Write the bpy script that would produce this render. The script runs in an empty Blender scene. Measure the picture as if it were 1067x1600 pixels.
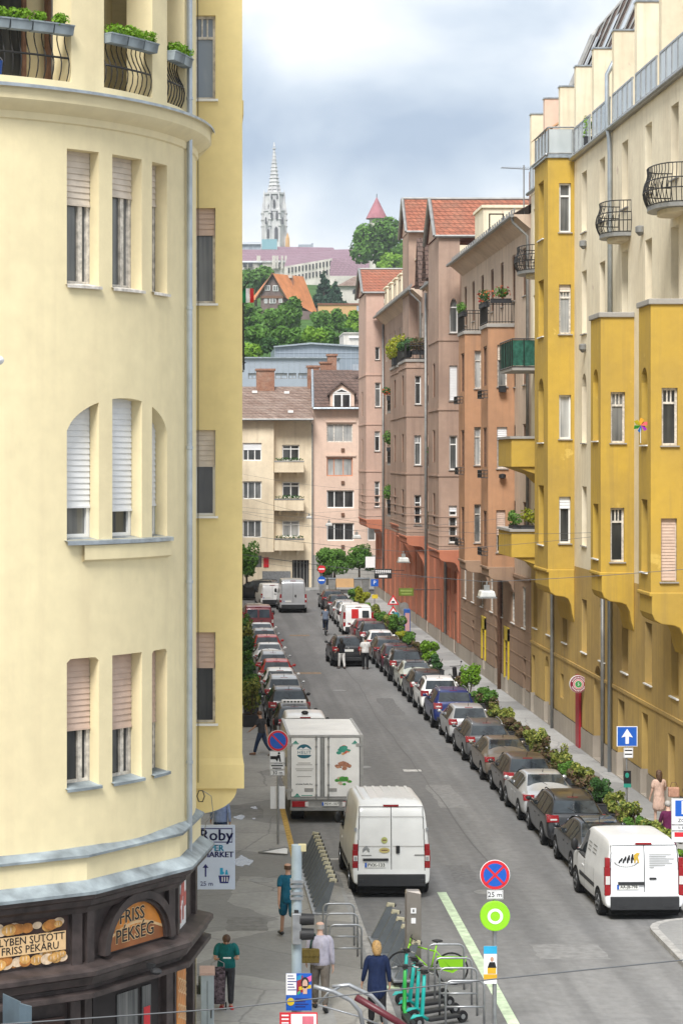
import bpy, bmesh, math, random
from mathutils import Vector, Matrix
R = math.radians
PI = math.pi
random.seed(7)
S = bpy.context.scene
C = S.collection
# ---------------------------------------------------------------- camera
F, PX, PY, H = 3400.0, 310.0, 720.0, 11.4      # focal length in photo pixels, principal point, eye height
cd = bpy.data.cameras.new('camera'); cam = bpy.data.objects.new('camera', cd); C.objects.link(cam)
cam.location = (0, 0, H); cam.rotation_euler = (R(90), 0, 0)
cd.sensor_fit = 'AUTO'; cd.sensor_width = 36.0; cd.lens = F/1600*36
cd.shift_x = (533.5-PX)/1600; cd.shift_y = (PY-800)/1600
cd.clip_start = 0.5; cd.clip_end = 6000
S.camera = cam
# ---------------------------------------------------------------- light
SUN_EL, SUN_AZ = 52.0, 200.0       # azimuth of the sun counted clockwise from +Y
S.view_settings.view_transform = 'Standard'; S.view_settings.look = 'None'
S.view_settings.gamma = 1.0; S.view_settings.exposure = 1.80
w = bpy.data.worlds.new('World'); S.world = w; w.use_nodes = True
nt = w.node_tree; nt.nodes.clear()
def N(tree, typ, **kw):
    n = tree.nodes.new(typ)
    for k, v in kw.items(): setattr(n, k, v)
    return n
out = N(nt, 'ShaderNodeOutputWorld'); bg = N(nt, 'ShaderNodeBackground')
sky = N(nt, 'ShaderNodeTexSky', sky_type='NISHITA', sun_disc=False)
sky.sun_elevation = R(SUN_EL); sky.sun_rotation = R(SUN_AZ)
tc = N(nt, 'ShaderNodeTexCoord'); mp = N(nt, 'ShaderNodeMapping'); mp.inputs['Scale'].default_value = (1.1, 1.1, 1.35)
mp.inputs['Location'].default_value = (0.13, 0.0, 0.05)
nz = N(nt, 'ShaderNodeTexNoise'); nz.inputs['Scale'].default_value = 8.5; nz.inputs['Detail'].default_value = 7; nz.inputs['Roughness'].default_value = .52
nz.inputs['Distortion'].default_value = .3
sep = N(nt, 'ShaderNodeSeparateXYZ')
nt.links.new(tc.outputs['Generated'], mp.inputs['Vector']); nt.links.new(mp.outputs[0], nz.inputs['Vector'])
nt.links.new(tc.outputs['Generated'], sep.inputs[0])
# cloud layers: a bright bank low over the horizon, a grey-blue bank above it, bright cloud again higher up
lay = N(nt, 'ShaderNodeValToRGB'); cr = lay.color_ramp
cr.elements[0].position = 0.0; cr.elements[0].color = (.90, .90, .90, 1)
cr.elements[1].position = 1.0; cr.elements[1].color = (.75, .75, .75, 1)
for p, v in ((.095, .86), (.122, .62), (.140, .27), (.165, .30), (.19, .60), (.22, .85), (.3, .75)):
    e = cr.elements.new(p); e.color = (v, v, v, 1)
nt.links.new(sep.outputs['Z'], lay.inputs['Fac'])
ma = N(nt, 'ShaderNodeMath', operation='MULTIPLY_ADD'); ma.inputs[1].default_value = 1.9; ma.inputs[2].default_value = -.94
nt.links.new(nz.outputs['Fac'], ma.inputs[0])
mb_ = N(nt, 'ShaderNodeMath', operation='ADD'); nt.links.new(lay.outputs['Color'], mb_.inputs[0]); nt.links.new(ma.outputs[0], mb_.inputs[1])
cl = N(nt, 'ShaderNodeValToRGB'); cr = cl.color_ramp
cr.elements[0].position = .18; cr.elements[0].color = (.155, .190, .240, 1)
cr.elements[1].position = .92; cr.elements[1].color = (.36, .37, .38, 1)
e = cr.elements.new(.55); e.color = (.245, .275, .310, 1)
nt.links.new(mb_.outputs[0], cl.inputs['Fac'])
sk = N(nt, 'ShaderNodeMixRGB', blend_type='MIX'); sk.inputs['Fac'].default_value = .965
ss = N(nt, 'ShaderNodeMixRGB', blend_type='MULTIPLY'); ss.inputs['Fac'].default_value = 1; ss.inputs[2].default_value = (.1, .1, .1, 1)
nt.links.new(sky.outputs[0], ss.inputs[1])
nt.links.new(ss.outputs[0], sk.inputs[1]); nt.links.new(cl.outputs[0], sk.inputs[2])
SKYK = N(nt, 'ShaderNodeMixRGB', blend_type='MULTIPLY'); SKYK.inputs['Fac'].default_value = 1; SKYK.inputs[2].default_value = (8, 8, 8, 1)
nt.links.new(sk.outputs[0], SKYK.inputs[1])
bg.inputs['Strength'].default_value = .110
nt.links.new(SKYK.outputs[0], bg.inputs['Color']); nt.links.new(bg.outputs[0], out.inputs[0])
sd = bpy.data.lights.new('sun', 'SUN'); sd.energy = 1.5; sd.angle = R(24); sd.color = (1, .98, .95)
so = bpy.data.objects.new('sun', sd); C.objects.link(so)
so.rotation_euler = (R(90-SUN_EL), 0, R(180-SUN_AZ)); so.location = (0, -20, 60)

# ---------------------------------------------------------------- helpers
def sc(Y): return F/Y
def GX(px, Y): return (px-PX)*Y/F
def GZ(py, Y): return H+(PY-py)*Y/F
def GP(px, py, Y): return Vector((GX(px, Y), Y, GZ(py, Y)))
OFF = {}                    # world offset already taken up by an object's parents
class MB:
    def __init__(s, M=None): s.v = []; s.f = []; s.mi = []; s.M = M; s.k = 0
    def add(s, vs, fs):
        b = len(s.v)
        for p in vs:
            p = Vector(p)
            s.v.append(s.M @ p if s.M else p)
        for f in fs: s.f.append([b+i for i in f]); s.mi.append(s.k)
    def quad(s, a, b, c, d): s.add([a, b, c, d], [(0, 1, 2, 3)])
    def poly(s, pts): s.add(pts, [list(range(len(pts)))])
    def box(s, x0, x1, y0, y1, z0, z1):
        s.add([(x0,y0,z0),(x1,y0,z0),(x1,y1,z0),(x0,y1,z0),(x0,y0,z1),(x1,y0,z1),(x1,y1,z1),(x0,y1,z1)],
              [(3,2,1,0),(4,5,6,7),(0,1,5,4),(1,2,6,5),(2,3,7,6),(3,0,4,7)])
    def prism(s, pts, vec):
        n = len(pts); vec = Vector(vec); pts = [Vector(p) for p in pts]
        s.add(pts+[p+vec for p in pts], [list(range(n))[::-1], list(range(n, 2*n))]+[(i, (i+1) % n, n+(i+1) % n, n+i) for i in range(n)])
    def tube(s, pts, r, n=6, closed=False):
        pts = [Vector(p) for p in pts]; m = len(pts); vs = []; up0 = None
        for i, p in enumerate(pts):
            a = pts[i-1] if (i > 0 or closed) else p; b = pts[(i+1) % m] if (i < m-1 or closed) else p
            d = (b-a)
            if d.length < 1e-9: d = Vector((0, 0, 1))
            d.normalize()
            if up0 is None:
                up = Vector((0, 0, 1)) if abs(d.z) < .9 else Vector((1, 0, 0))
            else: up = up0
            x = d.cross(up)
            if x.length < 1e-6: x = d.cross(Vector((0, 1, 0)))
            x.normalize(); y = x.cross(d).normalized(); up0 = y
            rr = r[i] if isinstance(r, (list, tuple)) else r
            for k in range(n):
                t = 2*PI*k/n; vs.append(p+x*(rr*math.cos(t))+y*(rr*math.sin(t)))
        fs = []
        for i in range(m if closed else m-1):
            for k in range(n):
                j = (i+1) % m
                fs.append((i*n+k, i*n+(k+1) % n, j*n+(k+1) % n, j*n+k))
        if not closed: fs += [list(range(n))[::-1], [(m-1)*n+k for k in range(n)]]
        s.add(vs, fs)
    def cyl(s, p, q, r, n=12): s.tube([p, q], r, n)
    def ell(s, c, r, n=10, m=6):
        c = Vector(c); vs = []; fs = []
        for j in range(m+1):
            a = PI*j/m-PI/2
            for i in range(n):
                t = 2*PI*i/n
                vs.append((c.x+r[0]*math.cos(a)*math.cos(t), c.y+r[1]*math.cos(a)*math.sin(t), c.z+r[2]*math.sin(a)))
        for j in range(m):
            for i in range(n): fs.append((j*n+i, j*n+(i+1) % n, (j+1)*n+(i+1) % n, (j+1)*n+i))
        s.add(vs, fs)
    def lathe(s, prof, c=(0, 0, 0), n=16):
        vs = []; fs = []; m = len(prof)
        for r, z in prof:
            for i in range(n):
                t = 2*PI*i/n; vs.append((c[0]+r*math.cos(t), c[1]+r*math.sin(t), c[2]+z))
        for j in range(m-1):
            for i in range(n): fs.append((j*n+i, j*n+(i+1) % n, (j+1)*n+(i+1) % n, (j+1)*n+i))
        fs += [list(range(n))[::-1], [(m-1)*n+i for i in range(n)]]
        s.add(vs, fs)
    def grid(s, fn, us, vs_):
        vv = [fn(u, v) for v in vs_ for u in us]; n = len(us)
        s.add(vv, [(j*n+i, j*n+i+1, (j+1)*n+i+1, (j+1)*n+i) for j in range(len(vs_)-1) for i in range(n-1)])
def obj(name, mb, m, parent=None, smooth=False, bevel=0, recalc=True, weld=False, subd=0):
    me = bpy.data.meshes.new(name)
    off = OFF.get(parent.name, Vector()) if parent else Vector()
    me.from_pydata([p-off for p in mb.v], [], mb.f)
    ms = m if isinstance(m, (list, tuple)) else [m]
    for x in ms: me.materials.append(x)
    if len(ms) > 1: me.polygons.foreach_set('material_index', mb.mi)
    if recalc or weld:
        b = bmesh.new(); b.from_mesh(me)
        if weld: bmesh.ops.remove_doubles(b, verts=b.verts, dist=.0008)
        bmesh.ops.recalc_face_normals(b, faces=b.faces); b.to_mesh(me); b.free()
    if smooth:
        me.polygons.foreach_set('use_smooth', [True]*len(me.polygons))
        if smooth is not True: me.set_sharp_from_angle(angle=R(smooth))
    o = bpy.data.objects.new(name, me); C.objects.link(o)
    if parent: o.parent = parent; OFF[o.name] = off
    if bevel:
        bv = o.modifiers.new('bevel', 'BEVEL'); bv.width = bevel; bv.segments = 2; bv.limit_method = 'ANGLE'; bv.angle_limit = R(40)
    if subd:
        sb = o.modifiers.new('subd', 'SUBSURF'); sb.levels = sb.render_levels = subd
    return o
def tag(o, label=None, cat=None, group=None, kind=None):
    if label: o['label'] = label
    if cat: o['category'] = cat
    if group: o['group'] = group
    if kind: o['kind'] = kind
    return o
def thing(name, label, cat, at=(0, 0, 0), rz=0, group=None, world=False):
    """an Empty at the base of a thing; world=True: its parts are given in world coordinates"""
    o = bpy.data.objects.new(name, None); C.objects.link(o); o.empty_display_size = .2
    o.location = at; o.rotation_euler = (0, 0, rz)
    if world: OFF[o.name] = Vector(at)
    return tag(o, label, cat, group)
def solo(name, mb, m, label, cat, at=(0, 0, 0), group=None, kind=None, **kw):
    """a thing that is one mesh, given in world coordinates"""
    at = Vector(at); mb.v = [p-at for p in mb.v]
    o = obj(name, mb, m, **kw); o.location = at
    return tag(o, label, cat, group, kind)
def struct(name, mb, m, **kw): return tag(obj(name, mb, m, **kw), kind='structure')
def kids(o): return [c for c in bpy.data.objects if c.parent == o]
def dup(root, loc, rz=0, label=None, group=None, scale=None):
    def cp(o, par):
        c = o.copy(); C.objects.link(c)
        if par: c.parent = par
        for ch in CH.get(o.name, []) if o.name in CH else kids(o): cp(ch, c)
        return c
    r = cp(root, None); r.location = loc; r.rotation_euler = (0, 0, rz)
    if scale: r.scale = (scale,)*3 if isinstance(scale, (int, float)) else scale
    if label: r['label'] = label
    if group: r['group'] = group
    return r
CH = {}
def frame(o, U, Nn):
    """local (u, inward, up) -> world for a vertical surface with outward normal Nn"""
    U = Vector(U); Nn = Vector(Nn); o = Vector(o)
    return Matrix(((U.x, -Nn.x, 0, o.x), (U.y, -Nn.y, 0, o.y), (U.z, -Nn.z, 1, o.z), (0, 0, 0, 1)))
FACE_US = lambda Y: frame((0, Y, 0), (1, 0, 0), (0, -1, 0))      # wall that faces the camera
FACE_ST = lambda X: frame((X, 0, 0), (0, 1, 0), (-1, 0, 0))      # right-hand wall along the street

# ---------------------------------------------------------------- materials
MATS = {}
def base(name, rough=.7, spec=.4, metal=0):
    m = bpy.data.materials.new(name); m.use_nodes = True; MATS[name] = m
    b = m.node_tree.nodes['Principled BSDF']
    b.inputs['Roughness'].default_value = rough; b.inputs['Metallic'].default_value = metal; b.inputs['Specular IOR Level'].default_value = spec
    return m, m.node_tree, b
def L(t, a, b): t.links.new(a, b)
def noise(t, vec, scale, detail=4, rough=.55):
    n = N(t, 'ShaderNodeTexNoise'); n.inputs['Scale'].default_value = scale; n.inputs['Detail'].default_value = detail; n.inputs['Roughness'].default_value = rough
    L(t, vec, n.inputs['Vector']); return n
def ramp(t, fac, stops):
    r = N(t, 'ShaderNodeValToRGB'); cr = r.color_ramp
    for i, (p, c) in enumerate(stops):
        e = cr.elements[i] if i < 2 else cr.elements.new(p)
        e.position = p; e.color = (*c, 1) if len(c) == 3 else c
    L(t, fac, r.inputs['Fac']); return r
def mixc(t, fac, a, b, mode='MIX'):
    m = N(t, 'ShaderNodeMixRGB', blend_type=mode)
    for s, x in ((0, fac), (1, a), (2, b)):
        if isinstance(x, (int, float)): m.inputs[s].default_value = x
        elif isinstance(x, tuple): m.inputs[s].default_value = (*x, 1)
        else: L(t, x, m.inputs[s])
    return m.outputs[0]
def pos(t): return N(t, 'ShaderNodeNewGeometry').outputs['Position']
def ocoord(t): return N(t, 'ShaderNodeTexCoord').outputs['Object']
def scaled(t, v, s):
    m = N(t, 'ShaderNodeMapping'); m.inputs['Scale'].default_value = s; L(t, v, m.inputs['Vector']); return m.outputs[0]
def bump(t, b, h, strength=.3, dist=.02):
    n = N(t, 'ShaderNodeBump'); n.inputs['Strength'].default_value = strength; n.inputs['Distance'].default_value = dist
    L(t, h, n.inputs['Height']); L(t, n.outputs[0], b.inputs['Normal'])
def plain(name, col, rough=.6, spec=.4, metal=0, var=.12, scale=4., coat=0):
    m, t, b = base(name, rough, spec, metal)
    n = noise(t, ocoord(t), scale, 3)
    d = tuple(c*(1-var) for c in col); u = tuple(min(1, c*(1+var)) for c in col)
    L(t, ramp(t, n.outputs['Fac'], [(.3, d), (.7, u)]).outputs[0], b.inputs['Base Color'])
    if coat: b.inputs['Coat Weight'].default_value = coat; b.inputs['Coat Roughness'].default_value = .06
    return m
def plaster(name, col, dirt, amt=.35, streak=.5, rough=.9, grain=.25, blotch=None):
    """painted render: broad colour drift, rain streaks, fine grain"""
    m, t, b = base(name, rough, .2); p = pos(t)
    n1 = noise(t, p, .35, 5); n2 = noise(t, p, 3.0, 5, .6); n3 = noise(t, scaled(t, p, (3.2, 3.2, .16)), 1.0, 5, .6); n4 = noise(t, p, 26., 3)
    c = mixc(t, ramp(t, n1.outputs['Fac'], [(.38, (0, 0, 0)), (.72, (amt,)*3)]).outputs[0], col, dirt)
    c = mixc(t, ramp(t, n3.outputs['Fac'], [(.5, (0, 0, 0)), (.78, (streak,)*3)]).outputs[0], c, dirt)
    c = mixc(t, ramp(t, n2.outputs['Fac'], [(.35, (.90,)*3), (.7, (1.06,)*3)]).outputs[0], c, c) if False else mixc(t, 1.0, c, ramp(t, n2.outputs['Fac'], [(.3, (.9,)*3), (.72, (1.0,)*3)]).outputs[0], 'MULTIPLY')
    if blotch:
        n5 = noise(t, p, .8, 6, .6)
        c = mixc(t, ramp(t, n5.outputs['Fac'], [(.66, (0, 0, 0)), (.69, (.75,)*3)]).outputs[0], c, blotch)
    L(t, c, b.inputs['Base Color']); bump(t, b, n4.outputs['Fac'], grain, .006)
    return m
def emissive(name, col, k):
    m, t, b = base(name); b.inputs['Base Color'].default_value = (*col, 1); b.inputs['Emission Color'].default_value = (*col, 1); b.inputs['Emission Strength'].default_value = k
    return m
def tiles(name, col, col2, w, h, dirt=(.1, .08, .07), amt=.4, bs=.8):
    """roof tiles: rows by height, columns by the horizontal position"""
    m, t, b = base(name, .75, .3); p = pos(t)
    sp = N(t, 'ShaderNodeSeparateXYZ'); L(t, p, sp.inputs[0])
    ad = N(t, 'ShaderNodeMath', operation='ADD'); L(t, sp.outputs['X'], ad.inputs[0]); L(t, sp.outputs['Y'], ad.inputs[1])
    cb = N(t, 'ShaderNodeCombineXYZ'); L(t, ad.outputs[0], cb.inputs[0]); L(t, sp.outputs['Z'], cb.inputs[1])
    br = N(t, 'ShaderNodeTexBrick'); br.inputs['Scale'].default_value = 1; br.inputs['Brick Width'].default_value = w; br.inputs['Row Height'].default_value = h
    br.inputs['Mortar Size'].default_value = h*.09; br.inputs['Mortar Smooth'].default_value = .6
    br.inputs['Color1'].default_value = (*col, 1); br.inputs['Color2'].default_value = (*col2, 1); br.inputs['Mortar'].default_value = (*[c*.35 for c in col], 1)
    L(t, cb.outputs[0], br.inputs['Vector'])
    n = noise(t, p, .9, 5); n2 = noise(t, p, 5, 4)
    c = mixc(t, ramp(t, n.outputs['Fac'], [(.45, (0, 0, 0)), (.75, (amt,)*3)]).outputs[0], br.outputs['Color'], dirt)
    c = mixc(t, 1.0, c, ramp(t, n2.outputs['Fac'], [(.3, (.75,)*3), (.7, (1.1,)*3)]).outputs[0], 'MULTIPLY')
    L(t, c, b.inputs['Base Color']); bump(t, b, br.outputs['Fac'], bs, -.04)
    return m
def glass(name, a, c, curtain=8., rough=.05):
    """window pane with what hangs behind it: folds of curtain between two tones"""
    m, t, b = base(name, rough, .6); p = pos(t)
    n = noise(t, scaled(t, p, (curtain, curtain, .35)), 1., 3); n2 = noise(t, p, .7, 2)
    f = mixc(t, .5, n.outputs['Fac'], n2.outputs['Fac'])
    L(t, ramp(t, f, [(.40, a), (.60, c)]).outputs[0], b.inputs['Base Color'])
    return m
# ---------------------------------------------------------------- the palette
M_tower = plaster('cream_render', (.82, .71, .44), (.67, .56, .35), .4, .4, grain=.3)
M_tower_bay = plaster('golden_render', (.84, .69, .33), (.70, .55, .27), .35, .35, grain=.3)
M_cream_up = plaster('pale_cream_render', (.87, .78, .59), (.50, .40, .27), .4, .5, blotch=(.55, .42, .33))
M_yellow = plaster('yellow_render', (.56, .37, .065), (.36, .25, .08), .6, .75, blotch=(.64, .46, .12))
M_yellow_low = plaster('dirty_yellow_render', (.54, .37, .12), (.30, .21, .10), .65, .85, blotch=(.42, .31, .14))
M_brown = plaster('orange_brown_render', (.50, .275, .155), (.32, .19, .12), .6, .8)
M_beige = plaster('pinkish_beige_render', (.62, .49, .38), (.38, .29, .23), .55, .8)
M_brown_low = plaster('brown_banded_render', (.37, .25, .17), (.24, .16, .12), .5, .7)
M_mauve = plaster('mauve_render', (.44, .31, .24), (.25, .175, .14), .65, .9, blotch=(.47, .35, .28))
M_rose = plaster('rose_render', (.58, .40, .32), (.40, .28, .23), .45, .7)
M_terra = plaster('terracotta_render', (.50, .19, .11), (.33, .13, .09), .5, .5)
M_plinth = plaster('grey_stone_plinth', (.42, .37, .31), (.25, .22, .19), .6, .6)
M_end_cream = plaster('straw_render', (.85, .73, .54), (.48, .38, .26), .5, .5)
M_end_pink = plaster('salmon_render', (.74, .55, .44), (.55, .41, .33), .45, .5)
M_orange_wall = plaster('apricot_render', (.62, .38, .18), (.45, .28, .15), .5, .4)
M_stone = plaster('limestone', (.62, .58, .52), (.36, .34, .31), .7, .6)
M_church = plaster('white_gothic_stone', (.60, .59, .58), (.36, .36, .38), .7, .6)
M_conc = plaster('concrete', (.40, .38, .35), (.26, .25, .23), .6, .6)
M_tile_or = tiles('orange_tiles', (.37, .135, .08), (.29, .105, .065), .34, .27, dirt=(.22, .13, .09), amt=.55)
M_tile_old = tiles('weathered_brown_tiles', (.20, .13, .10), (.30, .22, .18), .45, .24, dirt=(.27, .21, .17), amt=.6)
M_tile_dk = tiles('dark_brown_tiles', (.12, .075, .06), (.155, .10, .08), .5, .3, amt=.3)
M_tile_plum = tiles('plum_tiles', (.275, .18, .215), (.25, .155, .19), 1.2, .7, dirt=(.24, .15, .18), amt=.5, bs=.2)
M_brick = tiles('chimney_brick', (.42, .21, .13), (.35, .17, .11), .25, .075, dirt=(.5, .4, .32), amt=.5)
M_lead = plain('zinc_flashing', (.36, .40, .43), .42, .5, .55, .25, 5)
M_lead2 = plain('old_blue_grey_zinc', (.23, .265, .28), .65, .3, .0, .45, 2.2)
M_pipe = plain('zinc_pipe', (.42, .46, .49), .35, .5, .7, .15, 3)
M_wire = plain('wire_grey', (.10, .105, .11), .6, .3)
M_gutter = plain('grey_gutter', (.26, .26, .25), .5, .5, .4, .2, 3)
M_iron = plain('black_iron', (.022, .021, .02), .45, .5, .2)
M_gal = plain('galvanised_steel', (.36, .37, .38), .42, .5, .75, .2, 6)
M_steel = plain('brushed_steel', (.40, .36, .32), .32, .5, .8, .1, 3)
M_white = plain('white_frame_paint', (.78, .78, .76), .45, .4, 0, .05)
M_oldwhite = plain('peeling_white_paint', (.60, .56, .50), .7, .3, 0, .35, 9)
M_wood = plain('brown_wood', (.17, .09, .055), .6, .3, 0, .3, 8)
M_shop = plain('dark_shop_timber', (.052, .039, .036), .55, .4, 0, .45, 3.5)
M_shut_w = plain('white_shutter', (.72, .73, .74), .5, .4, 0, .04)
M_shut_p = plain('pink_beige_shutter', (.56, .42, .34), .65, .3, 0, .1)
M_shut_o = plain('old_ivory_shutter', (.63, .55, .46), .65, .3, 0, .12)
G_dark = glass('dark_pane', (.018, .02, .022), (.06, .062, .06), 5)
G_grey = glass('grey_curtain_pane', (.075, .08, .08), (.21, .21, .20), 9)
G_lace = glass('lace_curtain_pane', (.25, .26, .26), (.48, .48, .46), 12)
G_blue = glass('sky_pane', (.25, .29, .34), (.42, .46, .50), 2)
M_soil = plain('dark_soil', (.035, .027, .02), .9, .1)
M_black = plain('black_plastic', (.018, .018, .019), .55, .4)
M_rubber = plain('tyre_rubber', (.02, .02, .021), .8, .2)
M_planter = plain('dark_planter', (.03, .031, .034), .6, .3)
M_red = plain('red_paint', (.50, .02, .02), .4, .4)
M_blue = plain('sign_blue', (.012, .10, .46), .35, .4, 0, .03)
M_signred = plain('sign_red', (.60, .025, .035), .35, .4, 0, .03)
M_signwhite = plain('sign_white', (.80, .80, .80), .4, .4, 0, .03)
M_ink = plain('black_ink', (.015, .015, .016), .5, .3)
M_navy = plain('navy_ink', (.025, .03, .16), .5, .3)
M_cyan = plain('cyan_ink', (.03, .36, .60), .5, .3)
M_lime = plain('lime_green', (.27, .62, .02), .4, .4, 0, .04)
def leafmat(name, cols, rough=.55):
    m, t, b = base(name, rough, .25)
    g = N(t, 'ShaderNodeNewGeometry')
    L(t, ramp(t, g.outputs['Random Per Island'], [(i/max(1, len(cols)-1), c) for i, c in enumerate(cols)]).outputs[0], b.inputs['Base Color'])
    # light also comes through the leaf
    tr = N(t, 'ShaderNodeBsdfTranslucent'); L(t, b.inputs['Base Color'].links[0].from_socket, tr.inputs['Color'])
    mx = N(t, 'ShaderNodeMixShader'); mx.inputs[0].default_value = .3
    L(t, b.outputs[0], mx.inputs[1]); L(t, tr.outputs[0], mx.inputs[2]); L(t, mx.outputs[0], t.nodes['Material Output'].inputs['Surface'])
    return m
LF_mid = leafmat('mid_green_leaves', [(.055, .135, .02), (.13, .27, .04), (.085, .195, .03)])
LF_dark = leafmat('deep_green_leaves', [(.032, .09, .025), (.065, .15, .04), (.045, .115, .03)])
LF_fir = leafmat('blue_green_needles', [(.022, .06, .035), (.045, .10, .055), (.03, .08, .045)])
LF_lime = leafmat('light_green_leaves', [(.12, .26, .02), (.22, .38, .035), (.16, .30, .025)])
LF_var = leafmat('variegated_leaves', [(.10, .17, .02), (.42, .42, .10), (.06, .12, .02), (.34, .36, .07)])
LF_red = leafmat('reddish_leaves', [(.13, .085, .05), (.19, .12, .065), (.09, .13, .03)])
LF_yel = leafmat('yellow_green_leaves', [(.36, .36, .02), (.24, .30, .02), (.42, .40, .04)])
LF_box = leafmat('bright_box_leaves', [(.11, .24, .015), (.20, .36, .03), (.15, .29, .02)])
LF_flower = leafmat('red_flowers', [(.50, .03, .03), (.62, .16, .03), (.40, .02, .06)])
def asphalt():
    m, t, b = base('worn_asphalt', .82, .3); p = pos(t)
    n1 = noise(t, scaled(t, p, (1, .22, 1)), .55, 5); n2 = noise(t, p, 3.5, 5, .65); n3 = noise(t, p, 60, 2)
    n4 = noise(t, scaled(t, p, (1.3, .02, 1)), 1., 3)
    c = ramp(t, n1.outputs['Fac'], [(.32, (.168, .166, .164)), (.68, (.238, .235, .231))]).outputs[0]
    c = mixc(t, ramp(t, n4.outputs['Fac'], [(.45, (0,)*3), (.62, (.5,)*3)]).outputs[0], c, (.128, .127, .127))
    c = mixc(t, 1.0, c, ramp(t, n2.outputs['Fac'], [(.3, (.8,)*3), (.7, (1.08,)*3)]).outputs[0], 'MULTIPLY')
    L(t, c, b.inputs['Base Color']); bump(t, b, n3.outputs['Fac'], .35, .006)
    return m
M_asphalt = asphalt()
def pavement(name, a, c2, wet):
    m, t, b = base(name, .75, .35); p = pos(t)
    n1 = noise(t, p, .5, 6, .6); n2 = noise(t, p, 7., 4); n3 = noise(t, p, 70, 2)
    c = ramp(t, n1.outputs['Fac'], [(.3, a), (.7, c2)]).outputs[0]
    c = mixc(t, 1.0, c, ramp(t, n2.outputs['Fac'], [(.3, (.85,)*3), (.7, (1.05,)*3)]).outputs[0], 'MULTIPLY')
    v = N(t, 'ShaderNodeTexVoronoi', feature='DISTANCE_TO_EDGE'); v.inputs['Scale'].default_value = .38
    nd = noise(t, p, 1.1, 4); L(t, mixc(t, .2, p, nd.outputs['Color']), v.inputs['Vector'])
    c = mixc(t, ramp(t, v.outputs['Distance'], [(.003, (.4,)*3), (.010, (0, 0, 0))]).outputs[0], c, (.08, .08, .082))
    # patches laid later in a darker mix
    v2 = N(t, 'ShaderNodeTexVoronoi'); v2.inputs['Scale'].default_value = .3; L(t, mixc(t, .25, p, nd.outputs['Color']), v2.inputs['Vector'])
    sp = N(t, 'ShaderNodeSeparateColor'); L(t, v2.outputs['Color'], sp.inputs[0])
    c = mixc(t, ramp(t, sp.outputs[0], [(.55, (0,)*3), (.58, (.45,)*3)]).outputs[0], c, (.14, .14, .14))
    L(t, c, b.inputs['Base Color']); bump(t, b, n3.outputs['Fac'], .3, .004)
    return m
M_pave = pavement('grey_pavement', (.30, .297, .29), (.40, .397, .385), True)
M_pave2 = pavement('pale_pavement', (.30, .285, .26), (.38, .365, .335), False)
M_kerb = plain('granite_kerb', (.34, .33, .315), .8, .3, 0, .25, 6)
M_kerb_y = plain('worn_yellow_kerb_paint', (.48, .31, .08), .8, .3, 0, .35, 9)
M_line = plain('worn_pale_green_paint', (.50, .60, .42), .8, .3, 0, .25, 4)
M_linew = plain('worn_white_paint', (.50, .49, .47), .8, .3, 0, .3, 5)
M_orange_p = plain('faded_orange_marking', (.27, .19, .12), .8, .3, 0, .3, 5)
M_water = plain('puddle', (.20, .20, .20), .14, .4, 0, .2)
M_grass = plain('hill_grass', (.045, .10, .02), .9, .1, 0, .4, .15)
# ---------------------------------------------------------------- ground, street, hill
g = MB(); g.grid(lambda u, v: (u, v, -.05), [-3000, -200, 0, 200, 3000], [-300, 0, 200, 600, 4500]); struct('ground', g, plain('town_ground', (.20, .19, .18), .9, .1), recalc=False)
g = MB(); g.poly([(-60, -40, 0), (60, -40, 0), (60, 31, 0), (15.3, 31, 0), (15.3, 184, 0), (60, 184, 0), (60, 191, 0), (-60, 191, 0), (-60, 184, 0), (-.2, 184, 0), (-.2, 31, 0), (-60, 31, 0)])
struct('road', g, M_asphalt)
def slab(name, pts, m, z=.12, kerb=None, km=None):
    """raised pavement with a kerb stone along part of its outline"""
    b = MB(); b.poly([(x, y, z) for x, y in pts])
    n = len(pts)
    for i in range(n):
        a, c = pts[i], pts[(i+1) % n]; b.quad((a[0], a[1], -.02), (c[0], c[1], -.02), (c[0], c[1], z), (a[0], a[1], z))
    struct(name, b, m)
def ribbon(name, pts, w, z, m, h=None, kind=True):
    """a strip of width w to the left of a polyline; h: also a riser down from z"""
    b = MB(); pts = [Vector((x, y)) for x, y in pts]; q = []
    for i, p in enumerate(pts):
        a = pts[max(0, i-1)]; c = pts[min(len(pts)-1, i+1)]; d = (c-a).normalized(); q.append(p+Vector((-d.y, d.x))*w)
    for i in range(len(pts)-1):
        b.quad((*pts[i], z), (*pts[i+1], z), (*q[i+1], z), (*q[i], z))
        if h: b.quad((*q[i], z-h), (*q[i+1], z-h), (*q[i+1], z), (*q[i], z))
    return struct(name, b, m)
arc = lambda cx, cy, r, a0, a1, n=8: [(cx+r*math.cos(R(a0+(a1-a0)*i/n)), cy+r*math.sin(R(a0+(a1-a0)*i/n))) for i in range(n+1)]
left_edge = [(2.80, 184), (2.80, 60.6)]+arc(3.0, 59.2, 1.0, 80, 0, 6)+[(4.0, 38)]+arc(1.0, 38, 3.0, 0, -90, 8)
slab('pavement', [(-.3, 184)]+left_edge+[(-60, 35), (-60, 40), (-.3, 40)], M_pave)
ribbon('kerb', left_edge, -.16, .124, M_kerb, None)
ribbon('kerb', left_edge, .012, .122, M_kerb, .13)
ribbon('yellow_kerb', [(2.81, 73), (2.81, 61.0)], -.17, .128, M_kerb_y, None)
g = MB(); g.poly([(2.45, 59.6, .124), (3.75, 59.0, .124), (3.75, 38, .124), (2.9, 38, .124)]); struct('pavement_strip', g, M_pave2)
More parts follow.
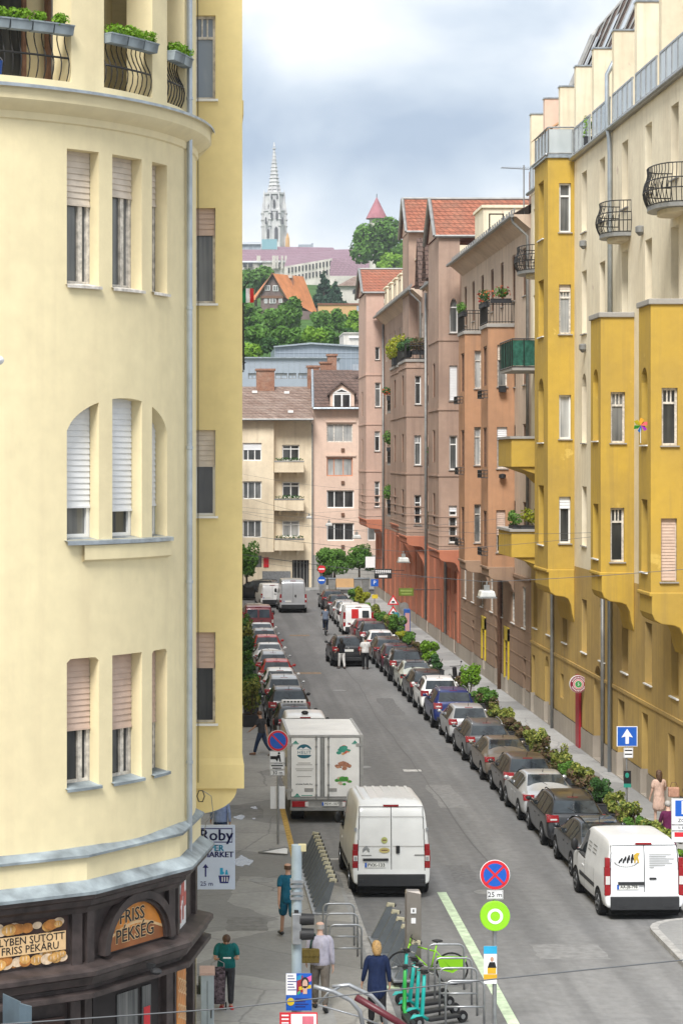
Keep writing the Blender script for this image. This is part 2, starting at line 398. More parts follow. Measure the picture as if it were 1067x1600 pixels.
right_edge = [(60, 31)]+[(15, 33)]+arc(14.0, 47.5, 3.1, 235, 180, 6)+[(10.9, 52.4)]+arc(12.2, 52.4, 1.3, 180, 95, 6)+[(12.15, 54.5), (11.8, 120), (11.45, 184)]
slab('pavement', right_edge+[(15.2, 184), (15.2, 60), (60, 60)], M_pave)
ribbon('kerb', right_edge[1:], -.18, .124, M_kerb, None)
ribbon('kerb', right_edge[1:], .012, .122, M_kerb, .13)
slab('pavement', [(-60, 190.6), (60, 190.6), (60, 194.2), (-60, 194.2)], M_pave)
ribbon('road_marking', [(6.30, 57.5), (6.24, 40)], .24, .004, M_line)
g = MB(); g.box(3.15, 4.05, 62.2, 62.38, .001, .005); struct('road_marking', g, M_linew)
g = MB(); g.box(4.05, 4.35, 47.0, 47.25, .001, .005); struct('road_marking', g, M_line)
for (px, py, wd) in ((468, 993, 1.3), (480, 1052, 1.5)):
    Y = F*H/(py-PY); X = GX(px, Y); g = MB(); g.box(X-wd/2, X+wd/2, Y-.35, Y+.5, .001, .005); struct('road_marking', g, M_orange_p)
Y = F*H/(1204-PY); X = GX(645, Y); g = MB(); g.box(X-.35, X+.3, Y-.25, Y+.25, .001, .005); struct('road_marking', g, M_linew)
def blob(px, py, rx, ry, seed):
    rr = random.Random(seed); Y = F*(H-.125)/(py-PY); X = GX(px, Y); n = 22; g = MB()
    ph = [rr.uniform(0, 6.28) for _ in range(4)]
    g.poly([(X+rx*math.cos(t)*(1+.25*math.sin(2*t+ph[0])+.14*math.sin(5*t+ph[1])), Y+ry*math.sin(t)*(1+.25*math.sin(3*t+ph[2])+.1*math.sin(7*t+ph[3])), .127) for t in [2*PI*i/n for i in range(n)]])
    struct('puddle', g, M_water)
for a in ((374, 1277, .15, .45, 1), (397, 1279, .06, .14, 2), (397, 1262, .12, .25, 5), (380, 1346, .22, .8, 4)): blob(*a)
def hillz(Y, X=0):
    pts = [(200, 0), (225, 5), (260, 12), (330, 24), (400, 34), (480, 42.5), (600, 55), (700, 66), (760, 74), (900, 77), (1300, 60), (2500, 0)]
    for (a, za), (b, zb) in zip(pts, pts[1:]):
        if a <= Y <= b: return za+(zb-za)*(Y-a)/(b-a)
    return 0
g = MB(); ys = [200, 225, 260, 330, 400, 480, 600, 700, 760, 900, 1300, 2500]
g.grid(lambda u, v: (u, v, hillz(v)*max(0, 1-(abs(u-40)/700)**2)-.04), [-700, -500, -300, -150, -50, 0, 50, 100, 200, 350, 500, 700], ys); struct('hill', g, M_grass, smooth=True)

# repairs and covers in the road
rr = random.Random(11); M_patch = plain('newer_asphalt_patch', (.150, .148, .146), .85, .3, 0, .25, 7); M_patch2 = plain('older_asphalt_patch', (.215, .212, .208), .85, .3, 0, .2, 5)
for x, y, w_, l_, m in ((5.4, 66, 1.1, 3.5, M_patch), (8.4, 74, .9, 5, M_patch2), (6.2, 92, 1.4, 2.4, M_patch2), (8.9, 101, .8, 7, M_patch), (5.2, 112, 1.0, 4, M_patch), (7.6, 131, 1.2, 5, M_patch2), (8.6, 50.5, 1.6, 1.5, M_patch2), (7.3, 60, .7, 2.6, M_patch), (1.2, 53, 1.0, 1.6, None), (1.5, 70, 1.1, 2.6, None), (13.9, 78, 1.0, 3.0, None)):
    z = .0025 if m else .1225; n = 7; e = lambda: rr.uniform(-.06, .06); g = MB()
    g.poly([(x-w_/2+w_*i/n, y-l_/2+e(), z) for i in range(n)]+[(x+w_/2+e(), y-l_/2+l_*i/n, z) for i in range(n)]+[(x+w_/2-w_*i/n, y+l_/2+e(), z) for i in range(n)]+[(x-w_/2+e(), y+l_/2-l_*i/n, z) for i in range(n)]); struct('asphalt_patch', g, m or M_patch2)
for x0, y0, ln_, s_ in ((8.2, 60, 90, .03), (5.0, 78, 60, .03)):
    pts = []; x = x0
    for i in range(40): x += rr.uniform(-.09, .09); pts.append((x-.004*i, y0+ln_*i/39))
    ribbon('tar_seam', pts, s_, .0055, plain('tar', (.10, .098, .097), .7, .3) if 'tar' not in MATS else MATS['tar'])
for x, y in ((7.6, 57.5), (6.1, 81), (7.0, 108), (1.7, 58.5)):
    z = .006 if x > 2.8 else .126; g = MB(); g.lathe([(.33, z-.004), (.33, z), (.29, z+.001)], (x, y, 0), 20); tag(obj('manhole_cover', g, M_gutter), kind='structure')
# ---------------------------------------------------------------- walls and windows
def op(u0, u1, z0, z1, d=.22, arch=0, top=None):
    return dict(u0=min(u0, u1), u1=max(u0, u1), z0=min(z0, z1), z1=max(z0, z1), d=d, arch=arch, top=top)
def op_top(o, u):
    if o['top']: return o['top'](u)
    if o['arch']:
        t = (u-(o['u0']+o['u1'])/2)/((o['u1']-o['u0'])/2); t = max(-1, min(1, t))
        return o['z1']-o['arch']*(1-math.sqrt(max(0, 1-t*t)))
    return o['z1']
def wall(mb, P, u0, u1, z0, z1, ops=(), du=None):
    """wall surface P(u, inward, z) with openings cut out and reveals going in"""
    br = {u0, u1}
    for o in ops:
        br |= {o['u0'], o['u1']}
        if o['arch'] or o['top']: br |= {o['u0']+(o['u1']-o['u0'])*i/10 for i in range(11)}
    br = sorted(x for x in br if u0-1e-6 <= x <= u1+1e-6)
    if du:
        q = []
        for a, c in zip(br, br[1:]):
            n = max(1, int(math.ceil((c-a)/du))); q += [a+(c-a)*i/n for i in range(n)]
        br = q+[br[-1]]
    for a, c in zip(br, br[1:]):
        if c-a < 1e-6: continue
        mid = (a+c)/2; act = sorted([o for o in ops if o['u0'] < mid < o['u1']], key=lambda o: o['z0'])
        ca = cc = z0
        for o in act:
            mb.quad(P(a, 0, ca), P(c, 0, cc), P(c, 0, o['z0']), P(a, 0, o['z0']))
            ta, tc_ = op_top(o, a), op_top(o, c); d = o['d']
            if not o.get('nb'): mb.quad(P(a, 0, o['z0']), P(c, 0, o['z0']), P(c, d, o['z0']), P(a, d, o['z0']))
            if not o.get('nt'): mb.quad(P(a, 0, ta), P(c, 0, tc_), P(c, d, tc_), P(a, d, ta))
            ca, cc = ta, tc_
        mb.quad(P(a, 0, ca), P(c, 0, cc), P(c, 0, z1), P(a, 0, z1))
    for o in ops:
        for u in (o['u0'], o['u1']):
            mb.quad(P(u, 0, o['z0']), P(u, o['d'], o['z0']), P(u, o['d'], op_top(o, u)), P(u, 0, op_top(o, u)))
def PF(M): return lambda u, d, z: M @ Vector((u, d, z))
def window(parent, M, u0, u1, z0, z1, d, fm=None, pane=None, shut=0, sm=None, mul='one', sill=None, fw=.07, over=.0, name='window'):
    """frame with its pane, roller shutter and sill; the frame stands d behind the wall surface"""
    fm = fm or M_white; u0, u1 = min(u0, u1)-over, max(u0, u1)+over; z0, z1 = min(z0, z1), max(z0, z1)+over
    f = MB(M); a, c = d-.02, d+.07; wd = u1-u0; h = z1-z0; t = min(fw, wd*.16)
    f.box(u0, u0+t, a, c, z0, z1); f.box(u1-t, u1, a, c, z0, z1)
    f.box(u0+t, u1-t, a, c, z0, z0+t); f.box(u0+t, u1-t, a, c, z1-t, z1)
    hb = h*(1-shut); m = (u0+u1)/2
    if mul in ('two', 'trio', 'three') or mul == 'transom':
        zt = z0+h*(.74 if mul != 'three' else 1.0)
        if mul != 'three': f.box(u0+t, u1-t, a+.005, c-.005, zt-t*.5, zt+t*.5)
        if mul == 'two': f.box(m-t*.5, m+t*.5, a+.004, c-.004, z0+t, z1-t)
        if mul == 'trio':
            for k in (1/3, 2/3): f.box(u0+t+(wd-2*t)*k-t*.3, u0+t+(wd-2*t)*k+t*.3, a+.004, c-.004, zt, z1-t)
        if mul == 'three':
            for k in (.28, .64): f.box(u0+wd*k-t*.45, u0+wd*k+t*.45, a+.004, c-.004, z0+t, z1-t)
    if mul == 'side': f.box(u0+wd*.68, u0+wd*.68+t, a+.004, c-.004, z0+t, z1-t)
    w_ = obj(name, f, fm, parent)
    g = MB(M); g.box(u0+t*.5, u1-t*.5, d+.03, d+.045, z0+t*.5, z1-t*.5); obj('pane', g, pane or G_dark, w_)
    if shut:
        s = MB(M); zb = z1-h*shut; n = max(3, int((z1-zb)/.09)); st = (z1-zb)/n
        for i in range(n):
            za = zb+i*st
            s.add([(u0+t*.4, d-.05, za), (u1-t*.4, d-.05, za), (u1-t*.4, d-.032, za+st), (u0+t*.4, d-.032, za+st), (u0+t*.4, d-.03, za), (u1-t*.4, d-.03, za)], [(0, 1, 2, 3), (0, 1, 5, 4)])
        s.box(u0+t*.4, u1-t*.4, d-.06, d-.024, zb-.03, zb); obj('shutter', s, sm or M_shut_w, w_)
    if sill:
        s = MB(M); s.box(u0-.05, u1+.05, -.07, d-.025, z0-.045, z0-.003); obj('sill', s, sill, w_)
    return w_
def offset(path, off):
    """shift a 2D polyline sideways (to its right when walking along it)"""
    out_ = []; n = len(path)
    for i in range(n):
        ds = []
        if i > 0: ds.append(((path[i][0]-path[i-1][0]), (path[i][1]-path[i-1][1])))
        if i < n-1: ds.append(((path[i+1][0]-path[i][0]), (path[i+1][1]-path[i][1])))
        ns = []
        for dx, dy in ds:
            l = math.hypot(dx, dy); ns.append((dy/l, -dx/l))
        if len(ns) == 1: nx, ny = ns[0]; k = 1
        else:
            nx, ny = ns[0][0]+ns[1][0], ns[0][1]+ns[1][1]; l = math.hypot(nx, ny); nx /= l; ny /= l
            k = 1/max(.3, nx*ns[0][0]+ny*ns[0][1])
        out_.append((path[i][0]+nx*off*k, path[i][1]+ny*off*k))
    return out_
def sweep(mb, path, prof):
    rows = [[(x, y, z) for x, y in offset(path, o)] for o, z in prof]
    for ra, rb in zip(rows, rows[1:]):
        for i in range(len(path)-1): mb.quad(ra[i], ra[i+1], rb[i+1], rb[i])
def lettering(parent, body, size, M, m, name='lettering', ext=.003, align='CENTER', squash=1.0, shear=0, space=1.0, off_=0):
    cu = bpy.data.curves.new(name, 'FONT'); cu.body = body; cu.size = size; cu.align_x = align; cu.align_y = 'CENTER'; cu.extrude = ext; cu.shear = shear; cu.space_character = space
    cu.resolution_u = 2; cu.offset = off_
    o = bpy.data.objects.new(name, cu); C.objects.link(o); dg = bpy.context.evaluated_depsgraph_get()
    me = bpy.data.meshes.new_from_object(o.evaluated_get(dg)); bpy.data.objects.remove(o)
    off = OFF.get(parent.name, Vector()) if parent else Vector()
    for v in me.vertices: v.co = (M @ Vector((v.co.x*squash, v.co.y, v.co.z)))-off
    me.materials.clear(); me.materials.append(m)
    t = bpy.data.objects.new(name, me); C.objects.link(t)
    if parent: t.parent = parent; OFF[t.name] = off
    return t
def TM(x, y, z, rz=0, tilt=0):
    """text plane standing upright, facing the camera side (-Y) when rz = 0"""
    return Matrix.Translation((x, y, z)) @ Matrix.Rotation(rz, 4, 'Z') @ Matrix.Rotation(tilt, 4, 'Y') @ Matrix.Rotation(R(90), 4, 'X')
# ---------------------------------------------------------------- foliage
def leaves(mb, c, r, n, s, rng, flat=0.0, lumps=None):
    """n leaf-sized faces filling lumps of a crown"""
    c = Vector(c)
    lumps = lumps or [(Vector((0, 0, 0)), Vector(r))]
    wts = [l[1].x*l[1].y*l[1].z for l in lumps]
    for _ in range(n):
        lc, lr = rng.choices(lumps, wts)[0]
        while True:
            v = Vector((rng.uniform(-1, 1), rng.uniform(-1, 1), rng.uniform(-1, 1)))
            if .2 < v.length < 1: break
        v = v.normalized()*(v.length**.35)
        p = c+lc+Vector((v.x*lr.x, v.y*lr.y, v.z*lr.z))
        nn = (v+Vector((rng.uniform(-.8, .8), rng.uniform(-.8, .8), rng.uniform(-.5, .9)))).normalized()
        x = nn.cross(Vector((rng.uniform(-1, 1), rng.uniform(-1, 1), rng.uniform(-1, 1)))).normalized(); y = nn.cross(x)
        k = s*rng.uniform(.6, 1.35); x = x*k; y = y*k*rng.uniform(.45, .8)
        mb.add([p-x, p+y*.8+nn*k*.12, p+x, p-y*.8-nn*k*.1], [(0, 1, 2, 3)])
def crown_lumps(r, n, rng, squash=.8, spread=.70, size=.40):
    out_ = [(Vector((0, 0, 0)), Vector((r*.58, r*.58, r*.58*squash)))]
    for i in range(n):
        a = rng.uniform(0, 2*PI); e = rng.uniform(-.6, 1.1)
        d = Vector((math.cos(a)*math.cos(e), math.sin(a)*math.cos(e), math.sin(e)*squash))*r*spread*rng.uniform(.8, 1.15)
        k = r*size*rng.uniform(.5, 1.25); out_.append((d, Vector((k, k, k*.85*max(1, squash)))))
    return out_
def trunk_mb(h, r, rng, limbs=5, reach=1.5):
    b = MB(); b.tube([(0, 0, -.3), (rng.uniform(-.1, .1)*h*.1, 0, h*.5), (0, rng.uniform(-.1, .1)*h*.1, h)], [r*1.25, r*.85, r*.5], 8)
    for i in range(limbs):
        a = 2*PI*i/limbs+rng.uniform(-.4, .4); z0 = h*rng.uniform(.6, .95)
        b.tube([(0, 0, z0), (math.cos(a)*reach*.5, math.sin(a)*reach*.5, z0+reach*.5), (math.cos(a)*reach, math.sin(a)*reach, z0+reach*rng.uniform(.8, 1.1))], [r*.5, r*.3, r*.12], 6)
    return b
M_bark = plain('brown_bark', (.09, .065, .045), .9, .1, 0, .3, 6)
def tree(label, at, r, h, lf, seed, n=2600, leaf=.35, squash=.9, lumps=11, group=None, name='tree'):
    """tapered trunk with limbs, crown of leaf faces; h is the height of the crown's centre"""
    rng = random.Random(seed)
    t = thing(name, label, 'tree', at, 0, group)
    obj('trunk', trunk_mb(h, max(.1, r*.07), rng, 5, r*.55), M_bark, t, smooth=True)
    b = MB(); leaves(b, (0, 0, h), (r, r, r), n, leaf, rng, lumps=crown_lumps(r, lumps, rng, squash)); obj('crown', b, lf, t, recalc=False)
    return t
def conifer(label, at, r, h, lf, seed, n=2200, leaf=.4, group=None):
    rng = random.Random(seed); t = thing('conifer_tree', label, 'tree', at, 0, group)
    b = MB(); b.tube([(0, 0, -.3), (0, 0, h)], [r*.09, .05], 7); obj('trunk', b, M_bark, t, smooth=True)
    lum = []
    for i in range(9):
        f = i/9
        for k in range(5 if f < .75 else 2):
            a = rng.uniform(0, 6.28); rr = r*(1-f)*rng.uniform(.4, .75); lum.append((Vector((math.cos(a)*rr, math.sin(a)*rr, h*(.12+.86*f))), Vector((r*.42*(1.1-f), r*.42*(1.1-f), h*.05))))
    b = MB(); leaves(b, (0, 0, 0), (1, 1, 1), n, leaf, rng, lumps=lum); obj('crown', b, lf, t, recalc=False)
    return t
def railing(mb, path, z0, z1, step=.12, r=.011, rails=(0, .5, 1), belly=0, bars=True):
    """iron railing along a 3D path (list of x, y), bars that may bulge outwards"""
    pts = [Vector((x, y, 0)) for x, y in path]; h = z1-z0
    segs = list(zip(pts, pts[1:])); nrm = []
    out1 = offset([(p.x, p.y) for p in pts], 1)
    outs = [Vector((x, y, 0))-p for (x, y), p in zip(out1, pts)]
    bell = lambda f: belly*math.sin(min(1, f/.75)*PI) if f < .75 else -belly*.12*math.sin((f-.75)/.25*PI)
    for f in rails:
        mb.tube([p+o*bell(f)+Vector((0, 0, z0+h*f)) for p, o in zip(pts, outs)], r*1.5, 5)
    if not bars: return
    for i, (a, b) in enumerate(segs):
        n = max(1, int((b-a).length/step))
        for k in range(n+(1 if i == len(segs)-1 else 0)):
            t = k/n; p = a.lerp(b, t); o = outs[i].lerp(outs[i+1], t)
            fs = (0, .12, .25, .4, .55, .7, .85, 1) if belly else (0, 1)
            mb.tube([p+o*bell(f)+Vector((0, 0, z0+h*f)) for f in fs], r, 4)
# ---------------------------------------------------------------- rounded corner building on the left
TC, TR = (-5.5, 38.8), 5.46
def tower_P(r0=TR, cx=TC[0], cy=TC[1]):
    def P(u, d, z):
        r = r0-d; return Vector((cx+r*math.cos(u/TR), cy-r*math.sin(u/TR), z))
    return P
def th_px(px, r=TR):
    lo, hi = 0.0, R(85)
    for _ in range(60):
        m = (lo+hi)/2; X = TC[0]+r*math.cos(m); Y = TC[1]-r*math.sin(m)
        if PX+F*X/Y > px: lo = m
        else: hi = m
    return lo
def tower_frame(u):
    """local frame of the window plane at arc length u: x to the right as seen from the street"""
    th = u/TR; n = Vector((math.cos(th), -math.sin(th), 0)); Ux = Vector((math.sin(th), math.cos(th), 0))
    return frame((TC[0]+TR*n.x, TC[1]+TR*n.y, 0), Ux, n)
BL = thing('corner_apartment_building', 'cream yellow corner apartment building with rounded front and roller shutters on the left', 'building', (-5.5, 38.8, 0), world=True)
P = tower_P(); U = lambda px: th_px(px)*TR
cols = [(U(105), U(155)), (U(176), U(222)), (U(238), U(261.5))]
ops = []; wins = []
ua, ub = cols[0][0], cols[2][1]; uc = (ua+ub)/2; hw = abs(ua-ub)/2
arc_top = lambda u: 11.74+.68*math.sqrt(max(0, 1-((u-uc)/(hw*1.02))**2))
for i, (a, c) in enumerate(cols):
    ops.append(op(a, c, 14.2, 16.36, .22)); ops.append(op(a, c, 10.14, 12.42, .22, top=arc_top)); ops.append(op(a, c, 6.18, 8.25, .22, top=(lambda u, a=a, c=c, i=i: 8.25-.06*(abs((u-(a+c)/2)/((a-c)/2))**10 if i != 1 else 0))))
    wins.append((a, c, i))
bal = [(U(0)*1.28, U(112)), (U(163), U(238.5)), (U(261.5), U(289))]
for a, c in bal: ops.append(op(a, c, 17.42, 20.2, .5))
b = MB(); wall(b, P, 0, R(112)*TR, 5.1, 23, ops, du=.28); obj('wall', b, M_tower, BL, weld=True, smooth=30)
# straight street front behind the rounded corner, and the cross-street front
b = MB(); M = frame((-.04, 38.8, 0), (0, 1, 0), (1, 0, 0)); b.quad((-.04, 38.8, 0), (-.04, 184, 0), (-.04, 184, 23), (-.04, 38.8, 23))
q = P(R(112)*TR, 0, 0); b.quad((q.x, q.y, 5.1), (-40, q.y-4, 5.1), (-40, q.y-4, 23), (q.x, q.y, 23))
b.poly([(-.04, 184, 23), (-.04, 38.8, 23)]+[P(R(a)*TR, 0, 23) for a in range(0, 113, 8)]+[(-40, q.y-4, 23), (-40, 184, 23)]); obj('wall', b, M_tower, BL)
# loggias behind the balcony openings: back wall, floor and window strip
b = MB(); Pi = tower_P(TR-1.5); Po = tower_P(TR-.5)
n = 24; aa = [R(112)*TR*i/n for i in range(n+1)]
for u0, u1 in zip(aa, aa[1:]):
    b.quad(Pi(u0, 0, 17.4), Pi(u1, 0, 17.4), Pi(u1, 0, 20.3), Pi(u0, 0, 20.3)); b.quad(Po(u0, 0, 17.4), Po(u1, 0, 17.4), Pi(u1, 0, 17.4), Pi(u0, 0, 17.4)); b.quad(Po(u0, 0, 20.25), Po(u1, 0, 20.25), Pi(u1, 0, 20.25), Pi(u0, 0, 20.25))
obj('loggia_wall', b, M_tower, BL, smooth=30)
for px, wd, m in ((80, .75, G_dark), (-40, .9, G_grey), (200, .8, G_lace)):
    window(BL, tower_frame(U(px)), -wd/2, wd/2, 17.45, 19.9, 1.38, M_wood if px > 0 else M_white, m, name='balcony_door')
# cornice under the balconies
b = MB(); pr = [(0, 16.74), (.035, 16.76), (.045, 16.87), (.10, 16.90), (.22, 16.98), (.26, 17.03), (.27, 17.20), (.30, 17.24)]
for (o0, z0), (o1, z1) in zip(pr, pr[1:]):
    A = tower_P(TR+o0); Bq = tower_P(TR+o1)
    for u0, u1 in zip(aa, aa[1:]): b.quad(A(u0, 0, z0), A(u1, 0, z0), Bq(u1, 0, z1), Bq(u0, 0, z1))
A0 = tower_P(TR); A1 = tower_P(TR+.28)
b.quad(A0(0, 0, 16.74), A1(0, 0, 17.03), A1(0, 0, 17.24), A0(0, 0, 17.24)); obj('cornice', b, M_tower, BL, smooth=25, weld=True)
b = MB(); A = tower_P(TR+.34); Bq = tower_P(TR-.04)
for u0, u1 in zip(aa, aa[1:]):
    b.quad(A(u0, 0, 17.245), A(u1, 0, 17.245), Bq(u1, 0, 17.33), Bq(u0, 0, 17.33)); b.quad(A(u0, 0, 17.20), A(u1, 0, 17.20), A(u1, 0, 17.245), A(u0, 0, 17.245))
obj('cornice_flashing', b, M_lead, BL, smooth=25, weld=True)
# windows in the rounded front
def tower_win(a, c, z0, z1, **k):
    m = (a+c)/2; Mf = tower_frame(m); hw_ = abs(a-c)/2+.13
    window(BL, Mf, -hw_, hw_-.12, z0, z1, .26, fw=.085, **k)
for a, c, i in wins:
    tower_win(a, c, 14.2, 16.4, fm=M_oldwhite, pane=G_grey, shut=(.40, .30, .32)[i], sm=M_shut_o, mul='side')
    tower_win(a, c, 10.14, 12.45, fm=M_white, pane=G_grey if i == 0 else G_dark, shut=(.77, .80, .77)[i], sm=M_shut_w)
    tower_win(a, c, 6.2, 8.3, fm=M_oldwhite, pane=G_dark, shut=(.57, .60, .6)[i], sm=M_shut_p, mul='side')
    for z, m in ((14.2, M_oldwhite), (6.19, M_lead2)):
        s = MB(); A = tower_P(TR+.06); Bq = tower_P(TR-.22); e0, e1 = min(a, c)-.03, max(a, c)+.03
        for k in range(4):
            u0, u1 = e0+(e1-e0)*k/4, e0+(e1-e0)*(k+1)/4
            s.quad(A(u0, 0, z-.005), A(u1, 0, z-.005), Bq(u1, 0, z+.05), Bq(u0, 0, z+.05)); s.quad(A(u0, 0, z-.05), A(u1, 0, z-.05), A(u1, 0, z-.005), A(u0, 0, z-.005))
        obj('window_sill', s, m, BL, weld=True)
# common sill and curved apron under the arched group
s = MB(); A = tower_P(TR+.1); Bq = tower_P(TR-.22); e0, e1 = ub-.05, ua+.05; f = MB()
for k in range(12):
    u0, u1 = e0+(e1-e0)*k/12, e0+(e1-e0)*(k+1)/12
    s.quad(A(u0, 0, 10.12), A(u1, 0, 10.12), Bq(u1, 0, 10.17), Bq(u0, 0, 10.17)); s.quad(A(u0, 0, 10.06), A(u1, 0, 10.06), A(u1, 0, 10.12), A(u0, 0, 10.12))
    v0, v1 = e0+(e1-.35-e0)*k/12, e0+(e1-.35-e0)*(k+1)/12; Q = tower_P(TR+.07); Q2 = tower_P(TR-.02)
    f.quad(Q(v0, 0, 9.82), Q(v1, 0, 9.82), Q(v1, 0, 10.05), Q(v0, 0, 10.05)); f.quad(Q2(v0, 0, 9.77), Q2(v1, 0, 9.77), Q(v1, 0, 9.82), Q(v0, 0, 9.82))
obj('window_sill', s, M_lead, BL, weld=True); obj('sill_apron', f, M_tower, BL, weld=True, smooth=30)
# balcony railings with their bellied bars
for j, (a, c) in enumerate(bal):
    b = MB(); Q = tower_P(TR-.12); lo, hi = min(a, c)+.04, max(a, c)-.04; n = max(3, int((hi-lo)/.5))
    pth = [(Q(lo+(hi-lo)*k/n, 0, 0).x, Q(lo+(hi-lo)*k/n, 0, 0).y) for k in range(n+1)]
    railing(b, pth[::-1], 17.36, 18.22, .115, .012, belly=.13); obj('balcony_railing', b, M_iron, BL, smooth=True)
# oriel at the end, seen end-on
YB = 42.0; Mf = FACE_US(YB); z0 = 5.08
ops = []; wl = [(24, 155, 0, G_blue, M_oldwhite), (325, 474, .27, G_grey, M_oldwhite), (672, 806, .41, G_dark, M_white), (988, 1130, .38, G_dark, M_oldwhite)]
x0, x1 = GX(304, YB), GX(337, YB)
for t, bt, sh, pm, fm in wl: ops.append(op(x0, x1, GZ(bt, YB), GZ(t, YB), .12))
b = MB(); wall(b, PF(Mf), -.04, .85, z0+.45, 23, ops)
b.quad((.85, YB, z0+.45), (.85, 47, z0+.45), (.85, 47, 23), (.85, YB, 23)); b.quad((-.04, 47, z0), (.85, 47, z0), (.85, 47, 23), (-.04, 47, 23))
b.box(-.04, .885, YB-.03, 47.03, z0, z0+.45); b.add([(.885, YB-.03, z0+.45), (-.04, YB-.03, z0+.45), (-.04, YB, z0+.58), (.85, YB, z0+.58), (.885, 47, z0+.45), (.85, 47, z0+.58)], [(0, 1, 2, 3), (0, 3, 5, 4)])
obj('oriel', b, M_tower_bay, BL)
b = MB(); n = 8; pts = [(-.04, YB+.05, z0), (.75, YB+.05, z0)]+[(-.04+.79*math.cos(R(90*i/n)), YB+.05, z0-.5*math.sin(R(90*i/n))) for i in range(1, n+1)]; b.prism(pts, (0, 4.9, 0)); obj('oriel_console', b, M_tower_bay, BL)
for (t, bt, sh, pm, fm), sm in zip(wl, (None, M_shut_p, M_shut_o, M_shut_p)):
    window(BL, Mf, x0, x1, GZ(bt, YB), GZ(t, YB), .12, fm, pm, sh, sm, mul='trio' if sh == 0 else 'one', sill=M_white, fw=.05)
b = MB(); b.box(.80, 1.02, 49, 52, GZ(190, 50), GZ(168, 50)); b.box(.80, .95, 49.1, 51.9, GZ(208, 50), GZ(190, 50)); obj('eaves_moulding', b, M_tower_bay, BL)
# downpipe in the corner, cable beside it
b = MB(); a_ = th_px(296.5, TR+.075); X, y_ = TC[0]+(TR+.075)*math.cos(a_), TC[1]-(TR+.075)*math.sin(a_); b.tube([(X, y_, 4.7), (X, y_, 16.5), (X, y_, 23)], .052, 10)
for z in (6.2, 9.3, 11.6, 14, 17.6, 19.4): b.tube([(X, y_, z), (X, y_, z+.05)], .062, 10)
obj('downpipe', b, M_pipe, BL, smooth=30)
b = MB(); b.tube([(.0+GX(310, 41.95), 41.93, 5.2), (GX(310, 41.95), 41.93, 16), (GX(309, 41.95), 41.93, 23)], .008, 5); obj('cable', b, M_black, BL)
b = MB(); c = GP(314, 1244, 41.6); b.tube([(c.x+.12*math.cos(t)*.6, c.y, c.z+.12*math.sin(t)) for t in [2*PI*i/12*2 for i in range(13)]], .012, 5)
b.tube([c+Vector((.05, 0, .1)), c+Vector((.2, 0, 0)), c+Vector((.24, 0, -.35)), c+Vector((.1, 0, -.5)), c+Vector((.02, 0, -1))], .008, 5); obj('cable_coil', b, M_gutter, BL)
# polygonal skirt over the shop
path = [(-40, 29), (-6, 32.95), (-3.1, 33.5), (-1.62, 34.4), (-.11, 36.5), (.27, 38.75), (-.25, 39.35)]
path = [(x, y) for x, y in path]; IN = offset(path, -.21)
b = MB(); sweep(b, IN, [(.0, 4.6), (.0, 5.12)]); obj('skirt_wall', b, M_tower, BL)
b = MB(); sweep(b, IN, [(.06, 5.11), (.06, 5.15), (-.10, 5.24), (-.55, 5.27)]); obj('skirt_flashing', b, M_lead2, BL)
# timber shopfront
b = MB(); sweep(b, path, [(-.25, 4.76), (-.2, 4.74), (.02, 4.60), (.02, 4.55)]); obj('shop_flashing', b, M_lead2, BL)
b = MB(); sweep(b, path, [(.0, 4.55), (-.02, 4.48), (-.09, 4.44), (-.11, 4.36), (-.20, 4.30), (-.24, 4.22), (-.33, 4.2), (-.33, 3.28)]); obj('shop_cornice', b, M_shop, BL)
b = MB(); sweep(b, path, [(-.33, 3.42), (-.05, 3.36), (.0, 3.33), (.0, 3.26), (-.06, 3.22), (-.10, 3.10), (-.2, 3.06), (-.2, 3.0), (-.04, 2.98), (-.04, 2.90), (-.16, 2.86), (-.36, 2.84), (-.36, 2.80)]); obj('shop_ledge', b, M_shop, BL)
FW = offset(path, -.42)
b = MB(); sweep(b, FW, [(0, 2.85), (0, 0)]); b2 = b
def face_frame(p, q, off=0):
    """frame of the shop face between two path points: x runs from p to q"""
    d = Vector((q[0]-p[0], q[1]-p[1], 0)); l = d.length; d.normalize(); n = Vector((d.y, -d.x, 0)); return frame((p[0]+n.x*off, p[1]+n.y*off, 0), d, n), l
F1, l1 = face_frame(FW[2], FW[3]); F0, l0 = face_frame(FW[1], FW[2]); F2, l2 = face_frame(FW[3], FW[4]); F3, l3 = face_frame(FW[4], FW[5])
obj('shop_wall', b2, M_shop, BL)
for M_, l_ in ((F0, l0), (F1, l1), (F2, l2), (F3, l3)):
    for u in (0.02, l_-.2):
        for q in ((-.12, .0, 0, 2.83), (-.17, -.09, 3.4, 4.24)) if not (M_ is F1 and u < .1) else (): b = MB(M_); b.box(u, u+.18, *q); obj('shop_pilaster', b, M_shop, BL)
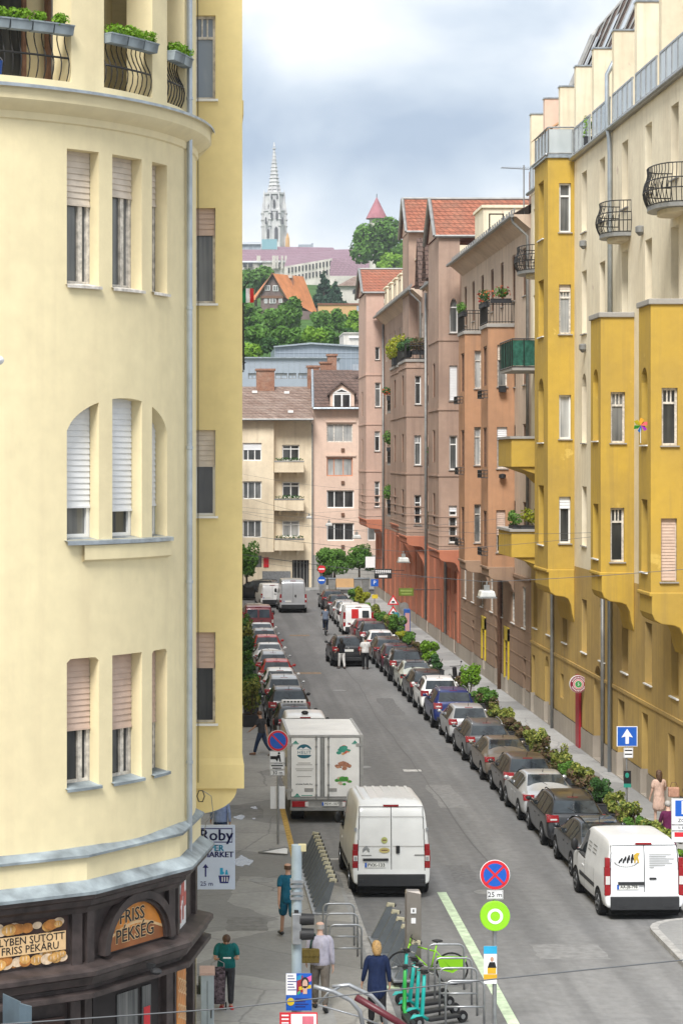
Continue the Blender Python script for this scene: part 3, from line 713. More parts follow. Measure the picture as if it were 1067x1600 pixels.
def bread(parent, M_, u0, u1, z0, z1, d, seed, n=26, bgc=None):
    """poster of loaves: flat panel with rounded loaf shapes printed on it"""
    rr = random.Random(seed); b = MB(M_); b.box(u0, u1, d, d+.02, z0, z1); po = obj('poster', b, bgc or M_breadbg, parent)
    mats = [M_loaf1, M_loaf2, M_loaf3]; mb = [MB(M_) for _ in mats]
    for i in range(n):
        w_ = rr.uniform(.07, .13); u = rr.uniform(u0+w_, u1-w_); z = rr.uniform(z0+w_*.75, z1-w_*.75) if z1-z0 > 1 else rr.choice((rr.uniform(z0+w_*.72, z0+.15), rr.uniform(z1-.15, z1-w_*.72))); k = rr.randrange(3)
        dd = d-.002-.0006*i
        mb[k].poly([(u+w_*math.cos(t), dd, z+w_*.72*math.sin(t)) for t in [2*PI*j/14 for j in range(14)]])
        if k == 1:
            for s_ in (-.3, .3): mb[2].poly([(u+w_*(s_+.1*math.cos(t)), dd-.0003, z+w_*.4*math.sin(t)) for t in [2*PI*j/8 for j in range(8)]])
    for m_, q_ in zip(mats, mb):
        if q_.v: obj('bread_print', q_, m_, po)
    return po
M_breadbg = plain('dark_poster_ground', (.05, .025, .02), .5, .4); M_loaf1 = plain('crust_brown', (.42, .17, .04), .5, .3, 0, .4, 9); M_loaf2 = plain('crust_gold', (.60, .33, .10), .5, .3, 0, .4, 9); M_loaf3 = plain('flour_cream', (.66, .50, .34), .5, .3, 0, .3, 9)
M_postor = plain('orange_poster', (.62, .23, .035), .45, .4, 0, .35, 1.5); M_postbr = plain('brown_poster', (.33, .115, .035), .45, .4, 0, .2, 2); M_postmilk = plain('milk_swirl', (.74, .50, .26), .5, .3)
po = bread(BL, F0, l0-2.6, l0-.0, 3.5, 4.2, -.11, 3, 20)
po = bread(BL, F1, -.05, l1-.25, 3.46, 4.20, -.11, 4, 44)
b = MB(F1); b.box(-.05, l1-.3, -.1445, -.139, 3.67, 3.97); po2 = obj('poster_band', b, M_postmilk, BL)
def on(M_, u, d, z): return M_ @ Matrix.Translation((u, d, z)) @ Matrix.Rotation(R(90), 4, 'X')
lettering(po2, 'HELYBEN SÜTÖTT', .165, on(F1, l1-.32, -.148, 3.89), M_ink, align='RIGHT'); lettering(po2, 'FRISS PÉKÁRU', .165, on(F1, l1-.42, -.148, 3.75), M_ink, align='RIGHT')
# arched sign on the chamfer
n = 16; ca, rA, zb = l2*.55, .80, 3.46
b = MB(F2); apt = [(ca+rA*math.cos(R(180*i/n)), -.135, zb+.72*math.sin(R(180*i/n))) for i in range(n+1)]
b.poly(apt+[(ca-rA, -.135, zb)][:0]); po = obj('poster', b, M_postor, BL)
b = MB(F2); b.poly([(ca-rA, -.1375, zb), (ca+rA*1.0, -.1375, zb), (ca+rA*.98, -.1375, zb+.14), (ca+.45, -.1375, zb+.30), (ca, -.1375, zb+.33), (ca-.4, -.1375, zb+.27), (ca-rA*.97, -.1375, zb+.16)]); obj('poster_wave', b, M_postbr, po)
b = MB(F2); b.add([(ca-rA*.97+i*rA*1.92/12, -.1385, zb+.16+.19*math.sin(i/12*PI)+k) for i in range(13) for k in (0, .045)], [(2*i, 2*i+2, 2*i+3, 2*i+1) for i in range(12)]); obj('poster_wave', b, M_postmilk, po)
for mm, dd, o_ in ((M_postmilk, -.142, .014), (M_ink, -.147, .002)):
    lettering(po, 'FRISS', .30, on(F2, ca-.1, dd, zb+.50), mm, space=1.02, off_=o_); lettering(po, 'PÉKSÉG', .31, on(F2, ca-.02, dd, zb+.20), mm, off_=o_)
b = MB(F2)
for r0, r1, d0, d1 in ((rA+.16, rA+.02, -.26, -.1), (rA+.02, rA-.04, -.2, -.1)):
    for i in range(n):
        a0, a1 = R(180*i/n), R(180*(i+1)/n); e = .93
        q = [(ca+r*math.cos(a), d, zb+r*e*math.sin(a)) for r, a, d in ((r0, a0, d0), (r0, a1, d0), (r1, a1, d0), (r1, a0, d0))]
        q2 = [(x, d1, z) for x, y, z in q]; b.add(q+q2, [(0, 1, 2, 3), (2, 3, 7, 6), (0, 1, 5, 4)])
obj('arch_moulding', b, M_shop, BL, weld=True)
po = bread(BL, F3, .15, 1.0, 3.42, 4.22, -.13, 8, 0, M_signwhite); b = MB(F3); rr = random.Random(3)
for i in range(18):
    u = rr.uniform(.25, .95); z = rr.uniform(3.5, 4.0); b.poly([(u-.035, -.1335-.0004*i, z), (u+.035, -.1335-.0004*i, z), (u+.055, -.1335-.0004*i, z+.2), (u, -.1335-.0004*i, z+.26), (u-.05, -.1335-.0004*i, z+.18)])
obj('printed_pattern', b, plain('poster_red', (.55, .12, .10), .5), po)
po = bread(BL, F3, .15, 1.0, .5, 2.75, -.13, 8, 0, M_postor); b = MB(F3)
for i in range(30):
    z = .55+i*.07; b.add([(.18+.8*k/6, -.1335-.0003*i, z+.22*math.sin(k*.6+i)) for k in range(7)]+[(.18+.8*k/6, -.1335-.0003*i, z+.03+.22*math.sin(k*.6+i)) for k in range(7)], [(k, k+1, k+8, k+7) for k in range(6)])
obj('printed_pattern', b, M_postmilk, po)
# door recess with glass panels
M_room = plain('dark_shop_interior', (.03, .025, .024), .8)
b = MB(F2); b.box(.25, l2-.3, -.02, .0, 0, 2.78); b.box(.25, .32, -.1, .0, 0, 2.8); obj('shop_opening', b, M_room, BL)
b = MB(F2); b.box(.95, 1.5, -.05, -.03, .9, 2.7); b.box(1.62, 1.86, -.05, -.03, .3, 2.7); po = obj('shop_door', b, G_grey, BL)
b = MB(F2); b.box(1.66, 1.83, -.056, -.052, 1.95, 2.35); obj('notice', b, M_signred, po)
po = bread(BL, F1, .1, l1-.3, 1.2, 2.6, -.1, 14, 40)
b = MB(F2); b.box(1.28, 1.36, -.52, -.4, 3.1, 3.2); b.ell((1.32, -.56, 3.08), (.09, .11, .06)); obj('shop_lamp', b, M_black, BL)
# dark hanging clutter far along the left front: flag holder and wrought bracket
fl = thing('wall_flag', 'red, white and green flag on a bracket at the far edge of the cream building', 'flag', (.6, 55, GZ(470, 55)), world=True)
b = MB(); c = GP(385, 458, 55)
b.tube([(.85, 55, c.z-.35), (c.x+.05, 55, c.z+.3)], .015, 6); obj('pole', b, M_iron, fl)
for k, m in enumerate((M_red, M_signwhite, plain('flag_green', (.01, .18, .07), .7))):
    b = MB(); b.grid(lambda u, v: (c.x+.12-.1*k+u, 55+.05*math.sin(u*25+v*6), c.z+.12-v), [-.03, .02, .07], [0, .1, .2, .3, .36]); obj('cloth_band', b, m, fl, smooth=True)
br = MB(); x = GX(381, 57)
for i in range(9):
    z = GZ(470+i*13, 57); br.tube([(.86, 57, z), (x+.05*(i % 2), 57, z-.1), (.9, 57, z-.22)], .03, 5)
br.tube([(x-.02, 57, GZ(465, 57)), (x, 57, GZ(578, 57))], .03, 6)
solo('hanging_bracket', br, M_iron, 'tall wrought iron bracket on the far edge of the cream corner building', 'bracket', (.86, 57, GZ(578, 57)))
# flower boxes and bits on the balconies
def flowerbox(u0, u1, z, label, lf, seed):
    rng = random.Random(seed); m = (u0+u1)/2; Mf = tower_frame(m); hw_ = abs(u1-u0)/2-.015; c = Mf @ Vector((0, -.02, z))
    t = thing('flower_box', label, 'flower box', c, world=True, group='flower boxes on the balcony railings')
    b = MB(Mf); b.add([(-hw_, -.11, z), (hw_, -.11, z), (hw_, .05, z), (-hw_, .05, z), (-hw_-.01, -.14, z+.15), (hw_+.01, -.14, z+.15), (hw_+.01, .08, z+.15), (-hw_-.01, .08, z+.15)], [(0,1,2,3), (4,5,6,7), (0,1,5,4), (1,2,6,5), (2,3,7,6), (3,0,4,7)])
    b.box(-hw_-.012, hw_+.012, -.15, .09, z+.135, z+.158); obj('box', b, M_lead2, t)
    b = MB(Mf); leaves(b, (0, -.03, z+.2), (hw_, .16, .14), 260, .035, rng, lumps=[(Vector((rng.uniform(-.8, .8)*hw_, rng.uniform(-.04, .04), rng.uniform(0, .06))), Vector((hw_*.4, .13, .1))) for _ in range(7)]); obj('plants', b, LF_box, t, recalc=False)
for j, (a, c, ks) in enumerate(((U(-60), U(110), 5), (U(164), U(238), 3), (U(262), U(290), 2))):
    for k in range(ks):
        w0, w1 = a+(c-a)*k/ks, a+(c-a)*(k+1)/ks
        lab = 'zinc flower box, bright green plants, '+(('wide railing at the left edge', 'middle balcony railing', 'narrow balcony railing beside the downpipe')[j])+(', '+('leftmost', 'second from left', 'third from left', 'fourth from left', 'rightmost')[k if k < ks-1 else 4])
        flowerbox(w0, w1, 18.14, lab, LF_box, 40+j*9+k)
tb = thing('blue_pail', 'small blue pail on the balcony floor behind the wide railing', 'pail', P(U(10), .45, 17.42), world=False)
b = MB(); b.lathe([(.10, 0), (.12, .28), (.13, .29), (.115, .27), (.1, .05)], n=14); obj('pail', b, M_blue, tb, smooth=40)
b = MB(); b.tube([(.12*math.cos(t), 0, .27+.1*math.sin(t)) for t in [PI*i/8 for i in range(9)]], .006, 5); obj('handle', b, M_gal, tb)
# ---------------------------------------------------------------- right-hand side of the street
XF = 15.0
def st(parent, name, X, Y0, Y1, z0, z1, m, ops=()):
    b = MB(); wall(b, PF(FACE_ST(X)), Y0, Y1, z0, z1, list(ops)); return obj(name, b, m, parent)
def st_win(parent, X, ops, **k):
    for i, o in enumerate(ops):
        kk = dict(k); kk.update(o.get('k', {}))
        d = o['d']; q = {x: kk[x] for x in kk}
        window(parent, FACE_ST(X), o['u0'], o['u1'], o['z0'], o['z1'], d, fw=.08, **q)
def opk(*a, **k):
    kk = k.pop('k', {}); o = op(*a, **k); o['k'] = kk; return o
def oriel(parent, Y1, Y2, Xf, z0, z1, m, side=(), front=(), Xb=XF, console=0, cm=None, cap=None, name='oriel', steps=4):
    """bay that stands out of the facade; side: windows of the face that looks down the street, in photo pixels"""
    ops = []
    for (a, c, t, bt, kk) in side:
        ar = kk.get('arch', 0); ops.append(op(GX(a, Y1), GX(c, Y1), GZ(bt, Y1), GZ(t, Y1), .14, arch=ar))
    b = MB(); wall(b, PF(FACE_US(Y1)), Xf, Xb, z0, z1, ops); wall(b, PF(FACE_ST(Xf)), Y1, Y2, z0, z1, list(front))
    b.quad((Xf, Y2, z0), (Xb, Y2, z0), (Xb, Y2, z1), (Xf, Y2, z1)); b.quad((Xf, Y1, z0), (Xb, Y1, z0), (Xb, Y2, z0), (Xf, Y2, z0)); b.quad((Xf, Y1, z1), (Xb, Y1, z1), (Xb, Y2, z1), (Xf, Y2, z1))
    obj(name, b, m, parent)
    for (a, c, t, bt, kk) in side:
        q = {k: v for k, v in kk.items() if k != 'arch'}
        window(parent, FACE_US(Y1), GX(a, Y1), GX(c, Y1), GZ(bt, Y1), GZ(t, Y1), .14, sill=q.pop('sill', M_conc), **q)
    st_win(parent, Xf, front)
    if console:
        w_ = Xb-Xf; h_ = console; b = MB()
        prof = [(Xf-.05, z0+.06), (Xf-.05, z0-.06), (Xf+.03, z0-.07), (Xf+.03, z0-h_*.5), (Xf+w_*.1, z0-h_*.66), (Xf+w_*.28, z0-h_*.76), (Xf+w_*.62, z0-h_*.8), (Xf+w_*.76, z0-h_*.86), (Xf+w_*.86, z0-h_*1.05), (Xf+w_*.92, z0-h_*1.35), (Xb, z0-h_*1.6), (Xb, z0+.06)]
        b.prism([(x, Y1-.05, z) for x, z in prof], (0, Y2-Y1+.1, 0))
        obj(name+'_console', b, cm or m, parent, bevel=.03)
    if cap:
        b = MB(); b.box(Xf-.07, Xb, Y1-.07, Y2+.07, z1-.003, z1+.17); obj(name+'_cap', b, cap, parent, bevel=.02)
W = lambda **k: k
# ======================= yellow building with deep yellow bays
YB_ = thing('yellow_apartment_building', 'yellow and cream apartment building with deep yellow bays nearest on the right', 'building', (15, 80, 0), world=True)
Yw = [97.0, 93.2, 89.2, 84.7, 80.9, 76.6, 72.6, 68.6, 64.5]
low = [opk(y-.55, y+.55, 3.95, 6.0, .3, k=W(pane=(G_dark, G_grey)[i % 2], fm=M_oldwhite, sill=M_white)) for i, y in enumerate(Yw)]
grd = [opk(97.1, 98.0, .15, 2.7, .2), opk(93.2, 94.3, .15, 3.0, .35, arch=.5), opk(89.5, 90.3, 1.6, 2.6, .2), opk(85.2, 86.1, .15, 2.9, .2), opk(81.0, 82.6, .15, 3.7, .6, arch=.8), opk(76.7, 77.9, .15, 2.9, .4), opk(72.7, 73.7, .15, 2.9, .35), opk(68.6, 69.6, .15, 2.7, .35), opk(64.6, 65.6, .6, 2.7, .35)]
st(YB_, 'wall', XF, 60, 98.2, .97, 7.2, M_yellow_low, [dict(o, z0=max(.97, o['z0']), nb=o['z0'] < .9) for o in grd]+low)
gp = [dict(o, z1=.97, top=None, arch=0, nt=1) for o in grd if o['z0'] < .9]
st(YB_, 'plinth', XF-.05, 60, 98.2, .0, .97, M_plinth, gp)
st_win(YB_, XF, low)
b = MB(); b.box(XF-.045, XF+.02, 60, 98.2, 3.20, 3.32); obj('string_course', b, M_yellow_low, YB_)
M_doorgrey = plain('grey_door', (.25, .26, .25), .6); M_doorbr = plain('grey_brown_door', (.20, .165, .12), .65); M_doorred = plain('dark_red_door', (.33, .01, .02), .45); M_doorblue = plain('teal_blue_door', (.012, .09, .18), .5)
for o, m in zip(grd, (M_doorgrey, M_doorbr, G_dark, M_doorred, M_wood, M_doorbr, M_doorbr, M_doorbr, M_doorbr)):
    b = MB(FACE_ST(XF)); b.box(o['u0']-.05, o['u1']+.05, o['d']-.05, o['d'], o['z0']-.05, o['z1']+.02); d = obj('door' if o['z0'] < .5 else 'ground_window', b, m, YB_)
    b = MB(FACE_ST(XF)); b.box((o['u0']+o['u1'])/2-.012, (o['u0']+o['u1'])/2+.012, o['d']-.065, o['d']-.045, o['z0'], o['z1']-.3); b.box(o['u0'], o['u1'], o['d']-.064, o['d']-.046, o['z0']+2.05, o['z0']+2.12) if o['z1'] > 2.5 else None
    b.box(o['u0']+.2, o['u0']+.24, o['d']-.12, o['d']-.05, o['z0']+1, o['z0']+1.12); obj('panel_trim', b, M_black, d)
b = MB(); b.box(XF-.09, XF, 85.35, 86.15, .1, 2.95); obj('door_surround', b, M_doorred, YB_)
# upper cream walls
up = []
for y in Yw:
    for a, c in ((20.3, 22.65), (16.35, 18.8)): up.append(opk(y-.55, y+.55, a, c, .34, k=W(pane=(G_grey, G_lace, G_dark)[len(up) % 3], shut=(.3, 0, 0, .25)[len(up) % 4], sm=M_shut_w, fm=M_oldwhite, sill=M_conc)))
for y in (93.2, 84.7, 73.0): up += [opk(y-.5, y+.5, 12.1, 14.8, .34, arch=.5, k=W(pane=G_dark, fm=M_oldwhite, sill=M_conc)), opk(y-.5, y+.5, 8.1, 10.4, .34, k=W(pane=G_grey, fm=M_oldwhite, sill=M_conc))]
st(YB_, 'wall', XF+.001, 60, 98.2, 7.2, 23.35, M_cream_up, up); st_win(YB_, XF, up)
b = MB(); b.quad((XF, 98.2, 0), (26, 98.2, 0), (26, 98.2, 23.3), (XF, 98.2, 23.3)); b.quad((XF, 60, 0), (26, 60, 0), (26, 60, 23.3), (XF, 60, 23.3)); obj('wall', b, M_cream_up, YB_)
# gutter line and terrace
b = MB(); b.box(XF-.12, 17.4, 60, 90.3, 23.36, 23.52); obj('terrace_slab', b, M_conc, YB_)
b = MB(); b.tube([(XF-.17, 60, 23.42), (XF-.17, 86.8, 23.42)], .085, 8); b.tube([(XF-1.13, 86.8, 23.62), (XF-1.13, 90.3, 23.62)], .07, 8); b.tube([(XF-.17, 90.3, 23.42), (XF-.17, 98.2, 23.42)], .085, 8); obj('gutter', b, M_gal, YB_, smooth=True)
pys = [98.0, 94.2, 90.2, 86.4, 82.5, 78.5, 74.4, 70.45, 66.4, 62.4]
for i, y in enumerate(pys):
    zt = 27.0+.1*math.sin(i*2.3); b = MB(); b.box(XF-.02, 18.2, y, y+.42, 23.36, zt); obj('terrace_pier', b, M_cream_up if i != 1 else M_end_pink, YB_)
    b = MB(); b.box(XF-.06, 18.2, y-.04, y+.46, zt+.002, zt+.06); obj('pier_cap', b, M_lead, YB_)
M_frost = glass('frosted_glass', (.40, .44, .45), (.52, .56, .57), 1.5, .12)
for i, (y1, y2) in enumerate(zip(pys[1:], pys)):
    b = MB(); b.box(XF-.08, XF-.06, y1+.45, y2-.03, 23.62, 24.55); r_ = obj('terrace_railing', b, M_frost, YB_)
    b = MB(); b.box(XF-.1, XF-.04, y1+.45, y2-.03, 24.55, 24.62)
    for k in range(5): yy = y1+.5+(y2-y1-.6)*k/4; b.box(XF-.11, XF-.05, yy-.02, yy+.02, 23.5, 24.55)
    obj('rail_frame', b, M_gal, r_)
    b = MB(); b.quad((17.0, y1, 23.5), (17.0, y2, 23.5), (17.0, y2, 26.6), (17.0, y1, 26.6)); obj('terrace_back_wall', b, M_cream_up, YB_)
    window(YB_, FACE_ST(16.98), y1+1.1, y2-.9, 23.6, 26.0, 0, M_white, G_dark, name='terrace_door', mul='two')
# mansard roof
prof = [(15.75, 26.75), (16.2, 27.6), (17.2, 29.9), (19.2, 32.2), (26, 32.4)]
b = MB()
for (xa, za), (xb, zb) in zip(prof, prof[1:]): b.quad((xa, 60, za), (xa, 95, za), (xb, 95, zb), (xb, 60, zb))
obj('roof', b, M_tile_dk, YB_)
for y in [63+4.0*i for i in range(8)]:
    b = MB()
    for f0, f1 in ((.15, .75),):
        p = lambda t, yy: Vector((16.2+(17.2-16.2)*t-.12, yy, 27.6+2.3*t)); b.quad(p(f0, y), p(f0, y+1.2), p(f1, y+1.2), p(f1, y))
    obj('skylight', b, G_blue, YB_)
b = MB()
for y in [60+1.75*i for i in range(21)]: b.tube([(15.7, y, 26.8), (16.15, y, 27.7), (17.15, y, 30.0), (19.2, y, 32.3)], .05, 4)
b.tube([(15.75, 95, 26.75), (16.2, 95, 27.6), (17.2, 95, 29.95), (19.2, 95, 32.25)], .14, 6); obj('roof_rib', b, M_gutter, YB_)
# awning on the far terrace
b = MB(); b.add([(14.3, 91.2, 25.1), (15.6, 91.2, 25.95), (15.6, 94, 25.95), (14.3, 94, 25.1)], [(0, 1, 2, 3)]); b.prism([(14.3, 91.2, 25.1), (15.6, 91.2, 25.95), (15.6, 91.2, 25.8)], (0, .02, 0)); obj('awning', b, plain('peach_awning', (.62, .36, .2), .8), YB_)
# bays
S1 = [(873, 891.6, 286, 363, W(pane=G_grey, mul='transom')), (873, 891.6, 444.5, 522, W(pane=G_lace, shut=.13, sm=M_shut_o, mul='trio', fm=M_oldwhite)), (873, 891.6, 617, 686, W(pane=G_lace)), (873, 891, 776, 849, W(pane=G_dark, shut=.24, sm=M_shut_w))]
f1 = [opk(87.95, 89.3, a, c, .25, arch=r, k=W(pane=G_lace, fm=M_oldwhite, sill=M_white)) for a, c, r in ((20.4, 22.75, 0), (16.45, 18.75, 0), (12.15, 14.75, .5), (8.0, 10.4, 0))]
oriel(YB_, 86.9, 90.3, 13.94, 7.0, 23.5, M_yellow, S1, f1, console=1.3, steps=5)
b = MB(); b.box(XF-1.1-.06, XF, 86.83, 90.37, 23.5, 23.62); obj('bay_cap', b, M_lead, YB_)
b = MB()
for (p, q) in (((13.98, 86.95), (13.98, 90.2)), ((13.98, 86.95), (XF, 86.95))): b.box(min(p[0], q[0])-.01, max(p[0], q[0])+.01, min(p[1], q[1])-.01, max(p[1], q[1])+.01, 23.7, 24.65)
r_ = obj('bay_railing', b, M_frost, YB_)
b = MB(); railing(b, [(13.95, 90.2), (13.95, 86.92), (XF, 86.92)], 23.62, 24.72, .8, .025, rails=(.06, 1)); obj('rail_frame', b, M_gutter, r_)
S2 = [(953.5, 976, 612.5, 692, W(pane=G_grey, mul='trio', fm=M_oldwhite)), (953, 974.7, 793.5, 878, W(pane=G_dark, mul='trio', fm=M_oldwhite))]
f2 = [opk(75.45, 76.45, a, c, .25, arch=r, k=W(pane=G_grey, fm=M_oldwhite, sill=M_white, shut=s, sm=M_shut_o)) for a, c, r, s in ((12.1, 14.6, .45, .4), (8.0, 9.9, 0, 0))]
oriel(YB_, 75.0, 76.9, 13.85, 7.5, 16.35, M_yellow, S2, f2, console=1.25, cap=M_conc, steps=5)
S3 = [(1033, 1058, 606, 696, W(pane=G_dark, mul='trio', fm=M_oldwhite)), (1032, 1057, 810, 909, W(pane=G_dark, shut=.97, sm=M_shut_p, fm=M_oldwhite))]
f3 = [opk(67.2, 68.1, a, c, .25, arch=r, k=W(pane=G_grey, fm=M_oldwhite, sill=M_white)) for a, c, r in ((11.9, 14.3, .45), (7.95, 10.2, 0))]
oriel(YB_, 66.7, 68.5, 13.85, 7.3, 16.2, M_yellow, S3, f3, console=1.2, cap=M_conc, steps=5)
# downpipes
for (y, x) in ((78.9, XF-.1), (91.8, XF-.1)):
    b = MB(); top = 23.4 if y < 80 else 6.4
    if y < 80: b.tube([(x, y, .1), (x, y, 22.6), (x-.02, y, 23.1), (x-.1, y, 23.6), (x-.1, y, 25.4), (x+.5, y, 26.6), (x+1.3, y, 27.2)], .085, 8)
    else: b.tube([(x, y, .1), (x, y, top)], .075, 8)
    obj('downpipe', b, M_pipe if y < 80 else M_gutter, YB_, smooth=True)
b = MB(); b.tube([(14.92, 80.4, .1), (14.92, 80.4, 7.2)], .08, 8); obj('downpipe', b, M_gutter, YB_, smooth=True)
for y, z in ((84.4, 15.6), (84.3, 19.6), (73.5, 19)):
    b = MB(); b.lathe([(.05, 0), (.16, .12), (.16, .3), (.1, .34)], (14.9, y, z), 10); obj('wall_lamp', b, M_gutter, YB_, smooth=40)
# iron balconies and the solid yellow ones
def iron_balcony(parent, Y0, Y1, Xo, z, zt, belly=.13, m=M_iron, step=.12):
    yc = (Y0+Y1)/2; hl = (Y1-Y0)/2; dx = XF-Xo; n = 12
    pth = [(XF-dx*math.sin(PI*i/n)**.6, yc+hl*math.cos(PI*i/n)) for i in range(n+1)]
    b = MB(); b.prism([(x, y, z-.13) for x, y in pth], (0, 0, .13)); fl_ = obj('balcony', b, M_gutter, parent); b = MB(); b.prism([(XF-(XF-x)*.7, yc+(y-yc)*.75, z-.26) for x, y in pth], (0, 0, .128)); obj('balcony_console', b, M_cream_up, fl_)
    b = MB(); railing(b, pth, z+.02, zt, step, .013, rails=(0, .35, .62, 1), belly=belly)
    for k in range(1, len(pth)-1):
        x, y = pth[k]; b.tube([(x-.02, y-.12+.24*j/8, z+.46*(zt-z)+.1*math.cos(j/8*2*PI)) for j in range(9)], .011, 4)
    obj('balcony_railing', b, m, fl_, smooth=True)
iron_balcony(YB_, 75.5, 77.6, 14.12, 19.35, 20.45)
iron_balcony(YB_, 66.2, 69.0, 13.98, 19.3, 20.5)
iron_balcony(YB_, 92.4, 95.2, 13.75, 19.55, 20.6)
def solid_balcony(parent, z, zt, m=M_yellow):
    b = MB(); b.box(13.45, XF, 93.6, 97.6, z, zt); b.prism([(13.6, 93.7, z), (XF, 93.7, z), (XF, 93.7, z-.75), (14.6, 93.7, z-.35)], (0, 3.8, 0)); bb = obj('balcony', b, m, parent)
    b = MB(); b.box(13.38, XF, 93.53, 97.67, zt+.002, zt+.11); obj('balcony_cap', b, M_conc, bb)
solid_balcony(YB_, 11.15, 12.35); solid_balcony(YB_, 7.25, 8.35)
b = MB(); b.box(13.5, XF, 93.7, 97.5, 15.3, 15.45); b.prism([(14.5, 94, 15.3), (XF, 94, 15.3), (XF, 94, 14.4)], (0, .3, 0)); bb = obj('balcony', b, M_conc, YB_)
b = MB(); b.grid(lambda u, v: (13.52+.012*math.sin(v*30+u*7), 93.75+u, v), [3.7*i/14 for i in range(15)], [15.5, 15.9, 16.3, 16.6]); b.grid(lambda u, v: (13.52+u, 93.73+.012*math.sin(v*20+u*19), v), [1.45*i/10 for i in range(11)], [15.5, 15.9, 16.3, 16.6]); obj('balcony_screen', b, plain('green_balcony_mesh', (.025, .10, .07), .8, .2, 0, .4, 6), bb)
b = MB(); railing(b, [(13.5, 97.5), (13.5, 93.7), (XF, 93.7)], 15.45, 16.65, .5, .02, rails=(0, 1)); obj('balcony_railing', b, M_iron, bb)
# ======================= orange-brown and beige building
BB = thing('brown_apartment_building', 'beige apartment building with two orange brown bays and flower balconies', 'building', (15, 110, 0), world=True)
Yb = [100.2, 103.6, 107.6, 111.2, 115, 118.8, 122.3]
bl = [opk(y-.5, y+.5, 3.7, 5.6, .07, k=W(pane=G_dark, fm=M_oldwhite, sill=M_white)) for y in Yb]
bg_ = [opk(99.6, 100.4, .15, 2.4, .3), opk(105.0, 106.0, .15, 3.0, .3), opk(108.3, 109.9, .15, 4.6, .4), opk(113.5, 114.4, .5, 3.1, .3, arch=.4), opk(118.3, 119.2, .15, 2.7, .3)]
bw = [opk(y-.5, y+.5, a, c, .07, k=W(pane=(G_grey, G_dark)[i % 2], fm=M_wood, sill=M_conc)) for i, y in enumerate(Yb) for a, c in ((19.0, 21.2), (14.9, 16.9), (11.2, 13.1), (7.6, 9.5))]
st(BB, 'wall', XF, 98.2, 124.2, 6.0, 22.6, M_beige, bw); st_win(BB, XF, bw)
st(BB, 'ground_floor', XF-.03, 98.2, 124.2, .92, 6.0, M_brown_low, [dict(o, z0=max(.92, o['z0']), nb=o['z0'] < .85) for o in bg_]+bl); st_win(BB, XF-.03, bl)
st(BB, 'plinth', XF-.07, 98.2, 124.2, 0, .92, M_plinth, [dict(o, z1=.92, arch=0, nt=1) for o in bg_ if o['z0'] < .85])
for o, m in zip(bg_, (M_doorbr, M_doorblue, M_wood, M_doorblue, M_doorbr)):
    b = MB(FACE_ST(XF)); b.box(o['u0']-.04, o['u1']+.04, o['d']-.08, o['d']-.03, o['z0']-.05, o['z1']); obj('door', b, m, BB)
M_yelsign = plain('yellow_shop_sign', (.60, .45, .03), .5)
for y, z0, z1 in ((105.5, 2.45, 3.3), (114, 1.0, 3.2)):
    b = MB(); b.box(XF-.12, XF-.05, y-.75, y-.55, z0-1.6 if y < 110 else z0, z1); b.box(XF-.12, XF-.05, y+.55, y+.75, z0-1.6 if y < 110 else z0, z1); b.box(XF-.12, XF-.05, y-.75, y+.75, z1-.6, z1+.05); obj('shop_surround', b, M_yelsign, BB)
b = MB(); b.tube([(XF-.12, 107.6, .1), (XF-.12, 107.6, 6)], .12, 8); obj('downpipe', b, M_wood, BB, smooth=True)
b = MB()
for z in (1.6, 2.3, 3.0, 3.6): b.box(XF-.05, XF, 98.2, 124.2, z, z+.04)
b.box(XF-.09, XF, 98.2, 124.2, 5.92, 6.06); obj('string_course', b, M_brown_low, BB)
f4 = [opk(103.9, 105.2, a, c, .06, k=W(pane=G_dark, fm=M_wood)) for a, c in ((15.0, 16.9), (11.1, 13.0), (7.2, 9.0))]
S4 = [(776.5, 792, 538.5, 604, W(pane=G_grey, shut=.35, sm=M_shut_o, fm=M_oldwhite)), (776, 792, 667, 732, W(pane=G_grey, shut=.3, sm=M_shut_w, fm=M_oldwhite)), (775, 789, 797, 863, W(pane=G_dark, shut=.58, sm=M_shut_p, fm=M_oldwhite))]
oriel(BB, 103.4, 106.0, 13.75, 6.3, 17.75, M_brown, S4, f4, console=.75, cm=M_brown_low, cap=M_conc, steps=3)
f5 = [opk(112.7, 114.0, a, c, .06, k=W(pane=G_dark, fm=M_wood)) for a, c in ((15.0, 17.0), (11.1, 13.0), (7.2, 9.0))]
S5 = [(741, 751.6, 547.7, 607, W(pane=G_lace, fm=M_oldwhite, mul='transom')), (740.5, 751, 667, 727, W(pane=G_lace, fm=M_oldwhite, mul='transom')), (740.5, 751, 788, 848, W(pane=G_grey, fm=M_oldwhite, mul='transom'))]
oriel(BB, 112.4, 115.0, 13.75, 6.2, 17.95, M_brown, S5, f5, console=.75, cm=M_brown_low, cap=M_conc, steps=3)
for Y0, z in ((103.4, 17.95), (112.4, 18.12)):
    b = MB(); railing(b, [(13.72, Y0+2.7), (13.72, Y0-.03), (XF, Y0-.03)], z, z+1.05, .13, .014, rails=(.05, .85, 1)); obj('balcony_railing', b, M_iron, BB)
for px, py, Y in ((801, 748, 103.3), (790, 608, 103.3)):
    b = MB(); c = GP(784, py, Y); b.lathe([(.05, 0), (.17, .05), (.17, .2), (.05, .24)], (c.x, c.y-.1, c.z), 12) if py > 700 else b.box(c.x-.17, c.x+.17, c.y-.2, c.y, c.z-.15, c.z+.17); obj('flue_outlet', b, M_black, BB, smooth=40)
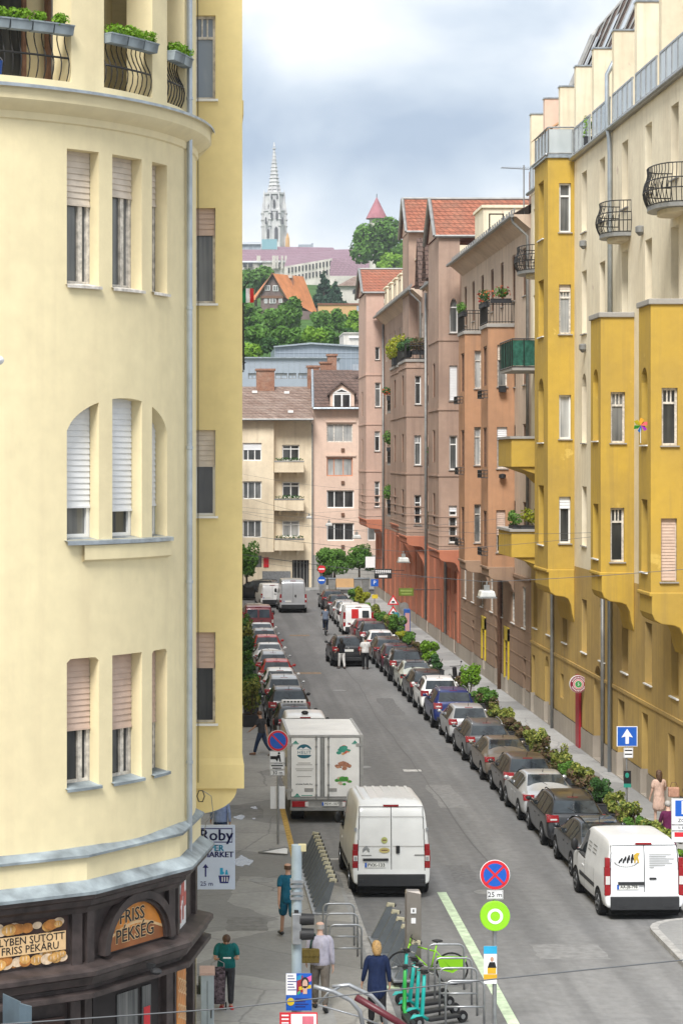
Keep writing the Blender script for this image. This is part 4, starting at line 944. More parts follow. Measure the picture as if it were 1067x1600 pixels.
# eaves and roof
def eaves(parent, Y0, Y1, z, over=.75, m=M_tile_or, rise=3.4, depth=5.0, gut=True):
    b = MB(); b.box(XF-over, XF+.3, Y0, Y1, z, z+.1); b.prism([(XF-over+.1, Y0, z), (XF, Y0, z), (XF, Y0, z-.55)], (0, Y1-Y0, 0)); obj('eaves_soffit', b, M_wood if False else M_beige, parent)
    b = MB(); b.quad((XF-over-.05, Y0, z+.11), (XF-over-.05, Y1, z+.11), (XF+depth, Y1, z+rise), (XF+depth, Y0, z+rise)); b.quad((XF-over-.05, Y0, z+.08), (XF+depth, Y0, z+rise-.1), (XF+depth, Y0, z+rise), (XF-over-.05, Y0, z+.12)); obj('roof', b, m, parent)
    b = MB(); b.tube([(XF-over-.09, Y0, z+.05), (XF-over-.09, Y1, z+.05)], .1, 7)
    k = int((Y1-Y0)/.8)
    for i in range(k): yy = Y0+.4+i*.8; b.box(XF-over+.05, XF-over+.09, yy-.15, yy+.15, z+.12, z+.42)
    obj('gutter', b, M_gutter, parent)
    b = MB(); b.tube([(XF-over-.05, Y0+.25, z), (XF-over, Y0+.25, z-.25), (XF-.1, Y0+.25, z-.85), (XF-.1, Y0+.25, 7)], .07, 7); obj('downpipe', b, M_gutter, parent, smooth=True)
eaves(BB, 98.4, 123.8, 22.45, m=M_tile_dk)
b = MB(); b.box(15.3, 18, 117, 120.5, 22.8, 25.0); b.box(15.2, 18.1, 116.9, 120.6, 25.002, 25.15); obj('dormer', b, M_cream_up, BB)
window(BB, FACE_US(117), 15.6, 16.4, 23.2, 24.7, 0.02, M_wood, G_dark)
b = MB(); b.box(15.1, 17.5, 98.5, 99.5, 22.4, 24.6); obj('parapet', b, M_brick, BB)
# ======================= mauve building with gables
MV = thing('mauve_apartment_building', 'long mauve apartment building with orange gabled roofs above a terracotta ground floor', 'building', (15, 155, 0), world=True)
Ym = [127, 130.5, 134.5, 138, 142, 146, 150, 154, 158, 162, 166, 170, 174, 178, 182]
ml = [opk(y-.5, y+.5, 3.6, 5.7, .07, k=W(pane=G_dark, fm=M_terra)) for y in Ym]
mg = [opk(y-.5, y+.5, .2, 2.6, .09) for y in Ym[::2]]+[opk(y-.45, y+.45, 1.2, 2.7, .09) for y in Ym[1::2]]
mw = [opk(y-.5, y+.5, a, c, .07, k=W(pane=(G_grey, G_dark, G_lace)[i % 3], fm=M_oldwhite)) for i, y in enumerate(Ym) for a, c in ((19.3, 21.3), (15.1, 17.1), (11.3, 13.2), (7.6, 9.5))]
st(MV, 'wall', XF, 124.2, 184, 6.0, 22.7, M_mauve, mw); st_win(MV, XF, mw)
st(MV, 'ground_floor', XF-.03, 124.2, 184, .92, 6.0, M_terra, [dict(o, z0=max(.92, o['z0']), nb=o['z0'] < .8) for o in mg]+ml); st_win(MV, XF-.03, ml)
st(MV, 'plinth', XF-.07, 124.2, 184, 0, .92, M_plinth, [dict(o, z1=.92, nt=1) for o in mg if o['z0'] < .8])
for o in mg:
    b = MB(FACE_ST(XF)); b.box(o['u0']-.04, o['u1']+.04, o['d']-.08, o['d']-.03, o['z0']-.05, o['z1']); obj('door' if o['z0'] < .5 else 'ground_window', b, M_wood if o['z0'] < .5 else G_dark, MV)
b = MB(); b.quad((XF, 124.2, 0), (24, 124.2, 0), (24, 124.2, 22.6), (XF, 124.2, 22.6)); b.quad((XF, 184, 0), (24, 184, 0), (24, 184, 22.6), (XF, 184, 22.6)); obj('wall', b, M_mauve, MV)
for y in [125.5+4*i for i in range(15)]: b = MB(); b.box(XF-.09, XF, y-.15, y+.15, .9, 5.9); obj('pilaster_strip', b, M_terra, MV)
def mfront(Y1, Y2): return [opk((Y1+Y2)/2-.6, (Y1+Y2)/2+.6, a, c, .06, k=W(pane=G_dark, fm=M_wood)) for a, c in ((15.1, 17.1), (11.3, 13.2), (7.6, 9.5))]
SC = [(701.7, 715, 466, 520, W(pane=G_grey, mul='transom', arch=.9)), (701.7, 714, 571, 626, W(pane=G_lace, shut=.97, sm=M_shut_w)), (701.6, 714, 680.5, 734, W(pane=G_grey, mul='transom')), (701, 713.5, 790, 848, W(pane=G_dark, shut=.15, mul='transom'))]
oriel(MV, 125, 130.6, 13.79, 6.2, 24.3, M_mauve, SC, mfront(125, 130), console=.8, cm=M_terra, steps=3)
SB = [(648, 657.5, 587, 631.7, W(pane=G_dark, mul='transom')), (647, 657.6, 680, 726.7, W(pane=G_grey, mul='trio')), (647, 657.6, 773.5, 820, W(pane=G_dark, mul='transom'))]
oriel(MV, 143, 148.5, 13.65, 6.4, 17.9, M_mauve, SB, mfront(143, 148), console=.8, cm=M_terra, steps=3, cap=M_conc)
oriel(MV, 150.5, 157, 13.85, 6.9, 17.9, M_mauve, [], mfront(151, 156), console=.6, cm=M_terra, steps=2, cap=M_conc)
SA = [(585.7, 594.6, 597.6, 635.6, W(pane=G_grey, mul='transom')), (585, 593.5, 673.6, 705, W(pane=G_dark, mul='trio')), (585, 593, 752, 792, W(pane=G_grey, mul='transom')), (586, 593, 542, 562, W(pane=G_dark))]
oriel(MV, 176, 184, 13.55, 6.6, 25.0, M_rose, SA, mfront(176, 184), console=.9, cm=M_terra, steps=2)
oriel(MV, 149, 153.5, 14.4, 18.0, 27.1, M_mauve, [], (), Xb=19, name='gable_tower')
b = MB(); a = 8
for yc in (143.0, 150.5):
    b.prism([(13.75, yc+.3, 6.2), (XF, yc+.3, 6.2)]+[(XF-.15-1.1*math.cos(R(90*i/6)), yc+.3, 3.9+2.3*math.sin(R(90*i/6))) for i in range(6, -1, -1)][::-1][:0]+[(XF, yc+.3, 4.0), (XF-.25, yc+.3, 4.8), (XF-.7, yc+.3, 5.6)], (0, 1.0, 0))
obj('arched_bracket', b, M_terra, MV)
for Y1, Y2, xf, zb in ((125, 130.6, 13.79, 6.5), (143, 148.5, 13.65, 6.7), (150.5, 157, 13.85, 7.2), (176, 184, 13.55, 6.9)):
    for i, z in enumerate((zb, zb+.55, zb+1.1, zb+1.65, 10.5, 14.3, 18.3 if Y1 in (125, 176) else 17.5)):
        b = MB(); e = .025 if i < 4 else .05; b.box(xf-e, XF, Y1-e, Y2+e, z, z+.05+e); obj('string_course', b, M_mauve if Y1 < 176 else M_rose, MV)
for y in (131.2, 142.6, 175.4):
    b = MB(); b.tube([(XF-.12, y, 1), (XF-.12, y, 22.4)], .09, 7); obj('downpipe', b, M_gutter, MV, smooth=True)
def gable(parent, Y1, Y2, x0, x1, ze, zr, hip=False):
    """roof with its ridge running into the building; near slope faces the camera side"""
    ym = (Y1+Y2)/2; b = MB(); o = .35; xr = x1-(1.6 if hip else 0)
    b.quad((x0-.15, Y1-o, ze), (x1, Y1-o, ze), (xr, ym, zr), (x0-.15, ym, zr)); b.quad((x0-.15, Y2+o, ze), (x1, Y2+o, ze), (xr, ym, zr), (x0-.15, ym, zr))
    if hip: b.poly([(x1, Y1-o, ze), (x1, Y2+o, ze), (xr, ym, zr)])
    r_ = obj('roof', b, M_tile_or, parent)
    b = MB(); b.poly([(x0-.02, Y1, ze), (x0-.02, Y2, ze), (x0-.02, ym, zr-.15)]); obj('gable_wall', b, M_mauve, parent)
    b = MB()
    for s in (Y1-o, Y2+o): b.tube([(x0-.2, s, ze-.05), (x0-.2, ym, zr+.02)], .12, 5)
    b.tube([(x0-.2, ym, zr+.03), (xr, ym, zr+.03)], .1, 6); b.tube([(x0-.2, Y1-o-.08, ze-.06), (x1, Y1-o-.08, ze-.06)], .09, 6); obj('verge', b, M_gutter, parent)
gable(MV, 125.3, 130.3, 13.75, 20.5, 24.35, 26.75)
gable(MV, 149, 153.6, 14.38, 21.0, 27.1, 29.6, hip=True)
gable(MV, 176.3, 183, 13.45, 17.5, 25.05, 27.2)
eaves(MV, 132, 138.5, 22.3, m=M_tile_or); eaves(MV, 146, 175.8, 22.9, m=M_tile_or)
for (y0, y1) in ((132, 136), (148, 174)):
    for k in range(int((y1-y0)/4)+1):
        yy = y0+4*k; b = MB(); b.box(14.9, 17, yy, yy+2.4, 23.1, 25.1); b.box(14.8, 17, yy-.08, yy+2.48, 25.102, 25.22); obj('dormer', b, M_cream_up, MV)
        window(MV, FACE_ST(14.9), yy+.4, yy+2.0, 23.3, 24.8, 0, M_wood, G_dark, name='dormer_window')
for y0, x0 in ((133.2, 14.1), (139.6, 14.3)):
    b = MB(); b.poly([(x0, y0, 22.7), (x0, y0+2.2, 22.7), (x0, y0+1.1, 25.6)]); b.quad((x0-.2, y0-.2, 22.6), (x0-.2, y0+1.1, 25.8), (17, y0+1.1, 25.8), (17, y0-.2, 22.6)); b.quad((x0-.2, y0+2.4, 22.6), (x0-.2, y0+1.1, 25.8), (17, y0+1.1, 25.8), (17, y0+2.4, 22.6)); obj('gable_dormer', b, M_tile_dk, MV)
for Y0, Y1, z in ((132, 134.4, 7.2), (132, 134.4, 11.1), (132, 134.4, 15.0), (160.5, 163, 7.4), (160.5, 163, 11.2), (160.5, 163, 15.1)):
    b = MB(); b.box(14.15, XF, Y0, Y1, z-.14, z); f_ = obj('balcony', b, M_conc, MV); b = MB(); railing(b, [(14.17, Y1), (14.17, Y0), (XF, Y0)], z, z+1.05, .14, .016, rails=(.05, .5, 1)); obj('balcony_railing', b, M_iron, f_)
for Y0, X0, z in ((143, 13.65, 18.07), (150.5, 13.85, 18.07)):
    b = MB(); railing(b, [(X0, Y0+5.5), (X0, Y0), (XF, Y0)], z, z+1.05, .2, .018, rails=(.05, .85, 1)); obj('balcony_railing', b, M_iron, MV)
for yy, z in ((113.9, 14.4), (104.2, 14.4), (104.2, 6.9), (113.5, 7.0), (104.2, 10.6), (113.5, 10.7)):
    b = MB(); railing(b, [(13.74, yy+.75), (13.45, yy+.72), (13.45, yy-.72), (13.74, yy-.75)], z, z+.35, .12, .012, rails=(0, .5, 1)); obj('window_guard', b, M_iron, BB)
# ---------------------------------------------------------------- plants on the balconies
def potted(label, at, r, lf, seed, n=240, leaf=.06, pot=(.5, .18, .2), fl=None, group=None):
    rng = random.Random(seed); t = thing('balcony_plant', label, 'plant', at, 0, group)
    b = MB(); px_, py_, pz = pot; b.box(-py_/2-.02, py_/2+.02, -px_/2, px_/2, 0, pz); b.box(-py_/2-.035, py_/2+.035, -px_/2-.015, px_/2+.015, pz-.03, pz); obj('pot', b, M_planter, t)
    b = MB(); leaves(b, (0, 0, pz+r[2]*.75), r, n, leaf, rng, lumps=[(Vector((rng.uniform(-.5, .5)*r[0], rng.uniform(-.6, .6)*r[1], rng.uniform(-.3, .4)*r[2])), Vector((r[0]*.55, r[1]*.5, r[2]*.6))) for _ in range(6)]); obj('foliage', b, lf, t, recalc=False)
    if fl:
        b = MB(); leaves(b, (0, 0, pz+r[2]*.9), (r[0]*1.1, r[1]*1.05, r[2]*.9), n//5, leaf*1.1, rng); obj('flowers', b, LF_flower, t, recalc=False)
    return t
potted('red flowering plant box on the railing of the nearer orange brown bay', (13.72, 104.6, 18.75), (.28, 1.1, .4), LF_dark, 5, 300, .07, (1.8, .25, .22), True)
potted('red and green plant pot at the street end of the nearer orange brown bay top', (14.35, 103.35, 18.9), (.45, .25, .35), LF_mid, 6, 200, .07, (.3, .9, .2), True)
potted('low green plant box on the railing of the farther orange brown bay', (13.75, 113.4, 18.9), (.3, 1.0, .35), LF_mid, 7, 240, .07, (1.8, .25, .22))
potted('large yellow green shrub on the mauve bay roof terrace', (13.9, 152.5, 18.1), (.9, 1.3, 1.15), LF_yel, 8, 900, .11, (1.2, .6, .5))
potted('dark trailing plants on the mauve bay roof terrace beside the yellow green shrub', (13.9, 145.2, 18.3), (.8, 1.5, .6), LF_dark, 9, 800, .11, (1.6, .5, .4))
potted('purple brown climber on the roof terrace of the mauve bay', (14.5, 143.4, 18.4), (.75, .4, .5), LF_red, 19, 400, .1, (.4, .8, .3))
potted('round topiary bush hanging from a mauve building balcony', (14.15, 161.5, 12.1), (.55, .6, .75), LF_mid, 10, 500, .09, (.6, .3, .3))
potted('red geranium box on the upper mauve building balcony', (14.15, 161.4, 15.9), (.5, .7, .4), LF_dark, 11, 300, .09, (.8, .3, .3), True)
potted('leafy plant on the lowest mauve building balcony', (14.15, 161.2, 8.2), (.5, .6, .75), LF_mid, 12, 400, .1, (.6, .3, .3))
for z, nm in ((7.2, 'lowest'), (11.1, 'middle'), (15.0, 'top')): potted('dark potted plants on the '+nm+' iron balcony beside the mauve gable tower', (14.3, 132.5, z+.02), (.35, .4, .5), LF_dark, int(z), 160, .08, (.4, .3, .4))
potted('green plants along the wall top of the lower yellow balcony', (13.7, 94.5, 8.46), (.3, .9, .4), LF_mid, 13, 300, .07, (1.4, .25, .16))
potted('spiky green plant at the corner of the lower yellow balcony', (14.35, 93.9, 8.46), (.55, .25, .45), LF_yel, 14, 220, .08, (.25, .9, .16))
potted('small green plant behind the glass railing on the roof terrace', (14.95, 83.6, 23.55), (.2, .3, .5), LF_box, 15, 140, .06, (.3, .25, .3))
potted('small green plant at the foot of the far terrace glass', (14.2, 90.1, 23.65), (.2, .3, .25), LF_mid, 16, 90, .06, (.3, .25, .15))
pw = thing('pinwheel', 'rainbow pinwheel stuck in a window box of the nearest yellow bay', 'pinwheel', (13.7, 67.5, 12.5)); b = MB(); b.tube([(0, 0, -.55), (0, 0, 0)], .012, 5); obj('stick', b, M_white, pw)
for i, c in enumerate(((.6, .02, .02), (.65, .3, .01), (.6, .5, .02), (.05, .4, .05), (.02, .15, .5), (.3, .03, .4))):
    a = i*PI/3; b = MB(); b.poly([(0, -.02, 0), (.2*math.cos(a), -.05, .2*math.sin(a)), (.24*math.cos(a+.5), 0, .24*math.sin(a+.5)), (.13*math.cos(a+.9), .02, .13*math.sin(a+.9))]); obj('vane', b, plain('pinwheel_colour', c, .5), pw)
ar = MB(); ax, ay, az = 16.0, 104, 22.8; pt = GP(818, 300, 104)
ar.tube([(pt.x, 104, 22.6), (pt.x, 104, GZ(258, 104))], .035, 6); zt = GZ(262, 104); ar.tube([(GX(783, 104), 104, zt), (GX(829, 104), 104.6, zt)], .02, 5)
for k in range(12): x = GX(784+4*k, 104); ar.tube([(x, 103.7, zt), (x, 104.5, zt)], .012, 4)
solo('roof_antenna', ar, M_gutter, 'television aerial on a mast above the beige building roof', 'antenna', (pt.x, 104, 22.6))
# ---------------------------------------------------------------- houses closing the end of the street
YE = 194.0; FE = FACE_US(YE)
def pw_(px0, px1, t, bt, Y=YE, d=.16, **k): return (GX(px0, Y), GX(px1, Y), GZ(bt, Y), GZ(t, Y), d, k)
def us_block(parent, Y, X0, X1, z0, z1, m, wl, name='wall', **kw):
    b = MB(); wall(b, PF(FACE_US(Y)), X0, X1, z0, z1, [op(a, c, q, e, d) for a, c, q, e, d, k in wl]); obj(name, b, m, parent)
    for a, c, q, e, d, k in wl: window(parent, FACE_US(Y), a, c, q, e, d, fw=.1, **k)
EC = thing('straw_apartment_house', 'straw yellow apartment house with small balconies and weathered tiled roof at the street end', 'building', (5, 194, 0), world=True)
wl = [pw_(379.5, 409, 692, 720, 193.2, shut=.38, sm=M_shut_w, mul='three'), pw_(379.5, 409, 752, 780, 193.2, mul='three', pane=G_grey), pw_(379.5, 409, 813, 840, 193.2, mul='three', pane=G_grey), pw_(331, 358, 692, 720, 193.2, mul='three'), pw_(331, 358, 752, 780, 193.2, mul='three'), pw_(331, 358, 813, 840, 193.2, mul='three')]
xs, xe = GX(428, 193.2), GX(488.5, YE)
us_block(EC, 193.2, -3, xs, 3.3, 15.1, M_end_cream, wl)
b = MB(); b.quad((xs, 193.2, 3.3), (xs, YE, 3.3), (xs, YE, 15.1), (xs, 193.2, 15.1)); b.quad((-3, 193.2, 3.3), (xs, 193.2, 3.3), (xs, YE, 3.3), (-3, YE, 3.3)); b.quad((-3, 193.2, 0), (-3, 206, 0), (-3, 206, 15), (-3, 193.2, 15)); obj('wall', b, M_end_cream, EC)
wl = [pw_(441, 468, 695, 720, mul='two'), pw_(441, 468, 753, 777.5, mul='two', pane=G_dark), pw_(441, 468, 813.5, 839, mul='two', pane=G_lace)]
us_block(EC, YE, xs, xe, 3.3, 15.1, M_end_cream, wl)
for t, bt, solid in ((720, 735.5, 1), (779, 795, .85), (841, 857, .85)):
    b = MB(); x0, x1 = GX(428.5, YE), GX(474, YE); z0, z1 = GZ(bt, YE), GZ(t, YE); b.box(x0, x1, 193.0, YE, z0-.14, z0); b.box(x0, x1, 193.0, 193.1, z0, z1-.1); b.box(x1-.1, x1, 193.1, YE, z0, z1-.1)
    for xx in (x0+.4, x1-.6): b.prism([(xx, 193.1, z0-.14), (xx, YE, z0-.14), (xx, YE, z0-.6)], (.25, 0, 0))
    bb = obj('balcony', b, M_end_cream, EC); b = MB(); b.box(x0-.03, x1+.03, 192.97, 193.12, z1-.1, z1+.02); obj('balcony_cap', b, M_gutter if t > 730 else M_conc, bb)
    b = MB(); leaves(b, ((x0+x1)/2, 193.1, z1+.15), ((x1-x0)/2, .15, .16), 160, .09, random.Random(t)); obj('balcony_greenery', b, LF_dark, bb, recalc=False)
b = MB(); x1g, x2g = GX(456.6, YE), GX(483, YE); wall(b, PF(FE), -3, xe, 0, 3.3, [op(x1g, x2g, .05, 2.55, .6), op(GX(393, YE), GX(409, YE), 1.9, 2.95, .1), op(GX(331, YE), GX(380, YE), .3, 2.7, .2)]); obj('ground_floor', b, M_end_cream, EC)
b = MB(); b.box(x1g, x2g, YE+.5, YE+.58, 0, 2.55)
obj('gate', b, M_black, EC); b = MB(); b.box(GX(393, YE), GX(409, YE), YE+.08, YE+.1, 1.9, 2.95); obj('ground_window', b, G_grey, EC); b = MB(); b.box(GX(331, YE), GX(380, YE), YE+.18, YE+.2, .3, 2.7); obj('ground_window', b, G_dark, EC)
for i in range(5):
    x = x1g+(x2g-x1g)*(i+.5)/5; b = MB(); b.box(x-.04, x+.04, YE+.46, YE+.5, .1, 2.5); obj('gate_bar', b, M_gutter, EC)
b = MB(); b.box(GX(410, YE), GX(454, YE), YE-.12, YE-.04, 0, 1.55)
for i in range(20): x = GX(410+2.2*i, YE); b.box(x, x+.05, YE-.16, YE-.12, 0, 1.6)
obj('garage_shutter', b, M_gal, EC)
b = MB(); b.box(GX(412, YE), GX(420, YE), YE-.05, YE-.01, 1.9, 2.8); obj('notice_board', b, M_signred, EC)
zr = GZ(604, 200); b = MB(); b.quad((-3.5, 192.6, 15.05), (xe, 192.6, 15.05), (xe+.2, 200, zr), (-3.5, 200, zr)); b.quad((-3.5, 207, 15.05), (xe, 207, 15.05), (xe+.2, 200, zr), (-3.5, 200, zr)); obj('roof', b, M_tile_old, EC)
b = MB(); b.tube([(-3.5, 192.55, 15.05), (xe, 192.55, 15.05)], .1, 6); obj('gutter', b, M_gutter, EC)
b = MB(); xh = GX(445, 193); b.quad((xs-2.4, 192.58, 15.1), (xs+.3, 192.58, 15.1), (xs+.1, 192.9, 15.3), (GX(392, 196), 196, 16.6)); obj('roof_valley', b, M_tile_old, EC)
for (a, c, t, bt, Y) in ((401, 429, 579, 603, 199), (481, 499, 574, 598, 199.5), (501, 518, 568, 590, 201), (512, 526, 556, 578, 204)):
    b = MB(); b.box(GX(a, Y), GX(c, Y), Y, Y+1.2, GZ(bt+12, Y), GZ(t, Y)); b.box(GX(a, Y)-.1, GX(c, Y)+.1, Y-.1, Y+1.3, GZ(t, Y), GZ(t, Y)+.18); obj('chimney', b, M_brick, EC)
for px, py in ((398, 611), (448, 612), (454, 644)):
    z = GZ(py, 196); b = MB(); f = (z-15.05)/(zr-15.05); y = 192.6+7.4*f; b.box(GX(px-4, y), GX(px+4, y), y-.35, y, z-.1, z+.12); obj('skylight', b, M_white, EC)
b = MB(); x = GX(488, 193.8); b.tube([(x, 193.75, .1), (x, 193.75, 14.6), (x-.2, 193.2, 15)], .07, 6); obj('downpipe', b, M_gutter, EC)
EP = thing('salmon_apartment_house', 'salmon pink apartment house with wide windows and a pointed attic dormer at the street end', 'building', (13, 194, 0), world=True)
wl = [pw_(510.5, 551, 662.5, 691, mul='three', pane=G_lace, fm=M_oldwhite), pw_(510.5, 551, 715, 744, mul='three', pane=G_lace, fm=plain('salmon_frame', (.55, .25, .15), .6)), pw_(510.5, 553, 766, 794, mul='three', pane=G_dark), pw_(510.5, 553, 817, 845, mul='three', pane=G_dark)]
x0, x1 = xe+.002, 19.0; wl.append(pw_(574, 587, 820, 845, mul='one', pane=G_grey))
us_block(EP, YE, x0, x1, 3.0, 16.1, M_end_pink, wl)
b = MB(); b.quad((x1, YE, 0), (x1, 206, 0), (x1, 206, 16), (x1, YE, 16)); obj('wall', b, M_end_pink, EP)
for t in (659, 712): b = MB(); xa, xb = GX(509, YE), GX(556, YE); b.box(xa, xb, YE-.12, YE-.003, GZ(t+1, YE), GZ(t-2, YE)); obj('window_hood', b, M_end_pink, EP)
for py in (703, 754, 804, 854): b = MB(); c = GP(535.5, py, YE); b.box(c.x-.15, c.x+.15, YE-.12, YE-.003, c.z-.15, c.z+.15); obj('vent_cowl', b, M_wood, EP)
b = MB(); wall(b, PF(FE), x0, x1, 0, 3.0, [op(GX(500, YE), GX(520, YE), .3, 2.4, .2)]); obj('ground_floor', b, M_conc, EP); b = MB(); b.box(GX(500, YE), GX(520, YE), YE+.18, YE+.2, .3, 2.4); obj('ground_window', b, G_dark, EP)
b = MB(); b.box(GX(520, YE), GX(556, YE), YE-.06, YE-.003, 0, .9); obj('plinth', b, M_orange_wall, EP)
zp = GZ(578, 198.5); b = MB(); b.quad((x0, 193.4, 16.05), (x1, 193.4, 16.05), (x1, 198.5, zp), (x0+.2, 198.5, zp)); b.quad((x0, 205, 16.05), (x1, 205, 16.05), (x1, 198.5, zp), (x0+.2, 198.5, zp)); b.poly([(x0, 193.4, 16.05), (x0+.2, 198.5, zp), (x0, 205, 16.05)]); obj('roof', b, M_tile_dk, EP)
b = MB(); b.tube([(x0, 193.35, 16.05), (x1, 193.35, 16.05)], .1, 6); b.tube([(x0, 193.35, 16.1), (x0+.2, 198.5, zp)], .12, 5); obj('gutter', b, M_lead, EP)
# dormer with its pointed window
yd = 193.7; xa, xb, xm = GX(516, yd), GX(553.5, yd), GX(533.5, yd); zb, zs, za = GZ(640, yd), GZ(614, yd), GZ(600, yd)
b = MB(); b.prism([(xa, yd, zb), (xb, yd, zb), (xb, yd, zs), (xm, yd, za), (xa, yd, zs)], (0, 3.5, 0)); dm = obj('dormer', b, M_end_pink, EP)
b = MB()
for s in (xa-.2, xb+.2): b.prism([(s, yd-.2, zs-.2), (xm, yd-.2, za+.08), (xm, yd-.2, za+.25), (s, yd-.2, zs)], (0, 3.8, 0))
obj('dormer_roof', b, M_tile_dk, dm)
b = MB(); wa, wb = GX(520, yd), GX(548, yd); b.box(wa, wb, yd-.06, yd-.01, zb+.15, zs-.05); b.prism([(wa, yd-.06, zs), (wb, yd-.06, zs), (xm, yd-.06, za-.35)], (0, .05, 0)); obj('dormer_window', b, M_white, dm)
b = MB(); wm = (wa+wb)/2; b.box(wa+.12, wm-.07, yd-.075, yd-.062, zb+.27, zs-.17); b.box(wm+.07, wb-.12, yd-.075, yd-.062, zb+.27, zs-.17); b.prism([(wa+.3, yd-.075, zs+.1), (wb-.3, yd-.075, zs+.1), (xm, yd-.075, za-.5)], (0, .012, 0)); obj('pane', b, G_dark, dm)
b = MB(); b.box(GX(550, 197), GX(564, 197), 196.6, 196.9, GZ(579, 197), GZ(573, 197)+.2); obj('skylight', b, G_blue, EP)
# ---------------------------------------------------------------- grey halls behind
M_clad = plain('grey_blue_cladding', (.26, .30, .35), .5, .4, .2, .08, .4); M_clad2 = plain('light_metal_cladding', (.36, .40, .45), .45, .4, .3, .08, .4)
Yh = 236; GH = thing('glass_front_hall', 'low metal clad hall with a strip of windows behind the weathered tiled roof', 'building', (10, Yh, 10), world=True)
x0, x1 = GX(372, Yh), GX(530, Yh); b = MB(); wall(b, PF(FACE_US(Yh)), x0, x1, 9, GZ(560, Yh), [op(GX(a, Yh), GX(c, Yh), GZ(592, Yh), GZ(583, Yh), .15) for a, c in ((388, 401), (430, 449), (451, 463), (466, 480), (500, 520))]); b.box(x0, x1, Yh+1, Yh+18, 9, GZ(560, Yh)-.01); obj('wall', b, M_clad2, GH)
b = MB(); b.box(x0-.2, x1+.2, Yh-.3, Yh+18, GZ(560, Yh), GZ(558, Yh)); obj('roof', b, M_lead, GH)
for a, c in ((388, 401), (430, 449), (451, 463), (466, 480), (500, 520)): window(GH, FACE_US(Yh), GX(a, Yh), GX(c, Yh), GZ(592, Yh), GZ(583, Yh), .12, M_gutter, G_blue, mul='two')
b = MB()
for i in range(19): x = x0+(x1-x0)*i/18; b.box(x-.03, x+.03, Yh-.03, Yh-.005, GZ(582, Yh), GZ(561, Yh))
obj('cladding_seam', b, M_lead, GH)
Yh = 262; GH2 = thing('grey_clad_hall', 'grey blue clad hall with a slightly pitched metal roof below the wooded hill', 'building', (15, Yh, 12), world=True)
x0, x1, xk = GX(430, Yh), GX(600, Yh), GX(486, Yh); b = MB(); b.prism([(x0, Yh, 10), (x1, Yh, 10), (x1, Yh, GZ(543, Yh)), (xk, Yh, GZ(535.5, Yh)), (x0, Yh, GZ(541, Yh))], (0, 16, 0)); obj('wall', b, M_clad, GH2)
b = MB(); b.add([(x0-.2, Yh-.4, GZ(541, Yh)), (xk, Yh-.4, GZ(535.3, Yh)), (x1, Yh-.4, GZ(542.7, Yh)), (x0-.2, Yh+17, GZ(541, Yh)+.8), (xk, Yh+17, GZ(535.3, Yh)+.8), (x1, Yh+17, GZ(542.7, Yh)+.8), (x0-.2, Yh-.4, GZ(543, Yh)), (xk, Yh-.4, GZ(538, Yh)), (x1, Yh-.4, GZ(545, Yh))], [(0, 1, 4, 3), (1, 2, 5, 4), (0, 1, 7, 6), (1, 2, 8, 7)]); obj('roof', b, M_lead, GH2)
b = MB()
for i in range(24): x = x0+(x1-x0)*i/23; b.box(x-.03, x+.03, Yh-.04, Yh-.005, 12, GZ(545, Yh))
for z in (GZ(552, Yh), GZ(560, Yh)): b.box(x0, x1, Yh-.05, Yh-.006, z, z+.06)
obj('cladding_seam', b, M_clad2, GH2)
Yh = 268; BX = thing('beige_flat_house', 'small beige flat roofed house beside the grey clad hall', 'building', (GX(560, Yh), Yh, 20), world=True)
b = MB(); b.box(GX(537, Yh), GX(600, Yh), Yh, Yh+8, 14, GZ(521, Yh)); b.box(GX(536, Yh), GX(601, Yh), Yh-.2, Yh+8.2, GZ(521, Yh), GZ(519.5, Yh)); obj('wall', b, M_stone, BX); b = MB(); b.box(GX(545, Yh), GX(600, Yh), Yh-.25, Yh-.02, GZ(528, Yh), GZ(525, Yh)); obj('balcony', b, M_white, BX)
# ---------------------------------------------------------------- half-timbered house on the hill
Yt = 480; TH = thing('half_timbered_house', 'half timbered hillside house with a steep orange tiled roof', 'building', (GX(445, Yt), Yt, 42), world=True)
zb = GZ(500, Yt); ze = GZ(462, Yt); xg0, xg1, xp = GX(403, Yt), GX(445, Yt), GX(425.5, Yt); zp = GZ(427.5, Yt)
M_timber = plain('grey_brown_timber_wall', (.16, .12, .11), .8, .2, 0, .3, .8)
b = MB(); b.poly([(xg0+.6, Yt, zb), (xg1-.3, Yt, zb), (xg1-.3, Yt, ze), (xp, Yt, zp-.3), (xg0+.6, Yt, ze)]); b.quad((xg1-.3, Yt, zb-2), (GX(497, 492), 492, zb-2), (GX(497, 492), 492, ze-2), (xg1-.3, Yt, ze)); obj('wall', b, M_timber, TH)
rx = GX(466, 487); b = MB(); b.quad((xp, Yt-.6, zp), (GX(474, 490), 490, GZ(432, 490)), (GX(498, 490), 490, GZ(492, 490)-.3), (GX(446.5, Yt), Yt-.6, ze-.5)); b.quad((xp, Yt-.6, zp), (GX(474, 490), 490, GZ(432, 490)), (xg0-2, 490, ze-1), (xg0-.4, Yt-.6, ze-.8)); obj('roof', b, plain('salmon_orange_roof', (.58, .22, .09), .8, .2, 0, .18, .5), TH)
b = MB(); b.tube([(xg0-.5, Yt-.65, ze-.8), (xp, Yt-.65, zp), (GX(446.5, Yt), Yt-.65, ze-.5)], .22, 4); b.box(xg0+.6, xg1-.3, Yt-.25, Yt-.05, ze-.6, ze); obj('verge', b, M_wood, TH)
